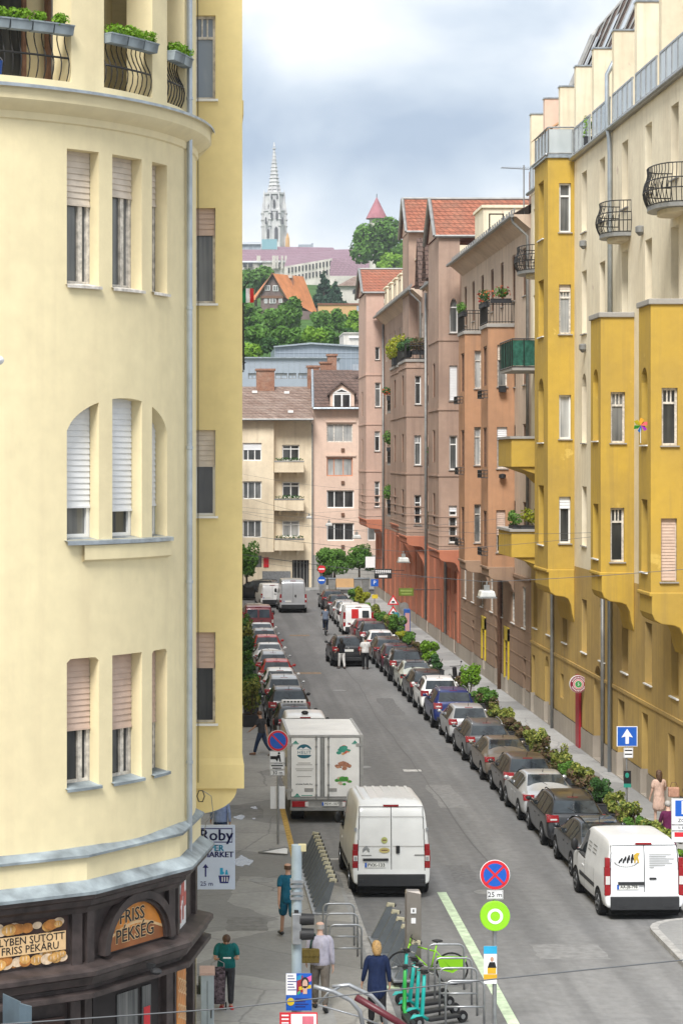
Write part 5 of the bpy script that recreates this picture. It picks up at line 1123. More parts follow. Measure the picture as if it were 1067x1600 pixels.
for a, c, t, bt in ((414, 422, 446, 454), (426.5, 435, 446, 455), (413, 418, 464, 474), (421, 431, 464, 474), (436, 441, 463, 473)):
    b = MB(); b.box(GX(a, Yt), GX(c, Yt), Yt-.15, Yt-.02, GZ(bt, Yt), GZ(t, Yt)); wn = obj('window', b, M_white, TH); b = MB(); m_ = (a+c)/2; b.box(GX(a+.9, Yt), GX(m_-.4, Yt), Yt-.2, Yt-.155, GZ(bt-1, Yt), GZ(t+1, Yt)); b.box(GX(m_+.4, Yt), GX(c-.9, Yt), Yt-.2, Yt-.155, GZ(bt-1, Yt), GZ(t+1, Yt)); obj('pane', b, G_grey, wn)
b = MB(); b.box(GX(449, 486), GX(458, 486), 485, 487, GZ(448, 486), GZ(431, 486)); obj('chimney', b, M_brick, TH); b = MB(); b.box(GX(448.5, 486), GX(456, 486), 484.6, 487.2, GZ(435, 486), GZ(431, 486)); obj('chimney_cap', b, M_stone, TH)
b = MB(); b.quad((GX(470, Yt), Yt+4, zb-.5), (GX(493, Yt), Yt+4, zb-.5), (GX(493, Yt), Yt+4, zb+2), (GX(470, Yt), Yt+4, zb+2.4)); obj('rear_wall', b, M_timber, TH)
Yo = 500; OW = thing('apricot_garden_wall', 'long apricot coloured garden wall on the hillside right of the timbered house', 'wall', (GX(540, Yo), Yo, 40), world=True)
b = MB(); b.box(GX(497, Yo), GX(600, Yo), Yo, Yo+1, GZ(505, Yo), GZ(476, Yo)); obj('masonry', b, M_orange_wall, OW); b = MB(); b.box(GX(496, Yo), GX(601, Yo), Yo-.3, Yo+1.2, GZ(476, Yo), GZ(474, Yo)); obj('coping', b, M_tile_or, OW)
b = MB(); b.box(GX(557, Yo), GX(566, Yo), Yo-.1, Yo, GZ(486, Yo), GZ(478, Yo)); obj('window', b, G_blue, OW)
Ys = 540; SH = thing('stone_hill_house', 'grey stone house with a low brown hipped roof on the hillside', 'building', (GX(560, Ys), Ys, 44), world=True)
b = MB(); b.box(GX(528, Ys), GX(610, Ys), Ys, Ys+12, GZ(480, Ys), GZ(447, Ys)); obj('wall', b, M_stone, SH); b = MB(); z = GZ(447, Ys); zt = GZ(432, Ys+6); b.quad((GX(526, Ys), Ys-.8, z), (GX(612, Ys), Ys-.8, z), (GX(604, Ys), Ys+6, zt+.5), (GX(556, Ys), Ys+6, zt)); b.poly([(GX(526, Ys), Ys-.8, z), (GX(556, Ys), Ys+6, zt), (GX(526, Ys), Ys+13, z)]); obj('roof', b, M_tile_old, SH)
b = MB(); b.prism([(GX(551, Ys), Ys-.1, GZ(459, Ys)), (GX(557.5, Ys), Ys-.1, GZ(459, Ys)), (GX(557.5, Ys), Ys-.1, GZ(454, Ys)), (GX(554, Ys), Ys-.1, GZ(451.5, Ys)), (GX(551, Ys), Ys-.1, GZ(454, Ys))], (0, .08, 0)); obj('window', b, G_dark, SH)
# ---------------------------------------------------------------- hotel with plum roofs, church tower, turret
Yh = 750; HT = thing('plum_roofed_hotel', 'long pale hotel with plum mansard roofs and glass pavilion on the hilltop', 'building', (GX(460, Yh), Yh, 70), world=True)
b = MB(); b.box(GX(300, Yh), GX(470, Yh), Yh+30, Yh+50, 62, GZ(410, Yh+30)); b.add([(GX(455, Yh), Yh, 60), (GX(530, 800), 800, 60), (GX(530, 800), 800, GZ(401, 800)), (GX(455, Yh), Yh, GZ(414, Yh))], [(0, 1, 2, 3)]); obj('wall', b, M_stone, HT)
Y2 = Yh+30; b = MB(); b.quad((GX(300, Y2), Y2-1, GZ(409, Y2)), (GX(470, Y2), Y2-1, GZ(407, Y2)), (GX(536, Y2), Y2+6, GZ(388, Y2)), (GX(300, Y2), Y2+6, GZ(387, Y2)))
b.quad((GX(435, Y2), Y2+10, GZ(390, Y2)), (GX(527, Y2), Y2+10, GZ(388, Y2)), (GX(525, Y2), Y2+16, GZ(380, Y2)), (GX(436, Y2), Y2+16, GZ(378.5, Y2))); obj('roof', b, M_tile_plum, HT)
b = MB(); A_, B_, C_, D_ = GP(444, 417, 748), GP(519, 404, 735), GP(521, 390, 745), GP(448, 404, 756); b.quad(A_, B_, C_, D_); b.quad(B_, GP(605, 431, 730), GP(605, 388, 750), C_); b.quad(GP(517, 404, 735), GP(515, 431, 733), GP(605, 431, 730), GP(605, 405, 733)); obj('roof', b, M_tile_plum, HT)
b = MB(); b.quad(GP(445, 450, 747.5), GP(519, 450, 734.6), GP(519, 403.5, 734.6), GP(445, 416.5, 747.5)); b.quad(GP(515, 445, 732.8), GP(605, 445, 729), GP(605, 431, 729), GP(515, 431, 732.8)); obj('wall', b, M_stone, HT)
for i in range(13):
    for row in range(2):
        px = 450+i*5.4; yy = 747-12.7*(i/13.5)-.6; t = 418.5-12.2*(i/13.5)+row*13; p = GP(px, t, yy); b = MB(); b.box(p.x, p.x+.55, yy-.5, yy-.2, GZ(t+8, yy), GZ(t, yy)); obj('window', b, G_dark, HT)
for px in (402, 405, 426, 429, 433, 440, 446): b = MB(); b.box(GX(px, Y2)-.2, GX(px+2, Y2), Y2-1.4, Y2-1.1, GZ(409 if px < 420 else 420, Y2), GZ(400, Y2)); obj('window_bay', b, M_stone, HT)
for a, c in ((380, 386), (388, 395), (405, 410), (430, 437)): b = MB(); b.box(GX(a, Y2), GX(c, Y2), Y2-1.3, Y2-1.02, GZ(418, Y2), GZ(410.5, Y2)); obj('window', b, G_dark, HT)
b = MB(); b.box(GX(300, Y2), GX(409, Y2), Y2+8, Y2+20, GZ(387, Y2), GZ(378, Y2)); obj('glass_pavilion', b, G_blue, HT); b = MB(); b.quad((GX(300, Y2), Y2+7, GZ(379, Y2)), (GX(410, Y2), Y2+7, GZ(377, Y2)), (GX(409, Y2), Y2+20, GZ(370, Y2)), (GX(395, Y2), Y2+20, GZ(370, Y2))); obj('pavilion_roof', b, M_lead, HT)
b = MB(); b.box(GX(410, Y2), GX(434, Y2), Y2+6, Y2+14, GZ(387, Y2), GZ(371, Y2)); obj('glass_pavilion', b, plain('teal_glass', (.20, .36, .40), .1, .6), HT)
b = MB(); b.box(GX(470, Y2), GX(490, Y2), Y2+16, Y2+20, GZ(380, Y2), GZ(375, Y2)); b.box(GX(490, Y2), GX(493, Y2), Y2+16, Y2+18, GZ(380, Y2), GZ(373, Y2)); obj('roof_plant', b, M_lead, HT)
Yc = 900; k = Yc/F; CT = thing('gothic_church_tower', 'white gothic church tower with an openwork spire above the hotel roofs', 'church tower', (GX(428.5, Yc), Yc, 70), world=True)
cx = GX(428.5, Yc); zc = lambda py: GZ(py, Yc)
def octa(b, r0, z0, r1, z1, n=8, rot=22.5): b.add([(cx+r0*math.cos(R(rot+360*i/n)), Yc+r0*math.sin(R(rot+360*i/n)), z0) for i in range(n)]+[(cx+r1*math.cos(R(rot+360*i/n)), Yc+r1*math.sin(R(rot+360*i/n)), z1) for i in range(n)], [(i, (i+1) % n, n+(i+1) % n, n+i) for i in range(n)]+[list(range(n, 2*n))])
b = MB(); octa(b, 5.1, 70, 5.0, zc(330)); octa(b, 4.4, zc(330), 4.2, zc(304)); octa(b, 5.3, zc(331.5), 5.3, zc(329)); octa(b, 4.7, zc(305), 4.7, zc(302)); obj('shaft', b, M_church, CT)
b = MB(); octa(b, 2.6, zc(302), .28, zc(232)); octa(b, .75, zc(233), .75, zc(231)); octa(b, .5, zc(229), .1, zc(222))
for i in range(12): z = 302-i*5.8; r = 2.6*(1-i/12.2)+.3; octa(b, r+.12, zc(z), r+.02, zc(z-1.0))
obj('spire', b, M_church, CT)
for i in range(8):
    a = R(45*i+22.5); x, y = cx+4.5*math.cos(a), Yc+4.5*math.sin(a)
    b = MB(); b.tube([(x, y, zc(332)), (x, y, zc(308)), (x, y, zc(296))], [.55, .42, .02], 6); b.tube([(cx+5.1*math.cos(a), Yc+5.1*math.sin(a), 70), (cx+5.1*math.cos(a), Yc+5.1*math.sin(a), zc(330)), (cx+5.1*math.cos(a), Yc+5.1*math.sin(a), zc(316))], [.62, .55, .02], 6)
    for j in range(3): zz = zc(334+j*10); b.box(cx+5.3*math.cos(a)-.6, cx+5.3*math.cos(a)+.6, Yc+5.3*math.sin(a)-.6, Yc+5.3*math.sin(a)+.6, zz-.25, zz+.25)
    x2, y2 = cx+2.6*math.cos(a), Yc+2.6*math.sin(a); b.tube([(x2, y2, zc(303)), (x2, y2, zc(296)), (x2, y2, zc(290))], [.3, .25, .02], 5); obj('pinnacle', b, M_church, CT)
for px, t, bt, w_ in ((418.5, 360, 374, 1.1), (431, 357, 376, 1.3), (424, 333, 344, .8), (432, 333, 344, .8), (428, 314, 326, 1.0), (419.5, 322, 328, .6), (437, 322, 328, .6), (424, 306, 312, .6), (433, 306, 312, .6), (441, 342, 352, .7), (415, 342, 352, .7)):
    b = MB(); x = GX(px, Yc); dd = 5.25 if t > 331 else 4.6; b.prism([(x-w_/2, Yc-dd, zc(bt)), (x+w_/2, Yc-dd, zc(bt)), (x+w_/2, Yc-dd, zc(t)-.5), (x, Yc-dd, zc(t)+.4), (x-w_/2, Yc-dd, zc(t)-.5)], (0, .9, 0)); obj('lancet_opening', b, plain('belfry_shade', (.10, .10, .11), .9) if 'belfry_shade' not in MATS else MATS['belfry_shade'], CT)
b = MB(); x = GX(449, Yc); b.tube([(x, Yc-3, zc(392)), (x, Yc-3, zc(374)), (x, Yc-3, zc(364))], [1.1, .9, .03], 6); obj('side_turret', b, M_orange_wall, CT)
Yt2 = 640; TU = thing('cone_roofed_turret', 'round turret with a plum red cone roof above the big hilltop tree', 'tower', (GX(588.5, Yt2), Yt2, 55), world=True); xx = GX(588.5, Yt2)
b = MB(); b.lathe([(2.2, 55), (2.2, GZ(341, Yt2))], (xx, Yt2, 0), 14); obj('wall', b, M_stone, TU); b = MB(); b.lathe([(3.25, GZ(342, Yt2)), (2.4, GZ(333, Yt2)), (.06, GZ(308, Yt2))], (xx, Yt2, 0), 14); obj('roof', b, plain('plum_red_cone', (.33, .14, .16), .8, .2, 0, .15, .6), TU, smooth=30); b = MB(); b.tube([(xx, Yt2, GZ(309, Yt2)), (xx, Yt2, GZ(303, Yt2))], .1, 5); obj('finial', b, M_iron, TU)
# ---------------------------------------------------------------- trees on the hill
def hill_tree(px, py_top, wpx, hpx, Y, lf, seed, label, n=1500, con=False):
    r = wpx/2*Y/F; zt = GZ(py_top, Y); hh = hpx*Y/F; z0 = min(hillz(Y), zt-hh*.9); x = GX(px, Y)
    if con: return conifer(label, (x, Y, z0), r, zt-z0, lf, seed, n, leaf=.0016*Y*.75)
    sq = hh/(2*r); return tree(label, (x, Y, z0), r/1.12, max(r*.5, zt-z0-r*sq*.98), lf, seed, n, leaf=.0019*Y*.62, squash=sq, lumps=13, group='trees on the castle hill')
HTREES = [
 (590, 322, 88, 120, 600, LF_mid, 'very large broad tree in front of the cone roofed turret', 4200),
 (612, 395, 52, 40, 585, LF_lime, 'light green tree at the foot of the very large hilltop tree', 1400),
 (400, 411, 62, 50, 560, LF_mid, 'green tree between the hotel front and the timbered house gable', 1600),
 (385, 440, 34, 46, 470, LF_dark, 'dark tree left of the timbered house', 900),
 (392, 470, 44, 52, 400, LF_mid, 'tree below the timbered house, at the left edge of the hill', 1300),
 (425, 480, 46, 52, 380, LF_mid, 'round mid green tree below the timbered house gable', 1500),
 (455, 462, 50, 78, 390, LF_mid, 'tall round tree covering the timbered house front', 2200),
 (405, 505, 52, 44, 330, LF_mid, 'green tree low on the hill left of the clad hall roof', 1400),
 (392, 532, 40, 40, 300, LF_lime, 'yellow green tree beside the left end of the clad hall', 1100),
 (424, 526, 36, 30, 300, LF_dark, 'dark low tree just left of the clad hall gable', 900),
 (492, 512, 42, 30, 310, LF_lime, 'pale green round tree just above the clad hall roof ridge', 1300),
 (500, 482, 44, 42, 420, LF_mid, 'mid green tree below the garden wall, nearest the timbered house', 1300),
 (530, 480, 40, 46, 400, LF_mid, 'leafy tree below the middle of the apricot garden wall', 1300),
 (558, 484, 42, 46, 380, LF_lime, 'bright leafy tree below the right end of the garden wall', 1300),
 (548, 512, 30, 26, 310, LF_dark, 'small dark tree behind the beige flat house', 700),
 (515, 508, 40, 36, 340, LF_mid, 'bushy tree behind the clad hall roof', 1000),
 (470, 508, 44, 40, 330, LF_mid, 'bushy dark tree above the clad hall ridge, left of the pale green one', 1000),
 (440, 505, 40, 42, 345, LF_mid, 'tree above the left slope of the clad hall roof', 1000),
]
for i, (px, t, w_, h_, Y, lf, lab, n) in enumerate(HTREES): hill_tree(px, t, w_, h_, Y, lf, 100+i, lab, n)
hill_tree(506, 418, 42, 62, 520, LF_fir, 131, 'tall blue green conifer right of the timbered house roof', 1900, True)
hill_tree(524, 436, 40, 48, 515, LF_fir, 132, 'shorter spreading conifer in front of the stone hill house', 1400, True)
g = MB(); g.quad(GP(604, 420, 596), GP(650, 420, 596), GP(650, 368, 612), GP(632, 368, 612)); solo('ivy_slope', g, LF_mid if False else plain('ivy_bank', (.06, .15, .02), .9, .1, 0, .35, .6), 'smooth green ivy covered slope right of the very large hilltop tree', 'bank', (GX(625, 600), 600, 60))
# street trees at the end
def st_tree(px, py_top, w_, h_, Y, lf, seed, label, n):
    r = w_/2*Y/F; zt = GZ(py_top, Y); hh = h_*Y/F
    return tree(label, (GX(px, Y), Y, .12), r/1.1, zt-hh/2, lf, seed, n, leaf=.14, squash=hh/(2*r), lumps=20, group='street trees at the end of the street')
st_tree(523, 854, 66, 54, 187.5, LF_mid, 201, 'small street tree behind the round red and blue signs', 3600)
st_tree(561, 847, 54, 56, 188.5, LF_mid, 202, 'small street tree in front of the salmon house, nearest the terracotta wall', 2200)
st_tree(386, 844, 52, 74, 186, LF_mid, 203, 'leafy street tree at the left kerb in front of the straw yellow house', 2600)
# ---------------------------------------------------------------- vehicles (local: x right, y forward from the rear bumper, z up)
def paint(name, col, metal=.0, rough=.28):
    if name in MATS: return MATS[name]
    m, t, b = base(name, rough, .5, metal); n = noise(t, ocoord(t), 2.2, 3)
    L(t, ramp(t, n.outputs['Fac'], [(.3, tuple(c*.9 for c in col)), (.7, col)]).outputs[0], b.inputs['Base Color'])
    b.inputs['Coat Weight'].default_value = .4; b.inputs['Coat Roughness'].default_value = .08
    return m
PAINT = dict(white=paint('white_car_paint', (.82, .82, .81)), silver=paint('silver_car_paint', (.46, .47, .48), .35), grey=paint('mid_grey_car_paint', (.10, .103, .108), .3), dark=paint('charcoal_car_paint', (.020, .021, .024), .2),
    black=paint('black_car_paint', (.014, .014, .016)), brown=paint('grey_brown_car_paint', (.062, .050, .045), .2), gold=paint('champagne_car_paint', (.17, .14, .11), .35), blue=paint('dark_blue_car_paint', (.008, .022, .13), .1), red=paint('red_car_paint', (.50, .02, .02)),
    darkred=paint('dark_red_car_paint', (.20, .012, .018), .1), pale=paint('pale_green_grey_car_paint', (.48, .50, .43), .2), navy=paint('dark_slate_car_paint', (.024, .028, .036), .2), vanwhite=paint('van_white_paint', (.76, .76, .74), 0, .35), cleanwhite=paint('clean_white_paint', (.78, .79, .80), 0, .3), aubergine=paint('aubergine_car_paint', (.06, .022, .035), .2))
def carglass():
    m, t, b = base('car_glass', .03, .6); n = noise(t, ocoord(t), 1.6, 3)
    L(t, ramp(t, n.outputs['Fac'], [(.35, (.010, .013, .016)), (.7, (.05, .062, .07))]).outputs[0], b.inputs['Base Color']); b.inputs['Coat Weight'].default_value = .25; b.inputs['Coat Roughness'].default_value = .02
    return m
M_cg = carglass()
M_lamp = plain('red_lamp_lens', (.27, .006, .010), .18, .6, 0, .1); M_lampw = plain('clear_lamp_lens', (.62, .60, .58), .15, .6, 0, .05); M_rim = plain('alloy_rim', (.42, .43, .44), .3, .5, .8, .1); M_trim = plain('dark_plastic_trim', (.028, .029, .031), .6, .35)
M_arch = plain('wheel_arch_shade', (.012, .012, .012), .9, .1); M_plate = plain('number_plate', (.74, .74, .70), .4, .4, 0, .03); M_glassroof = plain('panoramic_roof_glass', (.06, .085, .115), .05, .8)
KEYS = {
 'hatch': dict(L=4.1, ax=(.72, 3.22), r=.31, keys=[(0, .38, .50, .60, .74, .68), (.05, .30, .55, .68, .82, .76), (.09, .28, .80, .94, .84, .75), (.15, .26, .92, 1.02, .86, .73), (.50, .25, .93, 1.42, .88, .61), (.75, .23, .93, 1.48, .885, .61), (1.4, .22, .92, 1.50, .89, .62), (2.1, .2, .92, 1.47, .89, .62), (2.45, .2, .92, 1.40, .89, .63), (3.15, .2, .93, 1.02, .89, .74), (3.8, .2, .78, .86, .86, .70), (4.05, .24, .60, .68, .78, .62), (4.1, .35, .45, .52, .70, .55)], rg=(.17, .49), ws=(2.5, 3.1), sg=[(.62, 1.0), (1.06, 1.72), (1.8, 2.72)], tl=(.80, 1.02)),
 'sedan': dict(L=4.5, ax=(.95, 3.55), r=.32, keys=[(0, .38, .50, .60, .76, .70), (.05, .30, .58, .70, .84, .78), (.08, .28, .82, .97, .85, .76), (.2, .26, .90, 1.03, .87, .74), (.62, .25, .93, 1.07, .885, .72), (1.30, .22, .93, 1.39, .89, .58), (1.65, .22, .93, 1.44, .89, .59), (2.2, .2, .92, 1.44, .89, .60), (2.65, .2, .92, 1.38, .89, .61), (3.35, .2, .93, 1.01, .89, .74), (4.1, .2, .78, .86, .86, .70), (4.42, .24, .60, .68, .78, .62), (4.5, .35, .45, .52, .70, .55)], rg=(.70, 1.28), ws=(2.7, 3.3), sg=[(1.12, 1.38), (1.44, 2.0), (2.08, 2.92)], tl=(.74, .92)),
 'estate': dict(L=4.6, ax=(.95, 3.6), r=.32, keys=[(0, .38, .50, .60, .76, .70), (.05, .30, .58, .70, .84, .78), (.09, .28, .82, .95, .86, .77), (.16, .26, .92, 1.03, .88, .75), (.52, .25, .93, 1.38, .89, .63), (.9, .23, .93, 1.46, .895, .62), (1.7, .22, .92, 1.49, .90, .62), (2.4, .2, .92, 1.46, .90, .62), (2.8, .2, .92, 1.38, .90, .63), (3.45, .2, .93, 1.02, .90, .74), (4.2, .2, .78, .86, .87, .70), (4.52, .24, .60, .68, .78, .62), (4.6, .35, .45, .52, .70, .55)], rg=(.18, .50), ws=(2.85, 3.4), sg=[(.62, 1.3), (1.38, 2.05), (2.13, 3.05)], tl=(.80, 1.0), rails=True),
 'suv': dict(L=4.4, ax=(.85, 3.45), r=.36, keys=[(0, .45, .58, .68, .78, .72), (.05, .36, .64, .78, .86, .80), (.09, .34, .95, 1.08, .88, .78), (.15, .32, 1.04, 1.14, .90, .76), (.45, .31, 1.05, 1.56, .91, .66), (.7, .3, 1.05, 1.63, .915, .65), (1.5, .28, 1.04, 1.66, .92, .65), (2.2, .27, 1.04, 1.62, .92, .65), (2.6, .27, 1.04, 1.53, .92, .66), (3.2, .27, 1.05, 1.14, .92, .76), (3.95, .27, .92, 1.0, .89, .74), (4.32, .3, .70, .80, .82, .66), (4.4, .42, .54, .62, .74, .6)], rg=(.17, .43), ws=(2.65, 3.15), sg=[(.55, 1.1), (1.17, 1.88), (1.96, 2.82)], tl=(.88, 1.12), rails=True),
 'smallvan': dict(L=4.3, ax=(.75, 3.4), r=.31, keys=[(0, .36, .48, .56, .80, .76), (.04, .30, .54, .66, .87, .82), (.06, .28, .95, 1.10, .885, .82), (.12, .26, 1.02, 1.66, .90, .78), (.2, .25, 1.04, 1.80, .905, .76), (.6, .24, 1.04, 1.85, .91, .76), (2.2, .22, 1.04, 1.84, .91, .75), (2.6, .22, 1.04, 1.74, .91, .73), (3.4, .22, 1.06, 1.16, .90, .76), (3.95, .22, .88, .98, .86, .70), (4.22, .26, .62, .72, .80, .62), (4.3, .36, .48, .55, .72, .56)], rg=None, ws=(2.68, 3.3), sg=[(2.0, 2.95)], tl=(.80, 1.12), van=True),
 'midvan': dict(L=4.75, ax=(.80, 3.65), r=.33, keys=[(0, .34, .46, .54, .88, .84), (.05, .28, .52, .62, .95, .90), (.07, .28, 1.05, 1.25, .98, .90), (.13, .26, 1.10, 1.80, .99, .86), (.24, .25, 1.10, 1.93, .99, .83), (.7, .24, 1.10, 1.98, .995, .83), (2.5, .22, 1.08, 1.96, .995, .82), (2.95, .22, 1.08, 1.86, .99, .80), (3.75, .22, 1.12, 1.24, .98, .84), (4.35, .22, .95, 1.08, .93, .76), (4.67, .26, .65, .78, .84, .66), (4.75, .36, .48, .55, .76, .6)], rg=None, ws=(3.05, 3.65), sg=[(2.55, 3.35)], tl=(.62, 1.55), van=True),
 'bigvan': dict(L=5.3, ax=(.95, 4.2), r=.35, keys=[(0, .38, .52, .60, .92, .88), (.05, .34, .58, .66, .98, .94), (.06, .34, 1.20, 1.35, 1.0, .95), (.12, .32, 1.25, 2.28, 1.01, .90), (.22, .30, 1.25, 2.44, 1.015, .87), (.7, .30, 1.25, 2.50, 1.02, .87), (3.1, .28, 1.25, 2.48, 1.02, .86), (3.6, .28, 1.25, 2.36, 1.02, .85), (4.45, .28, 1.25, 1.40, 1.01, .90), (4.95, .28, 1.0, 1.14, .97, .82), (5.22, .3, .7, .84, .88, .7), (5.3, .4, .52, .6, .8, .64)], rg=None, ws=(3.72, 4.35), sg=[(3.2, 4.0)], tl=(.80, 1.42), van=True),
}
ID = Matrix.Identity(4)
class Body:
    def __init__(s, k): s.k = k; s.keys = k['keys']
    def at(s, y):
        ks = s.keys
        if y <= ks[0][0]: return ks[0][1:]
        for a, b in zip(ks, ks[1:]):
            if y <= b[0]:
                t = (y-a[0])/(b[0]-a[0]); return tuple(a[i]+(b[i]-a[i])*t for i in range(1, 6))
        return ks[-1][1:]
    def ring(s, y):
        zs, zb, zt, w_, wr = s.at(y); e = min(.07, (zt-zb)*.5)
        h = [(0, zs), (w_*.82, zs), (w_-.02, zs+.06), (w_+.004, zs+(zb-zs)*.35), (w_+.006, zs+(zb-zs)*.7), (w_-.006, zb-.02), (w_-.02, zb+.012)]
        h += [(w_-.02+(wr-w_+.02)*t, zb+.012+(zt-e-zb-.012)*t) for t in (.5, 1)]
        h += [(wr-.045, zt-e*.35), (wr-.12, zt-.006), (wr*.5, zt+.004), (0, zt+.008)]
        return [(x, y, z) for x, z in h]+[(-x, y, z) for x, z in h[-2:0:-1]]
    def mesh(s):
        ys = []
        for a, b in zip(s.keys, s.keys[1:]):
            n = max(1, int((b[0]-a[0])/.35)); ys += [a[0]+(b[0]-a[0])*i/n for i in range(n)]
        ys.append(s.keys[-1][0]); rs = [s.ring(y) for y in ys]; n = len(rs[0]); b = MB()
        b.add([p for r in rs for p in r], [(i*n+j, i*n+(j+1) % n, (i+1)*n+(j+1) % n, (i+1)*n+j) for i in range(len(rs)-1) for j in range(n)]+[list(range(n)), [(len(rs)-1)*n+j for j in range(n)]])
        return b
    def side(s, y, t, sg, off=.008):
        zs, zb, zt, w_, wr = s.at(y); e = min(.07, (zt-zb)*.5)
        return (sg*(w_-.02+(wr-w_+.02)*t+off), y, zb+.012+(zt-e-zb-.012)*t+off*.3)
    def top(s, y, f, off=.008):
        zs, zb, zt, w_, wr = s.at(y); x = f*(wr-.03); return (x, y-off*.6 if y < s.k['L']/2 else y+off*.6, zt+off)
    def rear_y(s, z):
        """how far forward the rear face stands at height z"""
        for a, b in zip(s.keys, s.keys[1:]):
            if a[3] <= z <= b[3] and b[3] > a[3]: return a[0]+(b[0]-a[0])*(z-a[3])/(b[3]-a[3])
        return 0
def make_car(kind, col, label, cat='car', group=None, plate='', rails=None, roofglass=False, wheels=None, windows_at_back=False, name=None):
    k = KEYS[kind]; B = Body(k); r_ = k['r']; L_ = k['L']; pm = PAINT[col]; van = k.get('van')
    t = thing(name or {'hatch': 'hatchback_car', 'sedan': 'sedan_car', 'estate': 'estate_car', 'suv': 'suv_car', 'smallvan': 'small_van', 'midvan': 'panel_van', 'bigvan': 'delivery_van'}[kind], label, cat, group=group)
    obj('body', B.mesh(), pm, t, smooth=38, subd=1)
    w_ = B.at(L_*.45)[3]
    b = MB(); b.box(-w_*.86, w_*.86, .12, L_-.25, .13, B.at(1)[0]+.12); obj('underbody_shade', b, M_arch, t)  # black box added beneath the car to deepen its contact shadow
    # wheels in dark arches
    for y in k['ax']:
        wy = B.at(y)[3]
        n = 16
        for sg in (-1, 1):
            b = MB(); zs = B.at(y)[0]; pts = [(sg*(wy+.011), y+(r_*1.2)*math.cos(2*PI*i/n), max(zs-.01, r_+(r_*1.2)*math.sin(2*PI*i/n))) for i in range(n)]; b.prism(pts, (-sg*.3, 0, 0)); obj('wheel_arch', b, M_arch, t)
        for sg in (-1, 1):
            b = MB(); x = sg*(wy+.018); b.M = Matrix.Translation((x, y, r_)) @ Matrix.Rotation(R(90)*sg, 4, 'Y'); b.lathe([(r_*.62, .0), (r_*.9, .006), (r_, -.03), (r_, -.17), (r_*.9, -.2)], n=18); wl_ = obj('wheel', b, M_rubber, t, smooth=35)
            b = MB(b.M); b.lathe([(.03, .012), (r_*.5, .004), (r_*.64, .012), (r_*.64, -.02)], n=18); rm = obj('rim', b, M_rim, wl_, smooth=30)
            b = MB(b.M)
            for i in range(5): a = 2*PI*i/5; b.M = Matrix.Translation((x, y, r_)) @ Matrix.Rotation(R(90)*sg, 4, 'Y') @ Matrix.Rotation(a, 4, 'Z'); b.prism([(r_*.2, -.03, .0125), (r_*.56, -.055, .0125), (r_*.56, .055, .0125), (r_*.2, .03, .0125)], (0, 0, .002))
            obj('rim_gap', b, M_arch, rm)
    # glass
    if k['rg']:
        y0, y1 = k['rg']; b = MB(); b.grid(lambda u, v: B.top(v, u, .012), [-.95, -.9, -.5, 0, .5, .9, .95], [y0+(y1-y0)*i/4 for i in range(5)]); g_ = obj('rear_window', b, M_cg, t, smooth=True)
        b = MB(); c = B.top(y0+.02, .0, .02); d = B.top(y0+(y1-y0)*.45, -.35, .02); b.tube([c, d], .009, 4); obj('wiper', b, M_black, g_)
    y0, y1 = k['ws']; b = MB(); b.grid(lambda u, v: B.top(v, u, .012), [-.96, -.9, -.5, 0, .5, .9, .96], [y0+(y1-y0)*i/4 for i in range(5)]); obj('windscreen', b, M_cg, t, smooth=True)
    for sg in (-1, 1):
        for (a, c) in k['sg']:
            b = MB(); b.grid(lambda u, v: B.side(u, v, sg), [a+(c-a)*i/4 for i in range(5)], [.06, .5, .95]); obj('side_window', b, M_cg, t, smooth=True)
        b = MB(); yb = k['sg'][0][0]-.04; ye = k['sg'][-1][1]+.1
        b.grid(lambda u, v: B.side(u, v, sg, .004), [yb+(ye-yb)*i/10 for i in range(11)], [.0, .05]); obj('window_trim', b, M_black, t)
        # door seams and handles
        b = MB()
        for yy in ([k['sg'][-1][0]-.05, k['sg'][-1][1]+.12]+([k['sg'][-2][0]-.04] if len(k['sg']) > 1 else [k['sg'][0][0]-1.2])):
            zs, zb, zt, wd, wr = B.at(yy)
            for (xa, za), (xb, zb2) in zip([(wd-.004, zs+.08), (wd+.008, zs+(zb-zs)*.35), (wd+.010, zs+(zb-zs)*.7)], [(wd+.008, zs+(zb-zs)*.35), (wd+.010, zs+(zb-zs)*.7), (wd-.002, zb-.01)]):
                b.quad((sg*xa, yy, za), (sg*xa, yy+.014, za), (sg*xb, yy+.014, zb2), (sg*xb, yy, zb2))
        obj('door_seam', b, M_black, t)
        for yy in [s_[0]+.08 for s_ in k['sg'][-2:]]:
            zs, zb, zt, wd, wr = B.at(yy); b = MB(); b.box(sg*(wd+.004)-.014, sg*(wd+.004)+.014, yy, yy+.17, zs+(zb-zs)*.78, zs+(zb-zs)*.78+.03); obj('door_handle', b, pm, t)
        ym = k['ws'][1]-.28; wd = B.at(ym)[3]; zb = B.at(ym)[1]; b = MB(); b.ell((sg*(wd+(.055 if not van else .09)), ym, zb+(.13 if not van else .22)), (.09 if not van else .10, .06, .07 if not van else .17), 10, 6); b.box(sg*(wd-.02)-.05, sg*(wd-.02)+.08*max(0, sg)+.05, ym-.02, ym+.03, zb+.06, zb+.11); obj('mirror', b, M_black if (van or col in ('dark', 'black')) else pm, t, smooth=40)
        # tail lamp wrapping the corner
        z0, z1 = k['tl']; b = MB()
        n = 4
        for i in range(n):
            za, zb_ = z0+(z1-z0)*i/n, z0+(z1-z0)*(i+1)/n; ya = B.rear_y((za+zb_)/2); wd = B.at(ya+.05)[3]; xin = wd*(.60 if not van else .86)
            xo = wd+.004-(max(0, za-B.at(.3)[1])*.28 if not van else max(0, za-1.1)*.10)
            b.box(min(sg*xin, sg*xo), max(sg*xin, sg*xo), ya-.018, ya+(.24 if not van else .10), za, zb_+.001)
        tl = obj('tail_lamp', b, M_lamp, t, bevel=.012)
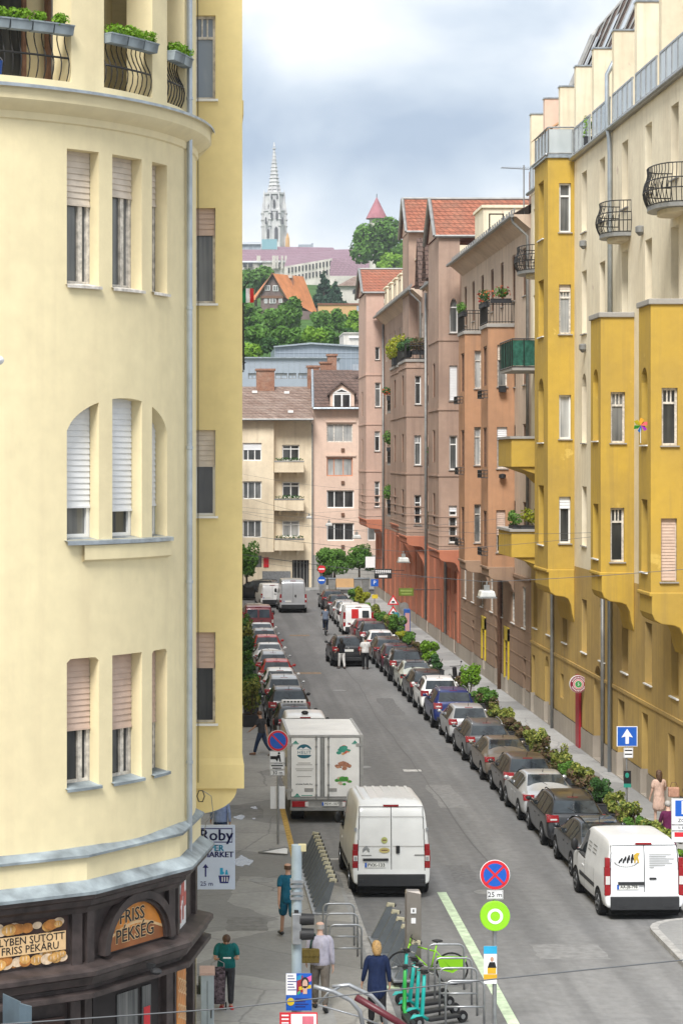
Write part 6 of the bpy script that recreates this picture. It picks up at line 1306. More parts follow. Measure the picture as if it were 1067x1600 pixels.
        b = MB(); zc = z0+(z1-z0)*.3; ya = B.rear_y(zc); b.box(min(sg*wd*.66, sg*wd*.88) if not van else min(sg*.87*wd, sg*.98*wd), max(sg*wd*.66, sg*wd*.88) if not van else max(sg*.87*wd, sg*.98*wd), ya-.026, ya, zc, zc+(z1-z0)*.22); obj('reversing_lamp', b, M_lampw, tl)
        b = MB(); wd = B.at(L_-.2)[3]; b.box(min(sg*wd*.5, sg*wd*.96), max(sg*wd*.5, sg*wd*.96), L_-.42, L_-.1, .62, .76); obj('headlight', b, M_lampw, t, bevel=.02)
        if (k.get('rails') if rails is None else rails):
            b = MB(); pts = []
            for i in range(9): yy = k['sg'][0][0]-.0+(k['sg'][-1][0]+.3-k['sg'][0][0])*i/8; zs, zb, zt, wd, wr = B.at(yy); pts.append((sg*(wr-.06), yy, zt+(.05 if 0 < i < 8 else 0)))
            b.tube(pts, .018, 5); obj('roof_rail', b, M_gal if col not in ('white', 'dark') else M_black, t, smooth=True)
    # rear bumper, plate, brake light, badge
    w0 = B.at(.05)[3]; z1 = B.keys[1][3]; zs = B.at(.05)[0]
    b = MB(); b.box(-w0*.9, w0*.9, -.02, .06, zs-.01, zs+(z1-zs)*(.45 if not van else .95)); obj('rear_bumper', b, M_trim, t, bevel=.02)
    zp = z1+.14 if not van or kind == 'bigvan' else z1+.14
    if kind in ('bigvan', 'midvan'): zp = z1+.22
    ya = B.rear_y(zp); b = MB(); xo = -.42 if van else 0; b.box(xo-.27, xo+.27, ya-.03, ya+.02, zp-.065, zp+.065); pl = obj('number_plate', b, M_plate, t)
    b = MB(); b.box(xo-.27, xo-.22, ya-.033, ya-.028, zp-.06, zp+.06); obj('plate_band', b, M_blue, pl)
    if plate: lettering(pl, plate, .125 if len(plate) < 8 else .10, Matrix.Translation((xo+.025, ya-.034, zp)) @ Matrix.Rotation(R(90), 4, 'X'), M_ink, 'plate_lettering')
    zt = max(q[3] for q in B.keys); yb = B.rear_y(zt-.10 if van else zt-.05)
    b = MB(); b.box(-.2 if van else -.16, .2 if van else .16, yb-.03, yb+.03, zt-.12 if van else zt-.075, zt-.075 if van else zt-.05); obj('high_brake_lamp', b, M_lamp, t)
    if not van:
        b = MB(); zg = z1+.27; yg = B.rear_y(zg); b.M = Matrix.Translation((0, yg-.012, zg)) @ Matrix.Rotation(R(90), 4, 'X'); b.lathe([(.045, 0), (.05, .008), (.02, .014)], n=12); obj('badge', b, M_rim, t)
        b = MB(); ya = k['rg'][1]+.22; zr = B.at(ya)[2]; b.tube([(0, ya+.1, zr), (0, ya, zr+.16)], [.016, .004], 5); obj('antenna', b, M_black, t)
        b = MB(); zl = z1+.02; yl = B.rear_y(zl+.02); b.box(-w0*.86, w0*.86, yl-.006, yl+.02, zl, zl+.016); obj('tailgate_seam', b, M_black, t)
    else:
        b = MB(); ztop = zt-.16; wd = w_*.86
        for x in (0, -wd*.99, wd*.99):
            n = 6
            for i in range(n):
                za, zb_ = z1+.03+(ztop-z1)*i/n, z1+.03+(ztop-z1)*(i+1)/n; xx = x*(1-max(0, za-1.1)*.05)
                b.quad((xx-.009, B.rear_y(za)-.010, za), (xx+.009, B.rear_y(za)-.010, za), (xx+.009, B.rear_y(zb_)-.010, zb_), (xx-.009, B.rear_y(zb_)-.010, zb_))
        for z in (ztop+.03,): b.box(-wd*.95, wd*.95, B.rear_y(z)-.010, B.rear_y(z), z, z+.014)
        obj('door_seam', b, M_trim, t)
        b = MB(); zh = z1+.62 if kind == 'bigvan' else z1+.42; yh = B.rear_y(zh); b.box(.12, .22, yh-.04, yh+.01, zh-.1, zh+.1) if kind == 'bigvan' else b.box(.12, .3, yh-.03, yh+.01, zh-.025, zh+.025); obj('door_handle', b, M_black, t, bevel=.015)
        if windows_at_back:
            for x0, x1 in ((-.74, -.06), (.06, .74)):
                za, zb_ = zt-.75, zt-.22; b = MB(); b.quad((x0, B.rear_y(za)-.014, za), (x1, B.rear_y(za)-.014, za), (x1*.95, B.rear_y(zb_)-.014, zb_), (x0*.95, B.rear_y(zb_)-.014, zb_)); obj('rear_window', b, M_cg, t)
    if roofglass:
        b = MB(); y0, y1 = k['sg'][0][0]+.2, k['ws'][0]-.1; b.grid(lambda u, v: B.top(v, u, .02), [-.8, -.4, 0, .4, .8], [y0+(y1-y0)*i/6 for i in range(7)]); obj('glass_roof', b, M_glassroof, t, smooth=True)
    return t, B
def put(c, X, Y, rz=0): c[0].location = (X, Y, 0); c[0].rotation_euler = (0, 0, R(rz)); return c
KERBX = lambda Y: 11.12-(Y-58)*.0074
# ---- right-hand row, from the nearest away from the camera
rt = 'cars parked along the right kerb'
c = put(make_car('midvan', 'cleanwhite', 'white panel van with printed rear doors, nearest vehicle on the right', 'van', plate='AA-JB-798', name='panel_van'), 11.05, 53.9, 1.5); TR_, BT = c
def on_rear(B, x, z, off=.016): return Matrix.Translation((x, B.rear_y(z)-off, z)) @ Matrix.Rotation(R(90)+math.atan2(.06, .7)*-1, 4, 'X')
b = MB()
for i, (h_, lean) in enumerate(((.13, .05), (.17, .04), (.20, .02), (.23, 0), (.25, -.03))):
    x = -.62+i*.105; z = 1.42; y = BT.rear_y(1.55)-.02; mm = b
    pts = [(x-.03, y, z), (x+.012, y, z), (x+.02+lean*.3, y, z+h_*.45), (x+.05, y, z+h_*.3), (x+.055, y, z+h_*.38), (x+.03+lean, y, z+h_*.75), (x+.035+lean, y, z+h_*.98), (x+lean, y, z+h_), (x-.01+lean, y, z+h_*.8), (x-.03+lean*.5, y, z+h_*.5)]
    if i < 4: b.prism(pts, (0, .002, 0))
obj('door_print', b, M_ink, TR_); b = MB(); x = -.2; b.prism([(x-.05, y, 1.42), (x-.02, y, 1.42), (x, y, 1.53), (x+.05, y, 1.42), (x+.08, y, 1.42), (x+.04, y, 1.6), (x+.1, y, 1.66), (x+.02, y, 1.68), (x-.06, y, 1.62)], (0, .002, 0)); obj('door_print', b, plain('ochre_print', (.55, .36, .04), .5), TR_)
b = MB()
for i in range(16):
    a = R(200+140*i/15); b.box(-.45+.3*math.cos(a)-.014, -.45+.3*math.cos(a)+.014, y, y+.002, 1.47+.16*math.sin(a), 1.50+.16*math.sin(a))
for i in range(7): zz = 1.62-i*.052; b.box(.12, .12+(.55, .42, .62, .5, .58, .4, .12)[i], BT.rear_y(zz)-.02, BT.rear_y(zz)-.018, zz, zz+.016)
obj('print_line', b, M_gutter, TR_); b = MB()
for i, zz in enumerate((1.52, 1.45, 1.38)):
    for (u0, u1) in ((2.0, 2.35), (1.35, 1.8)): q = BT.side(u0, .35-.12*i+.25, -1, .014); q2 = BT.side(u1, .35-.12*i+.25, -1, .014); b.quad(q, q2, (q2[0], q2[1], q2[2]+.03), (q[0], q[1], q[2]+.03))
obj('side_print', b, M_gutter, TR_)
b = MB(); b.box(-.66, .0, BT.rear_y(.9)-.05, BT.rear_y(.9), .89, .96); b.box(-.7, -.45, -.03, .0, .34, .40); b.box(.45, .7, -.03, 0, .34, .4); obj('plate_handle', b, M_trim, TR_)
b = MB()
for s in (-1, 1): b.box(min(s*.99, s*1.012), max(s*.99, s*1.012), 1.3, 3.1, .60, .70)
obj('side_moulding', b, M_trim, TR_)
ROW = [  # kind, colour, rear y, label, kwargs
 ('sedan', 'navy', 58.8, 'dark slate sedan with a glass roof, directly in front of the printed white panel van', dict(roofglass=True)),
 ('estate', 'dark', 63.7, 'charcoal estate car with silver roof rails, second ahead of the printed white van', {}),
 ('sedan', 'silver', 68.2, 'silver white saloon with red tail lamps, parked ahead of the charcoal estate car', {}),
 ('hatch', 'brown', 72.3, 'grey brown hatchback parked between the silver white saloon and the champagne saloon', {}),
 ('sedan', 'gold', 76.9, 'champagne saloon parked ahead of the grey brown hatchback', {}),
 ('estate', 'grey', 81.9, 'mid grey estate car with ribbed roof behind the champagne saloon nose', {}),
 ('hatch', 'silver', 87.3, 'silver hatchback parked directly behind the dark blue off-roader', {}),
 ('suv', 'blue', 92.2, 'dark blue off-roader with a spare wheel on its tailgate', dict(rails=True)),
 ('suv', 'white', 97.2, 'white sport utility car with dark roof, just ahead of the dark blue off-roader', {}),
 ('estate', 'dark', 101.9, 'dark estate car between the white sport utility car and the pale green coupe', {}),
 ('sedan', 'pale', 106.7, 'pale green grey saloon with a black roof panel in the right parked row', dict(roofglass=True)),
 ('suv', 'dark', 111.8, 'black sport utility car right behind the pale green grey saloon nose', {}),
 ('hatch', 'aubergine', 116.7, 'aubergine hatchback in the right parked row beside the round lime bush', {}),
 ('estate', 'brown', 121.2, 'brown estate car level with the double parked car', {}),
 ('hatch', 'white', 126.0, 'white hatchback between the brown estate and the dark hatchback far up the right row', {}),
 ('suv', 'dark', 130.6, 'dark sport utility car behind the dark red hatchback, far up the right row', {}),
 ('hatch', 'darkred', 135.3, 'dark red hatchback parked right behind the white van with a red door panel', {}),
 ('suv', 'white', 148.5, 'white sport utility car just ahead of the white van with a red door panel', {}),
 ('estate', 'silver', 153.8, 'pale silver estate car, second ahead of the van with a red door panel', {}),
 ('hatch', 'dark', 160.0, 'dark hatchback near the far end of the right row', {}),
 ('estate', 'black', 166.0, 'black estate car, the farthest in the right row', {}),
]
RIGHT = []
for kind, col, y, lab, kw in ROW:
    c = put(make_car(kind, col, lab, 'car', rt, **kw), KERBX(y), y, random.uniform(-.8, .8)+.4); RIGHT.append((y, lab, c))
    if col == 'blue':
        b = MB(); b.M = Matrix.Translation((.12, -.02, .86)) @ Matrix.Rotation(R(90), 4, 'X'); b.lathe([(.05, .16), (.24, .17), (.33, .12), (.33, .0)], n=18); obj('spare_wheel', b, PAINT['blue'], c[0], smooth=35)
c = put(make_car('midvan', 'white', 'white van with a red panel on its rear door, far up the right row', 'van', rt), KERBX(141)-.1, 141.5, .5)
b = MB(); B = c[1]; b.quad((-.45, B.rear_y(1.15)-.02, 1.15), (.0, B.rear_y(1.15)-.02, 1.15), (.0, B.rear_y(1.8)-.02, 1.75), (-.45, B.rear_y(1.8)-.02, 1.75)); obj('door_panel', b, M_red, c[0]); b = MB(); b.quad((.25, B.rear_y(1.2)-.02, 1.2), (.7, B.rear_y(1.2)-.02, 1.2), (.68, B.rear_y(1.7)-.02, 1.65), (.25, B.rear_y(1.7)-.02, 1.65)); obj('rear_window', b, M_cg, c[0])
c = put(make_car('suv', 'dark', 'dark double parked sport utility car standing in the carriageway beside two people', 'car'), 8.3, 120.2, 2)
# ---- left-hand row
lt = 'cars parked along the left kerb'; LX = 3.88
c = put(make_car('smallvan', 'white', 'small white van parked right in front of the refrigerated box truck', 'van', lt), 4.02, 81.6); b = MB(); b.ell((0, .5, 1.9), (.14, .14, .08), 10, 5); obj('roof_vent', b, M_black, c[0], smooth=True)
for kind, col, y, lab, kw in [
 ('estate', 'dark', 87.4, 'dark estate taxi with white roof lettering, ahead of the small white van', dict(rails=False)),
 ('suv', 'black', 92.6, 'black sport utility car, second ahead of the small white van on the left', {}),
 ('suv', 'silver', 97.8, 'silver sport utility car in the left row ahead of the black one', {}),
 ('hatch', 'white', 102.8, 'white hatchback in the left row behind the nearer red hatchback', {}),
 ('hatch', 'red', 107.4, 'bright red hatchback, the nearer of two red cars in the left row', {}),
 ('estate', 'silver', 112.2, 'silver estate car between the two red hatchbacks, nearer half', {}),
 ('sedan', 'white', 117.4, 'white saloon between the two red hatchbacks, farther half', {}),
 ('hatch', 'red', 122.6, 'red hatchback with dark rear window, the farther of two red cars in the left row', {}),
 ('hatch', 'silver', 127.4, 'light silver hatchback ahead of the farther red hatchback', {}),
 ('sedan', 'white', 132.2, 'white saloon parked right behind the dark red van on the left', {}),
 ('estate', 'grey', 150.0, 'grey estate car parked beyond the dark red van on the left', {}),
]:
    c = put(make_car(kind, col, lab, 'car', lt, **kw), LX, y, random.uniform(-.8, .8))
    if 'taxi' in lab:
        b = MB(); b.box(-.5, .5, 1.3, 1.42, 1.50, 1.66); s_ = obj('roof_sign', b, M_signwhite, c[0], bevel=.03); b = MB()
        for i in range(6): b.box(-.42+i*.14, -.33+i*.14, 1.295, 1.299, 1.55, 1.61)
        obj('sign_lettering', b, M_ink, s_)
put(make_car('midvan', 'darkred', 'dark red van with two rear windows in the left row', 'van', lt, windows_at_back=True), 3.9, 141.0)
put(make_car('bigvan', 'silver', 'grey white high roofed van driving away in the carriageway', 'van', name='delivery_van'), 7.1, 162.8, 1)
put(make_car('smallvan', 'white', 'white small van waiting at the far left corner beside the driving van', 'van'), 5.75, 168.5, 6)
put(make_car('suv', 'dark', 'dark car turning across the far end of the street', 'car'), 6.7, 177.3, 62)
# ---- near delivery van with its rear doors
c = put(make_car('bigvan', 'vanwhite', 'large white high roofed delivery van parked nearest on the left half of the road', 'van', plate='PVX-133'), 5.02, 56.6, .6); DV, B = c
b = MB()
for i in range(7): x = -.66+i*.22; b.box(x-.04, x+.04, .7, 3.0, 2.485, 2.503)
obj('roof_rib', b, PAINT['vanwhite'], DV, bevel=.01)
b = MB(); yy = B.rear_y(1.2)-.014
for s in (0, .055): b.add([(-.75, yy, 1.20+s), (-.66, yy, 1.29+s), (-.57, yy, 1.20+s), (-.57, yy, 1.235+s), (-.66, yy, 1.325+s), (-.75, yy, 1.235+s)], [(0, 1, 4, 5), (1, 2, 3, 4)])
obj('chevron_emblem', b, M_rim, DV)
for z, rx, rz, m in ((1.52, .085, .085, 'green_sticker'), (1.26, .14, .07, 'gold_sticker')):
    b = MB(); b.poly([(-.18+rx*math.cos(t), B.rear_y(z)-.016, z+rz*math.sin(t)) for t in [2*PI*i/16 for i in range(16)]]); st_ = obj('sticker', b, plain(m, (.42, .44, .16) if m[0] == 'g' and m[1] == 'r' else (.50, .42, .16), .5), DV); b = MB(); b.box(-.18-rx*.6, -.18+rx*.6, B.rear_y(z)-.018, B.rear_y(z)-.0165, z-.012, z+.018); obj('sticker_lettering', b, M_wood, st_)
b = MB(); zz = .98; b.box(-.74, -.08, B.rear_y(zz)-.05, B.rear_y(zz), .99, 1.05); obj('plate_handle', b, M_trim, DV); b = MB(); b.box(.6, .86, B.rear_y(1.15)-.014, B.rear_y(1.15)-.011, 1.12, 1.15); b.box(-.78, -.52, B.rear_y(1.12)-.014, B.rear_y(1.12)-.011, 1.12, 1.14); obj('model_script', b, M_gutter, DV)
b = MB()
for x0, x1 in ((-.86, -.03), (.03, .86)):
    for z in (1.36, 2.12): b.box(x0, x1, B.rear_y(z)-.012, B.rear_y(z)-.009, z, z+.012)
obj('door_crease', b, M_conc, DV)
b = MB()
for s in (-1, 1):
    for z in (1.0, 1.75): b.box(s*.93-.03, s*.93+.03, B.rear_y(z)-.03, B.rear_y(z)+.03, z, z+.09)
obj('door_hinge', b, M_gal, DV); b = MB()
for s in (-1, 1): b.box(min(s*1.0, s*1.035), max(s*1.0, s*1.035), 1.5, 3.7, .58, .72); b.box(s*.8-.06, s*.8+.06, -.03, .0, .44, .52)
obj('side_moulding', b, M_trim, DV, bevel=.01)
# ---- refrigerated box truck
BTk = thing('box_truck', 'white refrigerated box truck with logos on its rear doors, parked on the left', 'truck'); BTk.location = (3.98, 68.3, 0); BTk.rotation_euler = (0, 0, R(.4)); BTk.scale = (1, 1, .925); t = BTk
M_box = plain('truck_box_white', (.76, .75, .72), .4, .4, 0, .1, 1.5); M_alu = plain('aluminium_edge', (.42, .41, .39), .4, .5, .6, .15)
hw_ = 1.14; zb, zt = .86, 3.0
b = MB(); b.box(-hw_, hw_, .02, 4.4, zb, zt); obj('box', b, M_box, t, bevel=.03)
b = MB()
for s in (-1, 1):
    b.box(s*hw_-.05, s*hw_+.05, -.03, .07, zb-.02, zt+.02)
    b.box(s*hw_-.04, s*hw_+.04, -.0, 4.42, zt-.03, zt+.03); b.box(s*hw_-.03, s*hw_+.03, 0.05, 4.42, zb-.06, zb+.06)
b.box(-hw_+.05, hw_-.05, -.028, .06, zt-.05, zt+.02); b.box(-hw_+.05, hw_-.05, -.028, .06, zb-.03, zb+.05); obj('box_edge', b, M_alu, t)
for s, x0, x1 in ((-1, -hw_+.07, -.16), (1, -.02, hw_-.07)):
    b = MB(); b.box(x0, x1, -.02, .015, zb+.07, zt-.08); d = obj('rear_door', b, M_box, t, bevel=.008)
    b = MB(); b.box(x0, x1, -.012, .0, zb+.05, zb+.068); b.box(x0-.014, x0, -.014, .0, zb+.06, zt-.07); b.box(x1, x1+.014, -.014, 0, zb+.06, zt-.07); obj('door_seal', b, M_black, d)
    for xx in ((x1-.12,) if s < 0 else (x0+.12,)):
        b = MB(); b.tube([(xx, -.05, zb-.02), (xx, -.05, zt-.02)], .018, 6)
        for z in (zb+.1, 1.3, 2.0, 2.6, zt-.12): b.box(xx-.035, xx+.035, -.06, -.02, z, z+.05)
        b.box(xx-.02, xx+.28*(-s if s > 0 else -1)*-s if False else xx+.02, -.06, -.03, 1.16, 1.2); obj('lock_rod', b, M_gal, d, smooth=30)
    b = MB(); xc = (x0+x1)/2; xl = xc+.1 if s < 0 else xc-.3; b.box(xl-.14, xl+.14, -.03, -.019, zb+.24, zb+.36); obj('lock_handle', b, M_alu, d)
    for z in (zb+.25, zt-.35): b = MB(); xh = s*(hw_-.1); b.box(min(xh, xh+s*.12)-.08, max(xh, xh+s*.12)+.02, -.045, -.021, z, z+.09); obj('hinge', b, M_alu, d)
b = MB(); b.box(-.15, -.03, -.016, .02, zb+.06, zt-.06); obj('door_gap_strip', b, M_gutter, t)
TXd = lambda x, z: Matrix.Translation((x, -.024, z)) @ Matrix.Rotation(R(90), 4, 'X')
M_teal = plain('dark_teal_print', (.015, .11, .15), .5); M_green = plain('print_green', (.05, .28, .07), .5); M_greenl = plain('print_teal_green', (.02, .25, .18), .5)
b = MB(); c_ = (-.66, 2.47); b.poly([(c_[0]+.24*math.cos(R(a)), -.0225, c_[1]+.24*math.sin(R(a))) for a in range(15, 166, 10)]); b.poly([(c_[0]+.22*math.cos(R(a)), -.0225, c_[1]-.12+.12*math.sin(R(a))) for a in range(180, 361, 15)]); lg = obj('round_logo', b, M_teal, t)
b = MB(); b.poly([(c_[0]-.2, -.0235, c_[1]+.07), (c_[0]-.1, -.0235, c_[1]+.13), (c_[0]-.03, -.0235, c_[1]+.09), (c_[0]+.06, -.0235, c_[1]+.15), (c_[0]+.2, -.0235, c_[1]+.07)]); obj('logo_peaks', b, M_signwhite, lg)
lettering(lg, 'HELIT', .15, TXd(c_[0], c_[1]-.04), M_teal, space=1.15)
b = MB()
for z, w_ in ((2.06, .4), (2.0, .5), (1.86, .56), (1.8, .5), (1.6, .44)): b.box(c_[0]-w_/2, c_[0]+w_/2, -.0235, -.0215, z, z+.025)
obj('small_print', b, M_conc, t); lettering(t, 'www.helit.hu', .10, TXd(-.66, 1.36), M_ink)
b = MB()
for x, z in ((-.93, 2.78), (.93, 2.78), (-.88, .99)): b.poly([(x-.08, -.0225, z-.03), (x, -.0225, z+.06), (x+.08, -.0225, z-.03)]); b.box(x-.1, x+.1, -.0225, -.0215, z-.07, z-.04)
b.box(-.75, -.4, -.0225, -.0215, .96, .985); obj('corner_logo', b, M_greenl, t)
rr = random.Random(5)
for zc_, cols in ((2.50, ((.05, .28, .2), (.55, .12, .08), (.62, .3, .1))), (1.98, ((.38, .17, .1), (.48, .24, .14), (.25, .1, .06))), (1.46, ((.06, .26, .04), (.12, .36, .06), (.5, .38, .28)))):
    mats = [plain('printed_food_colour', q, .5, .3, 0, .25, 14) for q in cols]; qs = [MB() for _ in mats]; xc = .56
    for i in range(16):
        a = rr.uniform(0, PI*2); u, v = xc+.22*math.cos(a)*rr.random()**.5, zc_+.13*math.sin(a)*rr.random()**.5; k_ = i % 3; w_ = rr.uniform(.04, .085); qs[k_].poly([(u+w_*math.cos(q), -.0222-.0004*i, v+w_*.7*math.sin(q)) for q in [2*PI*j/9 for j in range(9)]])
    qs[0].poly([(xc-.17, -.0290, zc_-.01), (xc-.1, -.0290, zc_+.13), (xc, -.0290, zc_+.16), (xc+.1, -.0290, zc_+.13), (xc+.17, -.0290, zc_-.01)])
    for m_, q_ in zip(mats, qs): obj('printed_food', q_, m_, t)
b = MB(); b.box(-1.08, 1.08, .05, .2, .48, .80); obj('rear_underrun', b, M_alu, t); b = MB(); b.box(-1.1, 1.1, -.04, .06, .46, .56); obj('rear_bumper', b, M_gutter, t)
for s in (-1, 1): b = MB(); b.box(s*.8-.24, s*.8+.24, -.02, .05, .58, .78); tl = obj('tail_lamp', b, M_lamp, t, bevel=.01); b = MB(); b.box(s*.58-.05, s*.58+.05, -.026, .0, .6, .76); obj('reversing_lamp', b, M_lampw, tl)
b = MB(); b.box(-.1, .42, -.03, .0, .62, .75); pl = obj('number_plate', b, M_plate, t); b = MB(); b.box(-.1, -.05, -.033, -.028, .625, .745); obj('plate_band', b, M_blue, pl); lettering(pl, 'PDY-107', .12, Matrix.Translation((.19, -.034, .685)) @ Matrix.Rotation(R(90), 4, 'X'), M_ink, 'plate_lettering')
for y, tw in ((1.1, 1), (5.0, 0)):
    for s in (-1, 1):
        b = MB(); x = s*(1.02 if tw else .95); b.M = Matrix.Translation((x, y, .36)) @ Matrix.Rotation(R(90)*s, 4, 'Y'); b.lathe([(.2, .0), (.33, .006), (.36, -.03), (.36, -.4 if tw else -.2)], n=18); wh = obj('wheel', b, M_rubber, t, smooth=35); b = MB(b.M); b.lathe([(.05, -.02), (.2, .006), (.21, -.03)], n=16); obj('rim', b, M_alu, wh, smooth=35)
b = MB(); b.box(-.45, .45, .2, 4.8, .5, .7); obj('chassis', b, M_black, t)
b = MB(); b.add([(-.98, 4.5, .45), (.98, 4.5, .45), (.98, 6.4, .45), (-.98, 6.4, .45), (-.92, 4.5, 2.25), (.92, 4.5, 2.25), (.92, 5.3, 2.25), (-.92, 5.3, 2.25), (.98, 6.3, 1.15), (-.98, 6.3, 1.15), (.97, 5.9, 1.3), (-.97, 5.9, 1.3)], [(0, 1, 2, 3), (0, 1, 5, 4), (4, 5, 6, 7), (7, 6, 10, 11), (11, 10, 8, 9), (9, 8, 2, 3), (1, 2, 8, 10, 6, 5), (0, 3, 9, 11, 7, 4)]); obj('cab', b, PAINT['white'], t, bevel=.05)
for s in (-1, 1): b = MB(); b.box(s*1.15-.05, s*1.15+.05, 5.7, 5.78, 1.3, 1.75); obj('mirror', b, M_black, t, bevel=.03)
b = MB(); b.box(hw_*-1-.13, -hw_-.03, .7, .8, 1.85, 2.15); obj('side_marker', b, M_gutter, t)
# ---------------------------------------------------------------- people (local: y forward, x right; heights in metres at 1.75 m)
M_skin = plain('skin', (.50, .29, .20), .6, .35, 0, .1, 8); M_skin2 = plain('paler_skin', (.58, .37, .28), .6, .35, 0, .1, 8)
HAIR = dict(brown=plain('brown_hair', (.085, .045, .025), .6, .4, 0, .3, 30), grey=plain('grey_hair', (.36, .34, .32), .6, .4, 0, .2, 30), blond=plain('blond_hair', (.36, .22, .085), .55, .4, 0, .3, 30), dark=plain('dark_hair', (.02, .015, .012), .55, .4, 0, .3, 30))
def cloth(name, col, rough=.85):
    if name in MATS: return MATS[name]
    m, t, b = base(name, rough, .2); p = ocoord(t); n = noise(t, p, 9, 4); n2 = noise(t, scaled(t, p, (1, 1, .3)), 14, 3)
    L(t, ramp(t, n.outputs['Fac'], [(.3, tuple(c*.78 for c in col)), (.7, tuple(min(1, c*1.1) for c in col))]).outputs[0], b.inputs['Base Color']); bump(t, b, n2.outputs['Fac'], .9, .05)
    return m
def skin(name, pts, edges, m, parent, root=0, lev=1):
    """pts: list of (co, radius) joined by edges, grown into one continuous surface"""
    me = bpy.data.meshes.new(name); me.from_pydata([p for p, r in pts], edges, []); o = bpy.data.objects.new(name, me); C.objects.link(o)
    o.modifiers.new('skin', 'SKIN').use_smooth_shade = True
    for v, (p, r) in zip(me.skin_vertices[0].data, pts): v.radius = r if isinstance(r, tuple) else (r, r); v.use_root = False
    me.skin_vertices[0].data[root].use_root = True
    s = o.modifiers.new('s', 'SUBSURF'); s.levels = s.render_levels = lev
    dg = bpy.context.evaluated_depsgraph_get(); nm = bpy.data.meshes.new_from_object(o.evaluated_get(dg)); bpy.data.objects.remove(o); bpy.data.meshes.remove(me)
    nm.name = name; nm.materials.clear(); nm.materials.append(m); nm.polygons.foreach_set('use_smooth', [True]*len(nm.polygons))
    o = bpy.data.objects.new(name, nm); C.objects.link(o); o.parent = parent; return o
def rings(mb, secs, n=14):
    """loft of ellipses: (centre, rx, ry)"""
    vs = []; fs = []
    for c, rx, ry in secs: vs += [(c[0]+rx*math.cos(2*PI*i/n), c[1]+ry*math.sin(2*PI*i/n), c[2]) for i in range(n)]
    for j in range(len(secs)-1): fs += [(j*n+i, j*n+(i+1) % n, (j+1)*n+(i+1) % n, (j+1)*n+i) for i in range(n)]
    fs += [list(range(n))[::-1], [(len(secs)-1)*n+i for i in range(n)]]; mb.add(vs, fs)
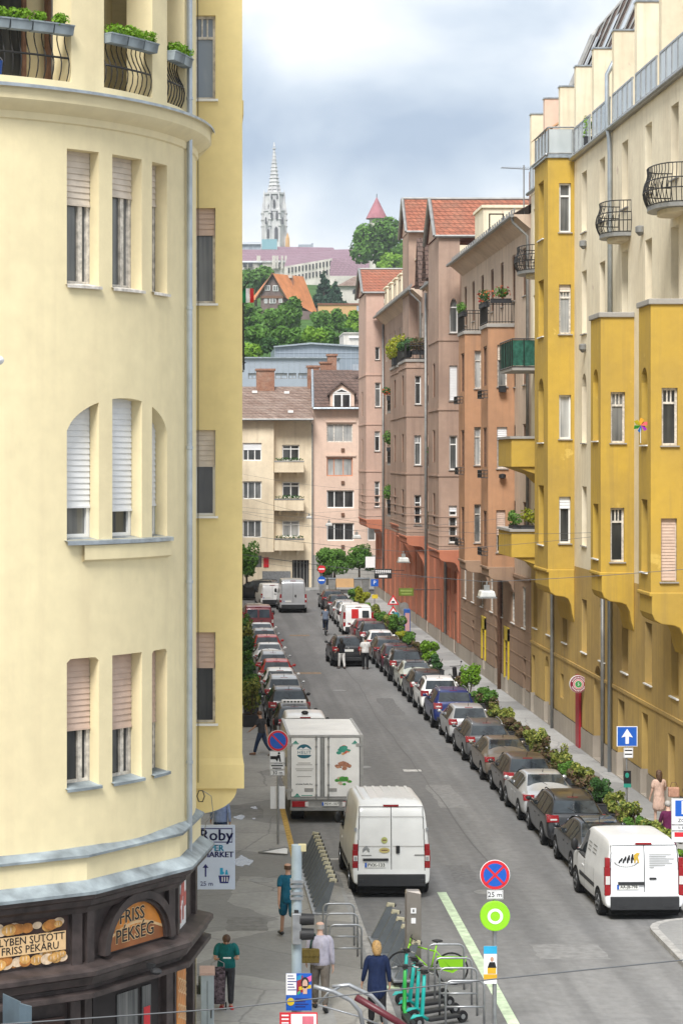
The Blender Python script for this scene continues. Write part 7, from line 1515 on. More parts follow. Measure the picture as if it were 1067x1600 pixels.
def person(label, at, rz, h=1.75, lean=0, legs=((0, 0), (0, 0)), arms=((0, .1, .2), (0, .1, .2)), head=0, top=None, sleeve='short', bottom=None, shorts=False, dress=0, shoes=None, hair='brown', bald=False, longhair=0, skinm=None, group=None, drop=0, wide=1.0, coat=0):
    k = h/1.75; skinm = skinm or M_skin; V = Vector
    t = thing('person', label, 'person', at, rz, group); t.scale = (k, k, k)
    pel = V((0, 0, .93-drop)); ln = lean; up = V((0, math.sin(ln), math.cos(ln)))
    sp = pel+up*.20; ch = pel+up*.40; nk = pel+up*.55
    hd = ln+head; hu = V((0, math.sin(hd), math.cos(hd))); hf = V((0, math.cos(hd), -math.sin(hd))); jaw = nk+hu*.075+hf*.015; hc = nk+hu*.165+hf*.025; ht = nk+hu*.235+hf*.015
    P_ = [(pel, (.11*wide, .085)), (sp, (.11*wide, .08)), (ch, (.125*wide, .085)), (nk, .055), (jaw, (.058, .062)), (hc, (.078, .09)), (ht, (.062, .07))]; E = [(0, 1), (1, 2), (2, 3), (3, 4), (4, 5), (5, 6)]
    P_ += [(hc+hf*.105-hu*.01, .014), (hc+V((.082, 0, 0)), .016), (hc+V((-.082, 0, 0)), .016)]; E += [(5, 7), (5, 8), (5, 9)]
    J = {}
    for i, sg in ((0, -1), (1, 1)):
        hip = pel+V((sg*.095, 0, -.04)); a, kb = legs[i]; kn = hip+V((sg*.01, math.sin(a), -math.cos(a)))*.42; b2 = a-kb; an = kn+V((0, math.sin(b2), -math.cos(b2)))*.42; toe = an+V((sg*.03, .15*math.cos(max(-.9, b2*.7)), -.055+.15*math.sin(b2*.7)))
        n0 = len(P_); P_ += [(hip, .07), (kn, .052), (an, .040), (toe, .034)]; E += [(0, n0), (n0, n0+1), (n0+1, n0+2), (n0+2, n0+3)]; J['leg', i] = (hip, kn, an, toe)
        sh = ch+up*.07+V((sg*.175*wide, 0, 0)); f, ab, eb = arms[i]
        d1 = V((sg*math.sin(ab), math.sin(f)*math.cos(ab), -math.cos(f)*math.cos(ab))); el = sh+d1*.29; f2 = f+eb; inn = .25*max(0, eb-.5)
        d2 = V((sg*(math.sin(ab)*.6-inn), math.sin(f2), -math.cos(f2))).normalized(); wr = el+d2*.25; pa = wr+d2*.07
        n0 = len(P_); P_ += [(sh, .046), (el, .040), (wr, .029), (pa, (.034, .02))]; E += [(2, n0), (n0, n0+1), (n0+1, n0+2), (n0+2, n0+3)]
        sd = V((0, 1, 0)) if abs(d2.y) < .7 else V((sg, 0, 0)); sd = (sd-d2*sd.dot(d2)).normalized(); cu = d2.cross(sd)*-sg*.3
        for q, (off, ln_) in enumerate(((-.026, .062), (-.009, .075), (.009, .072), (.026, .058))):
            m0 = len(P_); P_ += [(pa+sd*off+d2*.035, .0095), (pa+sd*off*1.15+(d2+cu).normalized()*(.035+ln_), .008)]; E += [(n0+3, m0), (m0, m0+1)]
        m0 = len(P_); P_ += [(wr+d2*.035+sd*.035, .011), (wr+d2*.075+sd*.052, .009)]; E += [(n0+3, m0), (m0, m0+1)]
        J['arm', i] = (sh, el, wr, pa)
    skin('body', P_, E, skinm, t)
    # clothes
    if top:
        b = MB(); lo = .14 if not coat else coat
        secs = [(pel+up*-.10*(1 if not coat else lo/.10), .19*wide+(.04 if coat else 0), .145+(.05 if coat else 0)), (pel+up*.04, .185*wide, .14), (sp, .16*wide, .122), (ch-up*.06, .19*wide, .135), (ch+up*.03, .20*wide, .128), (ch+up*.09, .18*wide, .11), (ch+up*.125, .09, .075), (ch+up*.14, .062, .062)]
        rings(b, [((c.x, c.y, c.z), a, d) for c, a, d in secs])
        for i in (0, 1):
            sh, el, wr, pa = J['arm', i]
            if sleeve == 'short': b.tube([sh+V(((.09, -.09)[i], 0, .0)), sh+V(((.03, -.03)[i], 0, .012)), sh.lerp(el, .12), sh.lerp(el, .5), sh.lerp(el, .8)], [.062, .070, .072, .070, .068], 10)
            elif sleeve == 'long': b.tube([sh+V(((.09, -.09)[i], 0, 0)), sh+V(((.03, -.03)[i], 0, .012)), sh.lerp(el, .12), sh.lerp(el, .55), el, el.lerp(wr, .5), wr], [.062, .070, .069, .062, .056, .049, .041], 10)
        obj('top', b, top, t, smooth=True, subd=1)
    if bottom and not dress:
        b = MB(); rings(b, [((pel.x, pel.y, pel.z-.14), .15*wide, .12), ((pel.x, pel.y, pel.z-.05), .18*wide, .14), ((pel.x, pel.y, pel.z+.09), .165*wide, .125)])
        for i in (0, 1):
            hip, kn, an, toe = J['leg', i]
            if shorts: b.tube([hip+V((0, 0, .04)), hip.lerp(kn, .5), hip.lerp(kn, 1.02)], [.11, .115, .11], 10)
            else: b.tube([hip+V((0, 0, .05)), hip.lerp(kn, .15), hip.lerp(kn, .5), kn, kn.lerp(an, .5), an.lerp(kn, .03)], [.10, .112, .100, .082, .074, .068], 10)
        obj('trousers' if not shorts else 'shorts', b, bottom, t, smooth=True, subd=1)
    if dress:
        b = MB(); rings(b, [((0, pel.y, dress), .24, .20), ((0, pel.y, (dress+pel.z)/2), .21, .17), ((0, pel.y, pel.z), .18, .14), ((0, sp.y, sp.z), .15, .115), ((0, ch.y, ch.z), .175, .12)]); obj('skirt', b, bottom or top, t, smooth=True, subd=1)
    for i in (0, 1):
        hip, kn, an, toe = J['leg', i]; d = (toe-an).normalized(); b = MB(); b.tube([an-d*.06+V((0, 0, -.02)), an+V((0, 0, -.025)), an.lerp(toe, .6)+V((0, 0, -.008)), toe+d*.05], [.035, .05, .046, .03], 9); obj('shoe', b, shoes or M_black, t, smooth=True)
    hm = HAIR[hair]; b = MB()
    if bald:
        n = 14; b.add([(hc.x+.088*math.cos(a)*1.0, hc.y-.012+.098*math.sin(a), hc.z+dz) for dz in (-.06, .03) for a in [R(185+170*i/n) for i in range(n+1)]], [(i, i+1, n+2+i, n+1+i) for i in range(n)])
    else:
        b.ell((hc.x, hc.y-hf.y*.018, hc.z+.022), (.094, .108, .098), 14, 8)
        if longhair: b.tube([hc+V((0, -.02, .05)), hc-hf*.035-hu*.03, hc-hf*.045-hu*.11, nk-hf*.07-V((0, 0, longhair))], [.088, .104, .098, .06], 12)
    obj('hair', b, hm, t, smooth=True)
    for sg in (-1, 1): b = MB(); e_ = hc+hf*.082+V((sg*.032, 0, 0)); b.ell((e_.x, e_.y, e_.z), (.012, .008, .009), 8, 5); obj('eye', b, M_ink, t)
    b = MB(); mo = hc+hf*.075-hu*.06; b.ell((mo.x, mo.y, mo.z), (.026, .01, .007), 8, 4); obj('mouth', b, plain('lips', (.36, .12, .1), .5) if 'lips' not in MATS else MATS['lips'], t)
    return t, J
PV = .12
walk = ((.38, .12), (-.32, .35))
c_teal = cloth('petrol_blue_cloth', (.012, .115, .19)); c_green = cloth('sea_green_cloth', (.01, .15, .15)); c_grey = cloth('charcoal_cloth', (.05, .05, .055)); c_jean = cloth('dark_denim', (.03, .05, .10)); c_lilac = cloth('pale_lilac_shirt', (.46, .44, .52)); c_khaki = cloth('grey_brown_trousers', (.15, .13, .11)); c_navy = cloth('navy_coat', (.012, .022, .065)); c_blue = cloth('light_blue_shirt', (.30, .38, .60)); c_white = cloth('white_cloth', (.70, .69, .67)); c_pink = cloth('pale_pink_cloth', (.60, .42, .34)); c_plum = cloth('plum_cloth', (.11, .015, .06)); c_black = cloth('black_cloth', (.018, .018, .02))
person('bald man in petrol blue tee shirt and shorts walking away past the bike docks', (2.12, 51.4, PV), R(8), 1.80, .03, walk, ((-.35, .12, .15), (.4, .1, .3)), 0, c_teal, 'short', c_teal, shorts=True, bald=True, wide=1.05)
gp, J = person('woman in sea green top looking down at her phone beside a wheeled shopping trolley', (.58, 44.9, PV), R(180), 1.62, .14, ((.05, .02), (.0, .05)), ((.25, .18, 1.55), (.25, .18, 1.5)), .75, c_green, 'short', c_grey, hair='brown', shoes=M_red, wide=1.15)
b = MB(); b.box(-.035, .035, 44.28, 44.32, 0, .1)
pa = gp.matrix_basis @ ((J['arm', 0][3]+J['arm', 1][3])/2)
b = MB(); b.box(pa.x-.07, pa.x+.09, pa.y-.11, pa.y-.03, pa.z+.03, pa.z+.045); solo('mobile_phone', b, M_signwhite, 'pale mobile phone held in the hands of the woman in sea green', 'phone', pa)
tr = thing('shopping_trolley', 'dark patterned wheeled shopping trolley in front of the woman in sea green', 'shopping trolley', (.40, 44.62, PV))
b = MB(); b.box(-.15, .15, -.1, .1, .16, .78); b.prism([(-.15, -.1, .78), (.15, -.1, .78), (.15, .1, .86), (-.15, .1, .86)], (0, 0, .03)); obj('bag', b, leafmat('patterned_fabric', [(.02, .02, .03), (.05, .04, .05), (.25, .18, .2)]) if False else plain('patterned_fabric', (.10, .075, .09), .8, .2, 0, .9, 16), tr, bevel=.03)
b = MB(); b.tube([(-.13, .12, .08), (-.13, .13, .95), (0, .13, 1.02), (.13, .13, .95), (.13, .12, .08)], .011, 6); obj('frame', b, M_gal, tr, smooth=True)
for s in (-1, 1): b = MB(); b.M = Matrix.Translation((s*.17, .1, .08)) @ Matrix.Rotation(R(90), 4, 'Y'); b.lathe([(.05, -.015), (.08, -.01), (.08, .01), (.05, .015)], n=14); obj('wheel', b, M_rubber, tr)
mp_, J = person('bald man in pale lilac shirt walking away with an olive shoulder bag', (2.50, 44.7, PV), R(-4), 1.84, .05, ((.25, .1), (-.25, .3)), ((.1, .16, .5), (-.1, .12, .3)), .1, c_lilac, 'long', c_khaki, bald=True, hair='grey', skinm=M_skin2, wide=1.12)
b = MB(); c = mp_.matrix_basis @ Vector((-.19, -.14, 1.10)); b.box(c.x-.18, c.x+.18, c.y-.07, c.y+.07, c.z-.15, c.z+.13); b.box(c.x-.185, c.x+.185, c.y-.085, c.y-.06, c.z-.02, c.z+.135); sb = thing('shoulder_bag', 'olive shoulder bag carried by the bald man in the lilac shirt', 'bag', c, world=True); obj('pouch', b, cloth('olive_canvas', (.15, .11, .03)), sb, bevel=.04)
b = MB(); q = mp_.matrix_basis; b.tube([c+Vector((0, .02, .1)), q @ Vector((-.17, -.12, 1.36)), q @ Vector((-.11, -.03, 1.485)), q @ Vector((.0, .13, 1.25))], .022, 6); obj('strap', b, cloth('green_strap', (.03, .07, .06)), sb, smooth=True)
person('woman with blond hair in a long navy coat walking on the pavement near the scooters', (3.56, 43.4, PV), R(6), 1.70, .04, ((.15, .05), (-.15, .2)), ((.1, .2, .3), (.0, .2, .25)), .05, c_navy, 'long', c_black, hair='blond', longhair=.02, coat=.42, wide=1.08)
person('man in dark tee shirt and jeans crossing the pavement behind the no parking sign', (2.42, 83.2, PV), R(60), 1.72, .08, walk, ((.5, .1, .4), (-.4, .1, .2)), .15, c_grey, 'short', c_jean, hair='brown', shoes=M_wood)
person('person in a light blue shirt walking under the golden oriel', (.64, 62.6, PV), R(0), 1.76, .03, walk, ((.3, .15, .3), (-.3, .15, .3)), 0, c_blue, 'long', c_jean, hair='dark', wide=1.15)
person('woman with dark hair and loose white trousers standing behind the double parked car', (7.85, 119.3, 0), R(20), 1.68, .05, ((.2, .05), (-.2, .1)), ((.2, .15, .7), (.3, .1, .9)), .1, c_black, 'short', c_white, hair='dark', longhair=.15)
person('man in white shirt and dark trousers standing behind the double parked car', (9.12, 118.9, 0), R(0), 1.80, .0, ((.05, 0), (-.03, 0)), ((.1, .15, .4), (.1, .15, .6)), 0, c_white, 'short', c_black, hair='dark', wide=1.15)
person('woman with auburn hair in a pale pink dress carrying a bag on the right pavement', (14.25, 67.4, PV), R(12), 1.70, .0, ((.1, .05), (-.1, .1)), ((.1, .15, .3), (.2, .25, 1.0)), 0, c_pink, 'short', c_pink, hair='brown', longhair=.12, dress=.42, skinm=M_skin2)
b = MB(); b.box(14.52, 14.86, 67.25, 67.4, 1.0, 1.3); hb = thing('handbag', 'tan pink handbag on the arm of the woman in pale pink', 'bag', (14.7, 67.3, 1.0), world=True); obj('body', b, cloth('tan_bag', (.50, .28, .2)), hb, bevel=.03); b = MB(); b.tube([(14.58, 67.33, 1.3), (14.63, 67.33, 1.45), (14.76, 67.33, 1.45), (14.81, 67.33, 1.3)], .011, 5); obj('handle', b, M_wood, hb)
person('person in a plum and pale blue top walking behind the parking sign', (13.25, 61.4, PV), R(10), 1.68, .05, walk, ((.3, .15, .5), (.3, .15, .5)), .1, c_plum, 'long', c_plum, hair='grey', skinm=M_skin2)
person('person with brown hair at the right edge of the pavement beyond the parking sign', (14.27, 63.8, PV), R(0), 1.70, 0, walk, ((.2, .1, .3), (-.2, .1, .3)), 0, c_grey, 'long', c_jean, hair='brown')
# cyclist
cy, J = person('cyclist in a grey blue shirt riding away up the street', (8.3, 142, .12), 0, 1.75, .35, ((1.0, 1.1), (.55, .75)), ((1.0, .12, .1), (1.0, .12, .1)), -.2, cloth('grey_blue_shirt', (.13, .16, .22)), 'short', c_jean, hair='dark', wide=1.05, drop=-.05)
def bicycle(name, label, at, rz, fm, basket=False, group=None):
    t = thing(name, label, 'bicycle', at, rz, group)
    for y in (-.53, .53):
        b = MB(); b.tube([(0, y+.34*math.cos(a), .35+.34*math.sin(a)) for a in [2*PI*i/28 for i in range(28)]], .020, 6, closed=True); wh = obj('wheel', b, M_rubber, t, smooth=True)
        b = MB()
        for i in range(12): a = 2*PI*i/12; b.tube([(0, y, .35), (0, y+.33*math.cos(a), .35+.33*math.sin(a))], .003, 3)
        b.cyl((-.04, y, .35), (.04, y, .35), .025, 8); obj('spokes', b, M_gal, wh)
    b = MB(); st_, hd_, bb = (0, -.2, .85), (0, .38, .88), (0, -.08, .32)
    for p, q, r in ((bb, st_, .018), (bb, (0, .40, .75), .02), ((0, -.17, .72), (0, .39, .85), .018), ((-.03, -.53, .35), bb, .011), ((-.03, -.53, .35), (0, -.18, .74), .01), ((.0, .53, .35), hd_, .016), (hd_, (0, .35, 1.02), .014)): b.tube([p, q], r, 6)
    obj('frame', b, fm, t, smooth=True)
    b = MB(); b.tube([(-.29, .22, 1.0), (-.2, .33, 1.03), (0, .36, 1.02), (.2, .33, 1.03), (.29, .22, 1.0)], .012, 6); obj('handlebar', b, M_black, t, smooth=True)
    b = MB(); b.ell((0, -.22, .95), (.08, .13, .03), 10, 5); b.tube([st_, (0, -.21, .93)], .013, 6); obj('saddle', b, M_black, t, smooth=True)
    b = MB(); b.cyl((.05, -.08, .32), (.06, -.08, .32), .09, 14); b.tube([(.07, -.08, .32), (.08, .04, .2)], .01, 5); b.box(.07, .16, .0, .08, .18, .21); b.tube([(-.05, -.08, .32), (-.08, -.2, .44)], .01, 5); b.box(-.16, -.07, -.24, -.16, .43, .46); obj('crank', b, M_gutter, t)
    return t
bicycle('bicycle', 'dark bicycle ridden away up the street by the cyclist', (8.3, 142.02, 0), 0, M_black)
# ---------------------------------------------------------------- street furniture
def disc(b, c, r, y, t=.02, n=28): b.prism([(c[0]+r*math.cos(2*PI*i/n), y, c[1]+r*math.sin(2*PI*i/n)) for i in range(n)], (0, t, 0))
def post(parent, x, y, z0, z1, r=.032, m=None): b = MB(); b.cyl((x, y, z0), (x, y, z1), r, 10); return obj('post', b, m or M_gal, parent, smooth=40)
def plate(parent, x0, x1, z0, z1, y, m=None, name='plate', border=True):
    b = MB(); b.box(x0, x1, y, y+.012, z0, z1); p = obj(name, b, m or M_signwhite, parent, bevel=.004)
    if border:
        b = MB()
        for q in ((x0+.01, x1-.01, z0+.01, z0+.016), (x0+.01, x1-.01, z1-.016, z1-.01), (x0+.01, x0+.016, z0+.01, z1-.01), (x1-.016, x1-.01, z0+.01, z1-.01)): b.box(q[0], q[1], y-.003, y, q[2], q[3])
        obj('border', b, M_ink, p)
    return p
def ltr(parent, body, x, z, y, size, m=None, **k): return lettering(parent, body, size, Matrix.Translation((x, y, z)) @ Matrix.Rotation(R(90), 4, 'X'), m or M_ink, **k)
def noparking(parent, x, z, y, r, cross):
    b = MB(); disc(b, (x, z), r*1.04, y+.012, .012); bk = obj('sign_back', b, M_signwhite, parent)
    b = MB(); disc(b, (x, z), r, y, .012); sg = obj('sign_disc', b, M_signred, parent); b = MB(); disc(b, (x, z), r*.8, y-.004, .004); obj('blue_field', b, M_blue, sg)
    b = MB()
    for a in ((45, -45) if cross else (-45,)):
        c, s_ = math.cos(R(a)), math.sin(R(a)); l = r*.85; w_ = r*.075
        b.prism([(x+c*u-s_*v, y-.008-(.001 if a > 0 else 0), z+s_*u+c*v) for u, v in ((-l, -w_), (l, -w_), (l, w_), (-l, w_))], (0, .003, 0))
    obj('red_bar', b, M_signred, sg); return sg
# no parking post on the left
X, Y = 2.34, 64.0; t = thing('no_parking_sign', 'no parking sign on a tall post with plates below it, on the left pavement', 'road sign', (X, Y, PV), world=True)
post(t, X, Y, PV, 3.6); noparking(t, X, GZ(1157, Y), Y-.06, .30, False)
p = plate(t, X-.25, X+.2, GZ(1192, Y), GZ(1173, Y), Y-.05); b = MB(); b.ell((X+.03, Y-.056, GZ(1176.5, Y)), (.035, .003, .035), 8, 4); b.box(X-.22, X-.05, Y-.055, Y-.051, GZ(1186, Y), GZ(1181, Y)); b.prism([(X-.02, Y-.055, GZ(1190, Y)), (X+.02, Y-.055, GZ(1184, Y)), (X+.05, Y-.055, GZ(1190, Y)), (X+.09, Y-.055, GZ(1190, Y)), (X+.06, Y-.055, GZ(1179, Y)), (X-.0, Y-.055, GZ(1179, Y)), (X-.1, Y-.055, GZ(1184, Y))], (0, .003, 0)); obj('pictogram', b, M_ink, p)
p = plate(t, X-.25, X+.2, GZ(1202, Y), GZ(1193, Y), Y-.05); b = MB(); b.box(X-.2, X+.15, Y-.055, Y-.051, GZ(1197, Y), GZ(1195, Y)); b.box(X-.16, X+.1, Y-.055, Y-.051, GZ(1200.5, Y), GZ(1199, Y)); obj('small_print', b, M_ink, p)
p = plate(t, X-.23, X+.2, GZ(1211.5, Y), GZ(1203, Y), Y-.05); ltr(p, '30 m', X-.01, GZ(1207.2, Y), Y-.056, .15)
b = MB(); b.box(X-.22, X+.21, Y+.04, Y+.05, GZ(1264, Y), GZ(1229, Y)); obj('blank_board', b, M_signwhite, t)
b = MB(); b.add([(1.72, 62.5, .15), (2.55, 62.2, .14), (2.60, 62.75, .22), (2.50, 62.8, .24)], [(0, 1, 2, 3)]); b.add([(1.72, 62.5, .14), (2.55, 62.2, .13), (2.60, 62.75, .21), (2.50, 62.8, .23)], [(0, 1, 2, 3)])
fb = solo('fallen_board', b, M_signwhite, 'white pavement board lying tilted at the foot of the no parking post', 'sign board', (2.2, 62.6, PV)); b = MB(); b.tube([(-.48, -.1, .04), (.35, -.4, .03), (.40, .15, .11), (.3, .2, .13), (-.48, -.1, .04)], .02, 5); obj('frame', b, M_gutter, fb); b = MB(); b.box(-.15, .2, 0, .4, .0, .05); obj('foot', b, M_black, fb)
# no stopping post in the foreground
X, Y = 5.94, 43.7; t = thing('no_stopping_sign', 'no stopping sign above a green disc with a white ring, on a foreground post', 'road sign', (X, Y, 0), world=True)
post(t, X, Y, 0, GZ(1345, Y), .045); noparking(t, X+.0, GZ(1366, Y), Y-.08, .29, True)
p = plate(t, X-.155, X+.165, GZ(1404, Y), GZ(1390, Y), Y-.07); ltr(p, '25 m', X, GZ(1397, Y), Y-.075, .14)
b = MB(); disc(b, (X-.0, GZ(1430, Y)), .30, Y-.11, .10); g_ = obj('green_disc', b, M_lime, t, bevel=.01); b = MB(); n = 28; zc_ = GZ(1430, Y)
b.add([(X+r*math.cos(2*PI*i/n), Y-.115, zc_+r*math.sin(2*PI*i/n)) for i in range(n) for r in (.10, .155)], [(2*i, 2*i+1, (2*i+3) % (2*n), (2*i+2) % (2*n)) for i in range(n)]); obj('white_ring', b, M_signwhite, g_)
p = plate(t, X-.225, X+.04, GZ(1536, Y), GZ(1477, Y), Y-.07, border=False, name='poster'); b = MB(); b.box(X-.225, X+.04, Y-.074, Y-.07, GZ(1489, Y), GZ(1477, Y)); obj('poster_band', b, M_cyan, p)
b = MB(); b.box(X-.225, X+.04, Y-.074, Y-.07, GZ(1529, Y), GZ(1521, Y)); b.box(X-.15, X+.02, Y-.076, Y-.07, GZ(1520, Y), GZ(1511, Y)); obj('poster_band', b, plain('poster_yellow', (.62, .36, .02), .5), p)
b = MB(); b.prism([(X-.15, Y-.075, GZ(1511, Y)), (X+.03, Y-.075, GZ(1511, Y)), (X+.0, Y-.075, GZ(1502, Y)), (X-.11, Y-.075, GZ(1502, Y))], (0, .004, 0)); obj('printed_suit', b, M_ink, p); b = MB(); b.poly([(X-.06+.035*math.cos(q), Y-.075, GZ(1497.5, Y)+.05*math.sin(q)) for q in [2*PI*i/12 for i in range(12)]]); obj('printed_face', b, M_skin, p)
# traffic light pole with posters
X, Y = 1.86, 41.2; t = thing('traffic_light_pole', 'pale blue traffic light pole with a black two lamp head seen side on', 'traffic light', (X, Y, PV), world=True); M_pole = plain('pale_blue_pole', (.34, .41, .45), .5, .4, .1, .15, 3)
b = MB(); b.cyl((X, Y, PV), (X, Y, GZ(1320, Y)), .10, 14); obj('pole', b, M_pole, t, smooth=40)
b = MB(); b.box(X+.03, X+.18, Y-.06, Y+.08, GZ(1330, Y), GZ(1319, Y)); obj('junction_box', b, plain('straw_box', (.52, .46, .26), .6), t, bevel=.01)
b = MB()
for z in (1374, 1381, 1392, 1400): b.box(X-.12, X+.12, Y-.13, Y+.1, GZ(z+4, Y), GZ(z, Y))
obj('clamp', b, M_gal, t); b = MB(); b.box(X-.1, X+.08, Y-.22, Y-.06, GZ(1472, Y), GZ(1424, Y)); hd = obj('lamp_housing', b, M_gal, t, bevel=.015); b = MB(); b.box(X-.05, X+.03, Y-.15, Y-.05, GZ(1424, Y), GZ(1420, Y)); obj('bracket', b, M_black, hd)
for z in (1434, 1457):
    b = MB(); zc_ = GZ(z, Y); b.M = Matrix.Translation((X+.1, Y-.14, zc_)) @ Matrix.Rotation(R(90), 4, 'Y'); b.lathe([(.11, -.05), (.115, .0), (.105, .22), (.09, .22), (.09, .02)], n=16); obj('lamp_hood', b, M_black, hd, smooth=40)
def poster(label, x0, x1, z0, z1, Y, paintcols, seed, m):
    t = thing('street_poster', label, 'poster', ((x0+x1)/2, Y, z0), world=True); b = MB(); b.box(x0, x1, Y, Y+.015, z0, z1); pb = obj('board', b, m, t); return t
Y = 40.9; x0, x1 = GX(447, Y), GX(487, Y); z0, z1 = GZ(1579, Y), GZ(1521, Y); t = poster('colourful poster with a face and a yellow circle, tied to the traffic light pole', x0, x1, z0, z1, Y, None, 1, M_blue)
w_, h_ = x1-x0, z1-z0; zz = lambda f: z0+h_*f; xx = lambda f: x0+w_*f
cols = [((.3, .02, .03), (.42, .45, .66, .95)), ((.62, .42, .02), (.5, .55, .98, .7)), ((.02, .25, .45), (.42, .8, .6, .98)), ((.015, .015, .02), (.62, .6, .75, .85)), ((.65, .12, .3), (.8, .75, .99, .95)), ((.05, .4, .2), (.44, .42, .56, .55))]
for i, (c, (a, q, d, e)) in enumerate(cols): b = MB(); b.poly([(xx(a), Y-.002-.0005*i, zz(q)), (xx(d), Y-.002-.0005*i, zz(q+.05)), (xx(d), Y-.002-.0005*i, zz(e)), (xx(a), Y-.002-.0005*i, zz(e-.06))]); obj('printed_shape', b, plain('poster_shape_colour', c, .5), t)
b = MB(); b.box(x0, xx(.4), Y-.003, Y, zz(.42), zz(1)); obj('printed_panel', b, M_signwhite, t)
b = MB()
for i in range(6): b.box(xx(.06), xx(.16+.18*((i*7) % 3)/3+.12), Y-.0045, Y-.003, zz(.92-.075*i), zz(.945-.075*i))
for i in range(4): b.box(xx(.36), xx(.88-.12*(i % 2)), Y-.0045, Y-.003, zz(.30-.07*i), zz(.33-.07*i))
obj('printed_lines', b, M_navy, t)
b = MB(); b.poly([(xx(.74)+.05*math.cos(q), Y-.007, zz(.72)+.085*math.sin(q)) for q in [2*PI*i/16 for i in range(16)]]); b.box(xx(.66), xx(.82), Y-.007, Y-.006, zz(.45), zz(.66)); obj('printed_face', b, M_skin2, t)
b = MB(); b.poly([(xx(.74)+.075*math.cos(q), Y-.006, zz(.75)+.11*math.sin(q)) for q in [2*PI*i/16 for i in range(16)]]); obj('printed_hair', b, M_black, t)
b = MB(); b.poly([(xx(.18)+.07*math.cos(q), Y-.007, zz(.24)+.075*math.sin(q)) for q in [2*PI*i/18 for i in range(18)]]); obj('printed_circle', b, plain('poster_sun_yellow', (.65, .48, .02), .5), t)
Y = 40.6; x0, x1 = GX(437, Y), GX(496, Y); z0, z1 = GZ(1640, Y), GZ(1582, Y); t = poster('red poster with a white panel at the bottom edge, below the colourful face poster', x0, x1, z0, z1, Y, None, 2, M_signred)
w_, h_ = x1-x0, z1-z0; b = MB(); b.box(xx(.3), xx(.97), Y-.003, Y, zz(.55), zz(.96)); obj('printed_panel', b, M_signwhite, t); b = MB(); b.box(xx(.6), xx(.9), Y-.005, Y-.003, zz(.62), zz(.9)); obj('printed_block', b, plain('poster_pink', (.6, .15, .2), .5), t); b = MB()
for i in range(3): b.box(xx(.05), xx(.24), Y-.004, Y, zz(.9-.1*i), zz(.94-.1*i))
obj('printed_lines', b, M_signwhite, t)
# supermarket sign hanging from the oriel
Y = 44.6; x0, x1 = -.02, GX(367.5, Y); z0, z1 = GZ(1390, Y), GZ(1290, Y); t = thing('supermarket_sign', 'pale blue upright supermarket sign with a basket symbol under the golden oriel', 'shop sign', (x0, Y, z0), world=True)
b = MB(); b.box(x0, x1, Y, Y+.12, z0, z1); obj('board', b, plain('pale_blue_sign', (.58, .66, .82), .35, .4, 0, .04), t, bevel=.01); w_, h_ = x1-x0, z1-z0
b = MB()
for q in ((.08, .93, .945, .96), (.08, .93, .735, .75), (.915, .93, .735, .96), (.08, .095, .735, .96)): b.box(xx(q[0]), xx(q[1]), Y-.004, Y, zz(q[2]), zz(q[3]))
obj('frame_line', b, M_navy, t)
def bold(parent, body, x, z, size, m): 
    for d in (-.006, 0, .006): ltr(parent, body, x+d, z, Y-.006-.0003*abs(d)*100, size, m)
bold(t, 'Roby', xx(.50), zz(.845), .33, M_navy); bold(t, 'SUPER', xx(.38), zz(.645), .18, M_cyan); bold(t, 'MARKET', xx(.555), zz(.545), .165, M_navy); ltr(t, '25 m', xx(.25), zz(.09), Y-.006, .13, M_navy)
b = MB(); b.prism([(xx(.60), Y-.006, zz(.10)), (xx(.82), Y-.006, zz(.10)), (xx(.86), Y-.006, zz(.22)), (xx(.56), Y-.006, zz(.22))], (0, .005, 0)); b.box(xx(.2), xx(.24), Y-.006, Y, zz(.2), zz(.36)); b.prism([(xx(.14), Y-.006, zz(.34)), (xx(.3), Y-.006, zz(.34)), (xx(.22), Y-.006, zz(.40))], (0, .005, 0)); bk = obj('basket_symbol', b, M_navy, t)
b = MB()
for i in range(3): b.box(xx(.65+.065*i), xx(.675+.065*i), Y-.009, Y-.0065, zz(.125), zz(.2))
obj('basket_slot', b, M_signwhite, bk); b = MB(); b.box(xx(.60), xx(.68), Y-.006, Y, zz(.235), zz(.34)); b.ell((xx(.67), Y-.004, zz(.26)), (.035, .003, .03), 10, 5); b.prism([(xx(.73), Y-.006, zz(.235)), (xx(.82), Y-.006, zz(.235)), (xx(.79), Y-.006, zz(.31)), (xx(.76), Y-.006, zz(.31))], (0, .005, 0)); obj('goods_symbol', b, M_cyan, bk)
b = MB(); b.cyl((-.04, Y+.06, z1-.1), (x0+.02, Y+.06, z1-.1), .03, 8); b.cyl((-.1, Y+.06, z0+.1), (x0+.02, Y+.06, z0+.1), .03, 8); b.box(-.2, -.04, Y+.02, Y+.1, z0, z1); obj('bracket', b, M_black, t)
b = MB(); b.box(.0, .42, 46.0, 46.8, PV, .32); b.box(.06, .2, 46.05, 46.4, .3, .5); bn = solo('goods_crate', b, plain('dark_green_crate', (.05, .06, .04), .7), 'low dark crate with yellow goods on the pavement under the supermarket sign', 'crate', (.2, 46.4, PV)); b = MB(); b.ell((.1, -.1, .22), (.16, .16, .1), 10, 5); obj('goods', b, M_yelsign, bn, smooth=True)
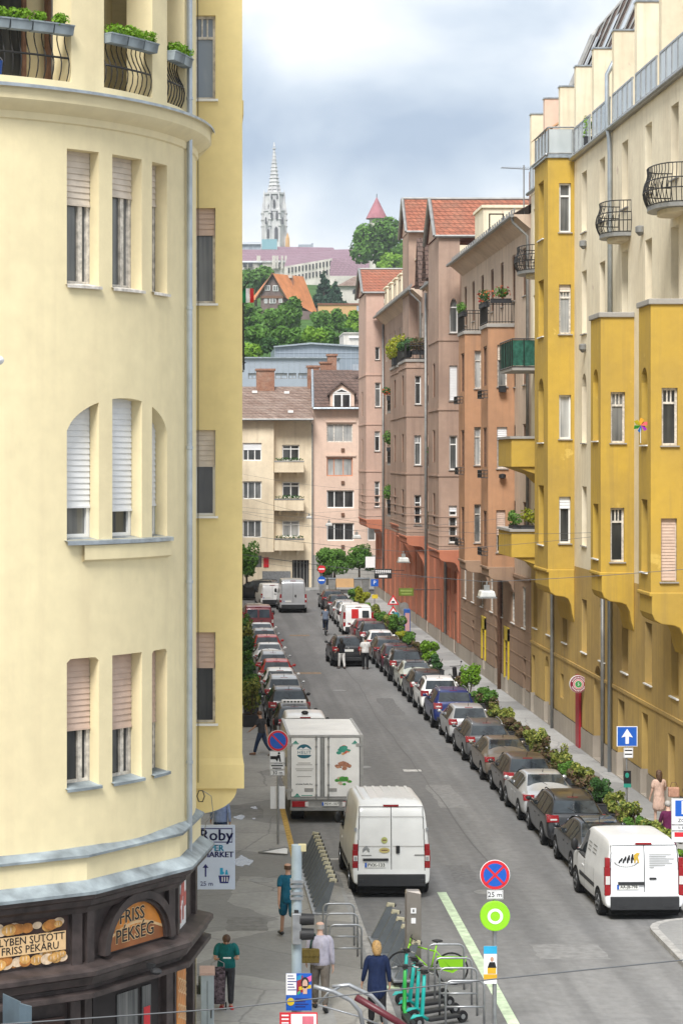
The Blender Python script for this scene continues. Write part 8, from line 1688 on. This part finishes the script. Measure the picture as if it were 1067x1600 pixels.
# grey cabinet beside the shop
X0, X1, Y = GX(314, 41), GX(334.5, 41), 41.0; z1 = GZ(1524, 41); t = thing('utility_cabinet', 'grey utility cabinet with a faded pink top beside the shop corner', 'cabinet', ((X0+X1)/2, Y, PV), world=True)
b = MB(); b.box(X0, X1, Y, Y+.6, PV, z1); obj('housing', b, plain('cabinet_grey', (.35, .41, .45), .5), t, bevel=.01); b = MB(); b.box(X0-.02, X1+.02, Y-.02, Y+.62, z1+.002, z1+.04); obj('lid', b, plain('faded_pink_lid', (.52, .36, .31), .7), t); b = MB(); b.box((X0+X1)/2-.004, (X0+X1)/2+.004, Y-.004, Y, PV+.1, z1-.1); b.box(X1-.06, X1-.04, Y-.02, Y, .9, 1.05); obj('door_edge', b, M_black, t)
# bicycle docking stations
M_dock = plain('dock_grey', (.135, .15, .16), .55, .4, .2, .1); M_dockcap = plain('dock_cap', (.50, .46, .32), .5)
def docking(label, pts, n, h=.82, lean=.34, depth=.42):
    t = thing('bike_docking_station', label, 'bike dock', (*pts[0], PV), world=True); a, c = Vector((*pts[0], PV)), Vector((*pts[1], PV)); d = (c-a).normalized(); nn = Vector((d.y, -d.x, 0))
    if nn.x < 0: nn = -nn
    b = MB(); q = [a-nn*.22-d*.2, c-nn*.22+d*.2, c+nn*.16+d*.2, a+nn*.16-d*.2]; b.prism([p+Vector((0, 0, .004)) for p in q], (0, 0, .05)); obj('base_plate', b, M_gal, t, bevel=.01)
    for i in range(n):
        p = a.lerp(c, i/(n-1)); b = MB(); tp = p+nn*lean+Vector((0, 0, h)); w_ = d*-.19
        b.prism([p+Vector((0, 0, .05))-nn*.16, p+Vector((0, 0, .05))+nn*.14, tp+nn*.02, tp-nn*.10], w_*.55); k = obj('dock', b, M_dock, t, bevel=.008)
        b = MB(); b.prism([tp-nn*.13+Vector((0, 0, -.03)), tp+nn*.05+Vector((0, 0, -.05)), tp+nn*.06+Vector((0, 0, .03)), tp-nn*.1+Vector((0, 0, .05))], w_*.58); obj('dock_cap', b, M_dockcap, k); b = MB(); c2 = tp+nn*.07+w_*.28; b.ell((c2.x, c2.y, c2.z-.01), (.03, .05, .04), 8, 5); obj('lock', b, M_black, k)
docking('long row of grey slanted bike docks at the left kerb behind the white delivery van', (( 2.98, 61.0), (3.05, 54.2)), 13)
docking('short row of grey slanted bike docks beside the steel totem', ((4.22, 51.2), (4.42, 47.2)), 6)
X, Y = 4.70, 47.7; t = thing('steel_totem', 'brushed steel bike station totem with two small white panels', 'totem', (X, Y, PV), world=True); b = MB(); b.prism([(X-.17, Y-.1, 0), (X+.17, Y-.1, 0), (X+.17, Y-.1, 1.93), (X+.15, Y-.02, 1.98), (X-.15, Y-.02, 1.98), (X-.17, Y-.1, 1.93)], (0, .2, 0)); obj('column', b, M_steel, t, bevel=.02)
b = MB(); b.box(X-.06, X+.06, Y-.106, Y-.1, 1.5, 1.62); b.box(X-.05, X+.05, Y-.106, Y-.1, 1.28, 1.4); obj('panel', b, M_signwhite, t); b = MB(); b.box(X-.02, X+.02, Y-.11, Y-.106, 1.53, 1.59); obj('symbol', b, M_gutter, t)
def hoop(X0, X1, Y, label, group, z0=PV, h=.98):
    t = thing('bike_rack', label, 'bike rack', ((X0+X1)/2, Y, z0), world=True, group=group); b = MB(); r = .12
    pts = [(X0, Y, z0-.05), (X0, Y, z0+h-r)]+[(X0+r-r*math.cos(R(a)), Y, z0+h-r+r*math.sin(R(a))) for a in (30, 60, 90)]+[(X1-r+r*math.sin(R(a)), Y, z0+h-r+r*math.cos(R(a))) for a in (0, 30, 60, 90)]+[(X1, Y, z0-.05)]
    b.tube(pts, .023, 8); obj('hoop', b, M_gal, t, smooth=True); b = MB(); b.tube([(X0, Y, z0+.46), (X1, Y, z0+.46)], .022, 8); obj('crossbar', b, M_gal, t, smooth=True)
for y, lab in ((50.6, 'galvanised hoop bike rack nearest the long dock row'), (49.5, 'galvanised hoop bike rack, middle of the three at the end of the docks'), (48.3, 'galvanised hoop bike rack nearest the man with the olive bag')): hoop(2.9, 3.62, y, lab, 'hoop racks at the end of the docks')
for y, lab in ((46.9, 'galvanised hoop bike rack under the green bicycle wheel'), (45.6, 'galvanised hoop bike rack in the middle of the parked scooters'), (44.7, 'galvanised hoop bike rack behind the nearest scooters'), (43.6, 'galvanised hoop bike rack nearest the camera')): hoop(4.95, 5.72, y, lab, 'hoop racks among the scooters', 0)
gb = bicycle('hire_bicycle', 'lime green hire bicycle standing across the docks behind the steel totem', (4.98, 47.4, 0), R(-84), M_lime)
b = MB(); b.prism([(-.02, -.86, .62), (-.02, -.2, .62), (-.02, -.3, .32), (-.02, -.55, .26), (-.02, -.8, .42)], (.04, 0, 0)); ch_ = obj('wheel_cover', b, M_lime, gb); gb.rotation_euler.z = R(84)
M_scoot = plain('teal_scooter', (.01, .34, .30), .4, .4); M_scog = plain('green_scooter', (.03, .36, .06), .4, .4)
def scooter(label, X, Y, rz, m, lean=0):
    t = thing('kick_scooter', label, 'scooter', (X, Y, 0), R(rz), 'hire scooters between the hoops'); t.rotation_euler.y = lean
    b = MB(); b.box(-.085, .085, -.48, .28, .12, .19); obj('deck', b, M_black, t, bevel=.02); b = MB(); b.tube([(0, .28, .16), (0, .42, .26), (0, .36, .72), (0, .33, 1.06)], [.04, .045, .040, .034], 8); obj('stem', b, m, t, smooth=True)
    b = MB(); b.tube([(-.27, .30, 1.10), (-.12, .33, 1.13), (0, .33, 1.12), (.12, .33, 1.13), (.27, .30, 1.10)], .014, 7); b.box(-.05, .05, .28, .38, 1.08, 1.16); obj('handlebar', b, M_black, t, smooth=30)
    b = MB()
    for s in (-1, 1): b.tube([(s*.17, .315, 1.12), (s*.27, .30, 1.10)], .02, 7)
    obj('grip', b, M_gutter, t)
    for y in (.50, -.56): b = MB(); b.M = Matrix.Translation((0, y, .125)) @ Matrix.Rotation(R(90), 4, 'Y'); b.lathe([(.05, -.03), (.115, -.035), (.125, 0), (.115, .035), (.05, .03)], n=18); wh = obj('wheel', b, M_rubber, t, smooth=40); b = MB(b.M); b.lathe([(.02, -.036), (.05, -.036), (.05, .036), (.02, .036)], n=12); obj('hub', b, M_rim, wh)
    b = MB(); b.prism([(-.05, .42, .26), (.05, .42, .26), (.05, .6, .27), (.05, .66, .2), (-.05, .66, .2), (-.05, .6, .27)][:4], (0, 0, .015)); obj('mudguard', b, m, t)
scooter('bright green kick scooter standing alone in front of the steel totem', 4.22, 43.9, 4, M_scog)
scooter('teal kick scooter nearest the camera in the scooter cluster', 4.86, 43.9, 118, M_scoot, .05)
scooter('teal kick scooter second nearest in the scooter cluster', 4.80, 44.5, 122, M_scoot, .06)
scooter('teal kick scooter third nearest in the scooter cluster', 4.72, 45.1, 118, M_scoot, -.04)
scooter('teal kick scooter closest to the steel totem', 4.68, 45.8, 116, M_scoot, .03)
None and scooter('green kick scooter leaning among the teal scooters', 5.05, 43.5, 105, M_scog, .12)
# right-hand signs
X, Y = 12.78, 65.0; t = thing('one_way_sign', 'square blue one way arrow sign on a post between the planters', 'road sign', (X, Y, PV), world=True); post(t, X, Y, PV, 3.4); z0, z1 = GZ(1166, Y), GZ(1134.5, Y); p = plate(t, X-.31, X+.31, z0, z1, Y-.06, M_signwhite, 'sign_panel', False); b = MB(); b.box(X-.285, X+.285, Y-.064, Y-.06, z0+.02, z1-.02); bf = obj('blue_field', b, M_blue, p)
b = MB(); zc_ = (z0+z1)/2; b.prism([(X-.05, Y-.069, zc_-.22), (X+.05, Y-.069, zc_-.22), (X+.05, Y-.069, zc_+.0), (X+.17, Y-.069, zc_-.03), (X, Y-.069, zc_+.23), (X-.17, Y-.069, zc_-.03), (X-.05, Y-.069, zc_)], (0, .004, 0)); obj('white_arrow', b, M_signwhite, bf)
p = plate(t, X-.1, X+.18, GZ(1184, Y), GZ(1168, Y), Y-.06); b = MB(); [b.box(X-.07, X+.15, Y-.064, Y-.0605, GZ(z+2, Y), GZ(z, Y)) for z in (1171, 1177)]; obj('small_print', b, M_ink, p); p = plate(t, X-.1, X+.12, GZ(1230, Y), GZ(1204, Y), Y-.06, M_ink, 'sticker_panel', False); b = MB(); b.box(X-.1, X+.12, Y-.063, Y-.06, GZ(1230, Y), GZ(1224, Y)); b.ell((X+.0, Y-.062, GZ(1211, Y)), (.06, .003, .08), 10, 5); obj('sticker_print', b, M_greenl, p)
Y = 57.6; X = GX(1066, Y); t = thing('parking_sign', 'large white parking zone sign with a blue P at the right edge', 'road sign', (X, Y, PV), world=True); post(t, X+.12, Y, PV, 2.5); b = MB(); x0 = GX(1047.5, Y); x1 = x0+.72
p = plate(t, x0, x1, GZ(1288, Y), GZ(1247, Y), Y-.06); b = MB(); b.box(x0+.1, x0+.62, Y-.064, Y-.06, GZ(1275, Y), GZ(1250, Y)); bf = obj('blue_field', b, M_blue, p); lettering(bf, 'P', .5, Matrix.Translation((x0+.36, Y-.067, GZ(1262.5, Y))) @ Matrix.Rotation(R(90), 4, 'X'), M_signwhite); ltr(p, 'ZONA', x0+.36, GZ(1281.5, Y), Y-.064, .13)
p = plate(t, x0, x1, GZ(1297.5, Y), GZ(1289, Y), Y-.06); ltr(p, 'h: 8-20 h', x0+.36, GZ(1293, Y), Y-.064, .10); p = plate(t, x0, x1, GZ(1316, Y), GZ(1298.5, Y), Y-.06); b = MB(); b.box(x0+.08, x1-.08, Y-.064, Y-.06, GZ(1307, Y), GZ(1300, Y)); obj('red_band', b, M_signred, p)
# pub sign: red ring with a green centre
Y = 84.6; X = GX(903, Y); zc_ = GZ(1069, Y); t = thing('round_shop_sign', 'round red ring shop sign with a green centre, over the dark red door', 'shop sign', (X, Y, zc_), world=True)
for r, y, m, nm in ((.34, .0, M_signwhite, 'rim'), (.325, -.012, plain('sign_maroon', (.22, .012, .03), .45), 'ring'), (.20, -.02, M_signwhite, 'inner_ring'), (.18, -.024, M_signred, 'inner_disc'), (.15, -.028, M_signwhite, 'white_disc'), (.13, -.032, M_green, 'green_disc')): b = MB(); disc(b, (X, zc_), r, Y+y, .10 if nm == 'rim' else .01); obj(nm, b, m, t)
ltr(t, '5', X, zc_, Y-.036, .16, M_signwhite); b = MB()
for i in range(22):
    a = R(25+130*(i % 11)/10)*(1 if i < 11 else -1); ca, sa = math.cos(a), math.sin(a); u, v = X+.262*ca, zc_+.262*sa; b.poly([(u+dx*-sa+dz*ca, Y-.016, v+dx*ca+dz*sa) for dx, dz in ((-.016, -.03), (.016, -.03), (.012, .03), (-.012, .03))])
obj('ring_lettering', b, M_signwhite, t); b = MB(); b.cyl((X+.33, Y+.05, zc_), (XF, Y+.05, zc_), .035, 8); obj('arm', b, M_black, t)
def hanging(label, px0, px1, t_, bt, Y, m, cat='shop sign', lines=None, lm=None):
    x0, x1, z0, z1 = GX(px0, Y), GX(px1, Y), GZ(bt, Y), GZ(t_, Y); t = thing('hanging_shop_sign', label, cat, (x0, Y, z0), world=True); b = MB(); b.box(x0, x1, Y, Y+.12, z0, z1); obj('board', b, m, t, bevel=.01); b = MB(); b.cyl((x1-.05, Y+.06, z1-.1), (XF, Y+.06, z1-.1), .025, 6); obj('arm', b, M_black, t)
    if lines: b = MB(); [b.box(x0+(x1-x0)*a, x0+(x1-x0)*c, Y-.006, Y, z0+(z1-z0)*d, z0+(z1-z0)*e) for a, c, d, e in lines]; obj('sign_lettering', b, lm or M_lime, t)
    return t, x0, x1, z0, z1
hanging('olive green shop sign hanging out from the terracotta wall', 623, 646, 919, 931, 135, plain('olive_sign', (.12, .16, .02), .5), lines=[(.1, .9, .55, .8), (.15, .85, .2, .35)], lm=plain('olive_letters', (.26, .33, .08), .5))
t, x0, x1, z0, z1 = hanging('dark framed white lettered sign projecting from the far terracotta wall', 585, 612, 889, 904, 158, M_ink, lines=[(.05+.115*i, .13+.115*i, .55, .88) for i in range(8)]+[(.25, .75, .12, .38)], lm=M_signwhite)
hanging('white square sign board near the street end beside the street tree', 571, 586, 870, 887, 176, M_signwhite)
# signs at the end of the street
def endpost(px, Y, name, label): X = GX(px, Y); t = thing(name, label, 'road sign', (X, Y, PV), world=True); return t, X
t, X = endpost(502.5, 183.5, 'no_entry_sign', 'red no entry sign above a round blue sign at the street end'); Y = 183.5; post(t, X, Y, PV, GZ(880, Y), .04)
for z, m in ((889, M_signred), (906.5, M_blue)): b = MB(); disc(b, (X, GZ(z, Y)), .33, Y-.06, .02); d = obj('sign_disc', b, m, t); b = MB(); b.box(X-.24, X+.24, Y-.068, Y-.06, GZ(z, Y)-.055, GZ(z, Y)+.055); obj('white_bar', b, M_signwhite, d)
t, X = endpost(585, 165, 'far_parking_sign', 'small blue parking sign with a white P at the far end of the right pavement'); Y = 165; post(t, X, Y, PV, GZ(905, Y), .04); b = MB(); b.box(X-.28, X+.28, Y-.06, Y-.04, GZ(916, Y), GZ(905, Y)); d = obj('sign_panel', b, M_blue, t); ltr(d, 'P', X, GZ(910.5, Y), Y-.064, .42, M_signwhite)
b = MB(); b.box(X-.2, X+.25, Y-.06, Y-.04, GZ(935, Y), GZ(929, Y)); obj('plate', b, M_yelsign, t)
Y = 146; t, X = endpost(614, Y, 'warning_sign', 'two stacked red bordered warning triangles on one post at the right kerb'); post(t, X, Y, PV, GZ(930, Y), .04)
for zt_, zb_ in ((929, 945), (946, 961)):
    x, za, zb2 = X, GZ(zt_, Y), GZ(zb_, Y); w_ = (za-zb2)*.58; b = MB(); b.prism([(x-w_, Y-.06, zb2), (x+w_, Y-.06, zb2), (x, Y-.06, za)], (0, .02, 0)); d = obj('triangle', b, M_signred, t); b = MB(); b.prism([(x-w_*.66, Y-.066, zb2+.09), (x+w_*.66, Y-.066, zb2+.09), (x, Y-.066, za-.17)], (0, .005, 0)); f_ = obj('white_field', b, M_signwhite, d); b = MB(); b.box(x-.1, x+.1, Y-.07, Y-.066, zb2+.14, zb2+.26); obj('pictogram', b, M_ink, f_)
b = MB(); disc(b, (X+.75, GZ(948, Y)), .3, Y+.02, .03); b.cyl((X+.75, Y+.05, PV), (X+.75, Y+.05, GZ(948, Y)), .04, 8); solo('back_of_round_sign', b, M_gutter, 'grey back of a round road sign beside the warning triangles', 'road sign', (X+.75, Y, PV))
Y = 138; X = GX(636, Y); t = thing('info_pillar', 'blue poster pillar on the right pavement beside the terracotta wall', 'info pillar', (X, Y, PV), world=True); b = MB(); b.box(X-.2, X+.2, Y, Y+.3, PV, 2.0); obj('casing', b, plain('pillar_blue', (.02, .09, .32), .4), t, bevel=.03); b = MB(); b.box(X-.13, X+.15, Y-.01, Y, .6, 1.75); obj('poster', b, plain('poster_rose', (.45, .25, .25), .5), t)
b = MB(); Y = 145; X = GX(619, Y); b.box(X-.2, X+.2, Y, Y+.5, PV, 1.15); b.lathe([(.2, 1.13), (.22, 1.2), (.1, 1.3)], (X, Y+.25, 0), 12); solo('recycling_bin', b, plain('bin_teal', (.02, .16, .20), .5), 'teal bin on the right pavement below the warning triangles', 'bin', (X, Y, PV), bevel=.02)
b = MB(); Y = 186.5; X = GX(548, Y)
for i, x in enumerate((-2.4, -1.6, .6, 1.3)): b.box(X+x-.3, X+x+.3, Y, Y+.7, .12, 1.3); b.box(X+x-.34, X+x+.34, Y-.05, Y+.74, 1.302, 1.4)
for i, x in enumerate((-2.4, -1.6, .6, 1.3)):
    b = MB(); b.prism([(X+x-.26, Y, .14), (X+x+.26, Y, .14), (X+x+.31, Y, 1.25), (X+x-.31, Y, 1.25)], (0, .7, 0)); t = thing('waste_bin', ('grey wheeled bin below the small street trees, leftmost of four', 'grey wheeled bin, second from the left below the street trees', 'grey wheeled bin, third from the left below the street trees', 'grey wheeled bin, rightmost of four below the street trees')[i], 'bin', (X+x, Y, PV), world=True, group='bins at the street end'); obj('body', b, M_gutter, t); b = MB(); b.box(X+x-.34, X+x+.34, Y-.05, Y+.74, 1.27, 1.36); obj('lid', b, M_lead, t)
# hanging street lamps and their cables
def cable(label, pts, sag=.25, r=.007):
    b = MB(); q = []
    for p, s_ in zip(pts, pts[1:]):
        p, s_ = Vector(p), Vector(s_)
        for i in range(8): t = i/8; q.append(p.lerp(s_, t)-Vector((0, 0, sag*4*t*(1-t))))
    q.append(Vector(pts[-1])); b.tube(q, r, 5); solo('overhead_cable', b, M_wire, label, 'cable', pts[0])
LAMPS = [(760, 927, 53.0, 'nearest hanging street lamp over the carriageway'), (630, 874, 77.6, 'hanging street lamp in front of the terracotta wall'), (557, 838, 103, 'hanging street lamp in front of the salmon house'), (514, 819, 128, 'hanging street lamp in front of the house joint at the street end'), (483, 808, 153, 'farthest hanging street lamp over the street')]
M_diff = plain('lamp_diffuser', (.62, .62, .60), .3, .4)
for i, (px, py, Y, lab) in enumerate(LAMPS):
    c = GP(px, py, Y); t = thing('hanging_street_lamp', lab, 'street lamp', c, world=True, group='street lamps hung on cables'); b = MB(); b.prism([(c.x-.2, Y-.25, c.z-.09), (c.x+.2, Y-.25, c.z-.09), (c.x+.16, Y-.25, c.z+.07), (c.x-.16, Y-.25, c.z+.07)], (0, .5, 0)); obj('housing', b, M_diff, t, bevel=.03); b = MB(); b.box(c.x-.07, c.x+.07, Y-.05, Y+.05, c.z+.07, c.z+.2); b.tube([(c.x, Y, c.z+.15), (c.x, Y, c.z+.3)], .02, 6); b.box(c.x-.22, c.x+.22, Y-.27, Y+.27, c.z-.11, c.z-.088); obj('fitting', b, M_gutter, t)
    cable('thin black span cable carrying the '+lab.split(' over')[0].split(' in front')[0]+(', '+('by the delivery vans', 'by the terracotta wall', 'mid street', 'near the joint', 'at the far end')[i]), [(-.04, Y+.5, c.z+1.1), (c.x, Y, c.z+.28), (XF, Y-.5, c.z+.95)], .08)
cable('long thin cable slung along the street towards the yellow building', [(-.04, 120, 10.4), (7.2, 100, 8.6), (15, 75, 9.0)], .3)
cable('thin cable slung across in front of the end houses', [(-.04, 150, 8.6), (15, 140, 6.6)], .5)
cable('second thin cable slung across in front of the end houses', [(-.04, 165, 11.2), (15, 158, 9.2)], .5)
cable('lower thin cable slung across in front of the end houses', [(-.04, 140, 5.6), (15, 128, 4.5)], .4)
cable('grey tram wire crossing the bottom foreground', [(-6, 23.5, GZ(1640, 23.5)), (GX(350, 24), 24, GZ(1576, 24)), (GX(770, 24), 24, GZ(1530, 24)), (9, 24.5, GZ(1450, 24.5))], .0, .008)
Y = 27.0; t = thing('tram_wire_bracket', 'maroon pole with curved grey tubes crossing the bottom foreground', 'bracket', GP(560, 1580, Y), world=True)
b = MB(); b.tube([GP(556, 1558, Y), GP(620, 1596, Y), GP(700, 1650, Y)], .045, 8); obj('pole', b, plain('maroon_paint', (.09, .012, .018), .4), t, smooth=True); b = MB()
b.tube([GP(490, 1541, Y-.2), GP(520, 1549, Y-.2), GP(548, 1563, Y-.2), GP(562, 1580, Y-.2), GP(572, 1625, Y-.2)], .028, 8); b.tube([GP(519, 1541, Y+.2), GP(545, 1539, Y+.2), GP(580, 1556, Y+.2), GP(598, 1575, Y+.2), GP(606, 1620, Y+.2)], .028, 8); b.tube([GP(500, 1567, Y), GP(512, 1552, Y-.1), GP(530, 1543, Y)], .016, 6); b.tube([GP(497, 1570, Y), GP(560, 1588, Y), GP(600, 1604, Y)], .012, 6); obj('curved_tube', b, M_gal, t, smooth=True)
b = MB(); Y = 30
b.prism([GP(5, 1553, Y), GP(33, 1566, Y+.6), GP(33, 1680, Y+.6), GP(5, 1680, Y)], (0, .04, 0)); solo('back_of_square_sign', b, plain('sign_back_grey', (.17, .24, .29), .45, .4, .3), 'blue grey back of a sign at the bottom left corner, left of two', 'road sign', GP(18, 1680, Y))
b = MB(); b.prism([GP(31, 1568, Y), GP(50, 1573, Y+.3), GP(50, 1680, Y+.3), GP(31, 1680, Y)], (0, .04, 0)); solo('back_of_square_sign', b, MATS['sign_back_grey'], 'blue grey back of a sign at the bottom left corner, right of two', 'road sign', GP(40, 1680, Y))
Y = 28; c = GP(-6, 563, Y); t = thing('tram_stop_lamp', 'white rounded lamp head just entering the left edge', 'street lamp', c, world=True); b = MB(); b.ell(c, (.11, .16, .07), 14, 8); obj('lamp_head', b, M_signwhite, t, smooth=True); b = MB(); b.tube([c, c+Vector((-.6, 0, .05)), c+Vector((-.9, 0, -.6)), Vector((c.x-.9, Y, 0))], .04, 8); obj('arm', b, M_gal, t, smooth=True)
# low kerb rail by the bulb-out, scooter motorbike
b = MB(); b.tube([(11.85, 48.6, PV), (11.9, 49.0, 1.0), (12.6, 49.6, 1.0), (12.6, 49.7, PV)], .03, 8); solo('corner_rail', b, M_gal, 'short bent galvanised rail on the right corner pavement in front of the printed van', 'railing', (11.9, 49, PV), smooth=True)
X, Y = 13.0, 108.5; t = thing('motor_scooter', 'dark motor scooter parked on the right pavement between two lime bushes', 'motor scooter', (X, Y, PV), R(25)); b = MB()
b.prism([(-.11, -.75, .5), (-.11, -.2, .45), (-.11, .1, .25), (-.11, .45, .28), (-.11, .55, .95), (-.11, .42, .98), (-.11, .3, .42), (-.11, .05, .42), (-.11, -.1, .78), (-.11, -.75, .82)], (.22, 0, 0)); obj('body', b, PAINT['black'], t, bevel=.05)
for y in (-.55, .62): b = MB(); b.M = Matrix.Translation((0, y, .24)) @ Matrix.Rotation(R(90), 4, 'Y'); b.lathe([(.1, -.05), (.22, -.05), (.24, 0), (.22, .05), (.1, .05)], n=16); obj('wheel', b, M_rubber, t)
b = MB(); b.ell((0, -.42, .85), (.13, .36, .06), 10, 5); obj('seat', b, M_black, t); b = MB(); b.tube([(-.32, .38, 1.02), (0, .48, 1.0), (.32, .38, 1.02)], .016, 6); b.tube([(.3, .4, 1.02), (.36, .42, 1.2)], .01, 5); b.ell((.37, .42, 1.22), (.06, .02, .05), 8, 4); obj('handlebar', b, M_black, t)
# ---------------------------------------------------------------- planters
def shrub(label, X, Y, r, h, lf, seed, grp, n=900, leaf=.065, box=True, extra=None):
    rng = random.Random(seed); t = thing('planter_shrub', label, 'potted shrub', (X, Y, PV), rng.uniform(-.1, .1), grp)
    if box:
        b = MB(); w_ = min(.42, r*.72); b.prism([(-w_, -w_, 0), (w_, -w_, 0), (w_, w_, 0), (-w_, w_, 0)], (0, 0, .46)); b.box(-w_-.02, w_+.02, -w_-.02, w_+.02, .46, .50); obj('planter', b, M_planter, t, bevel=.015); b = MB(); b.box(-w_+.03, w_-.03, -w_+.03, w_-.03, .44, .505); obj('soil', b, M_soil, t)
    z0 = .42 if box else .2; b = MB()
    for i in range(7): a = rng.uniform(0, 6.28); b.tube([(0, 0, z0), (r*.3*math.cos(a), r*.3*math.sin(a), z0+h*.45), (r*.65*math.cos(a), r*.65*math.sin(a), z0+h*.8)], [.02, .014, .006], 5)
    obj('stem', b, M_bark, t)
    lum = [(Vector((rng.uniform(-.6, .6)*r, rng.uniform(-.6, .6)*r, z0+h*rng.uniform(.25, .9))), Vector((r*rng.uniform(.3, .5),)*2+(h*rng.uniform(.14, .26),))) for _ in range(11)]
    b = MB(); leaves(b, (0, 0, 0), (1, 1, 1), n, leaf, rng, lumps=lum); obj('foliage', b, lf, t, recalc=False)
    if extra: b = MB(); leaves(b, (0, 0, 0), (1, 1, 1), n//2, leaf*.9, rng, lumps=[(c+Vector((rng.uniform(-.2, .2), -.1, -h*.25)), r2) for c, r2 in lum[:5]]); obj('undergrowth', b, extra, t, recalc=False)
PLX = lambda Y: 12.72-(Y-58)*.0065
kinds = {'v': (LF_var, 'yellow variegated'), 'd': (LF_dark, 'dark green'), 'r': (LF_red, 'reddish brown'), 'b': (LF_box, 'bright lime'), 'm': (LF_mid, 'mid green'), 'y': (LF_yel, 'yellow green')}
PL = [(56.2, 'y', .55, .85), (57.7, 'b', .5, .7), (59.6, 'v', .6, .9), (61.3, 'v', .5, .8), (63.2, 'm', .5, .7), (64.8, 'v', .62, .95), (66.7, 'v', .6, .9), (68.6, 'd', .62, 1.15), (70.6, 'r', .55, .7), (72.0, 'v', .65, 1.05), (74.6, 'm', .5, .6), (76.0, 'v', .6, 1.0), (78.4, 'r', .5, .6), (80.3, 'v', .6, .9), (82.6, 'v', .55, .85), (84.8, 'r', .55, .8), (87.0, 'r', .55, .85), (89.2, 'v', .6, .95), (91.6, 'v', .55, 1.0), (94.2, 'm', .7, 1.05), (97.0, 'm', .7, .9), (100.2, 'b', .85, 1.5), (104.0, 'r', .6, .8), (112.3, 'd', .65, 1.0), (116.5, 'b', .95, 1.75), (122.5, 'r', .6, .8), (127.5, 'm', .7, 1.0), (131.5, 'y', .6, .9), (134.8, 'm', .9, 1.3), (139.5, 'v', .8, 1.2), (144.5, 'm', .8, 1.2), (149.5, 'v', .8, 1.4), (156.0, 'b', .9, 1.0), (160.0, 'y', 1.0, 1.9), (166.5, 'm', .9, 1.2)]
allr = [(53.9, 'the printed white panel van')]+[(y, 'the '+lab.split(',')[0].split(' parked')[0].split(' in the right')[0].split(' between')[0].split(' with')[0].split(' right behind')[0].split(' directly')[0].split(' just')[0].split(' ahead')[0].split(' far up')[0].split(' near the')[0].split(' level')[0].split(' behind')[0].replace('sport utility car', 'off-roader').replace('mid grey estate car', 'mid grey estate')) for y, lab, c in RIGHT]
used_ = set()
for i, (Y, k, r, h) in enumerate(PL):
    lf, nm = kinds[k]; j = max((q for q in allr if q[0] <= Y+.2), key=lambda q: q[0]); fr = 'tail' if Y-j[0] < 1.7 else ('middle' if Y-j[0] < 3.3 else 'nose')
    size = 'tall' if h > 1.1 else ('low' if h < .75 else 'rounded'); lab = '%s %s planter shrub beside the %s of %s' % (size, nm, fr, j[1])
    if lab in used_: lab = lab.replace('shrub', 'bush')
    used_.add(lab); shrub(lab, PLX(Y)+random.uniform(-.05, .1), Y, r*random.uniform(.55, .78), h*random.uniform(.65, 1.0), lf, 300+i, 'planter shrubs on the right pavement', n=int(700+900*r), leaf=.038+.0003*Y, extra=LF_red if k in 'vm' and i % 2 else None)
LP_ = [(92.5, 2.25, .5, 1.5, 'v', 'tall variegated shrub in a black planter nearest the walking man on the left'), (96.5, 2.35, .45, 1.0, 'd', 'dark green shrub second nearest the walking man on the left pavement'), (101, 2.35, .5, 1.2, 'm', 'mid green shrub on the left pavement beside the silver sport utility car'), (106.5, 2.35, .45, .9, 'd', 'low dark shrub on the left pavement beside the nearer red hatchback'), (112, 2.45, .5, 1.1, 'm', 'green shrub on the left pavement between the two red cars'), (119, 2.55, .5, 1.2, 'd', 'dark shrub on the left pavement beside the white saloon between red cars'), (127, 2.75, .55, 1.3, 'v', 'variegated shrub on the left pavement beside the light silver hatchback'), (134, 2.8, .55, 1.4, 'm', 'far green shrub on the left pavement behind the dark red van')]
for i, (Y, X, r, h, k, lab) in enumerate(LP_): shrub(lab, X, Y, r, h, kinds[k][0], 500+i, 'planter shrubs on the left pavement', n=800, leaf=.06+.0003*Y)
# ---------------------------------------------------------------- air over the town
m = bpy.data.materials.new('pale_air'); m.use_nodes = True; t = m.node_tree; t.nodes.remove(t.nodes['Principled BSDF'])
v = N(t, 'ShaderNodeVolumePrincipled'); v.inputs['Color'].default_value = (.90, .94, 1, 1); v.inputs['Density'].default_value = .00018; v.inputs['Anisotropy'].default_value = .2
L(t, v.outputs[0], t.nodes['Material Output'].inputs['Volume'])
b = MB(); b.box(-3200, 3200, -320, 4600, -1.2, 160); tag(obj('haze', b, m), kind='stuff')
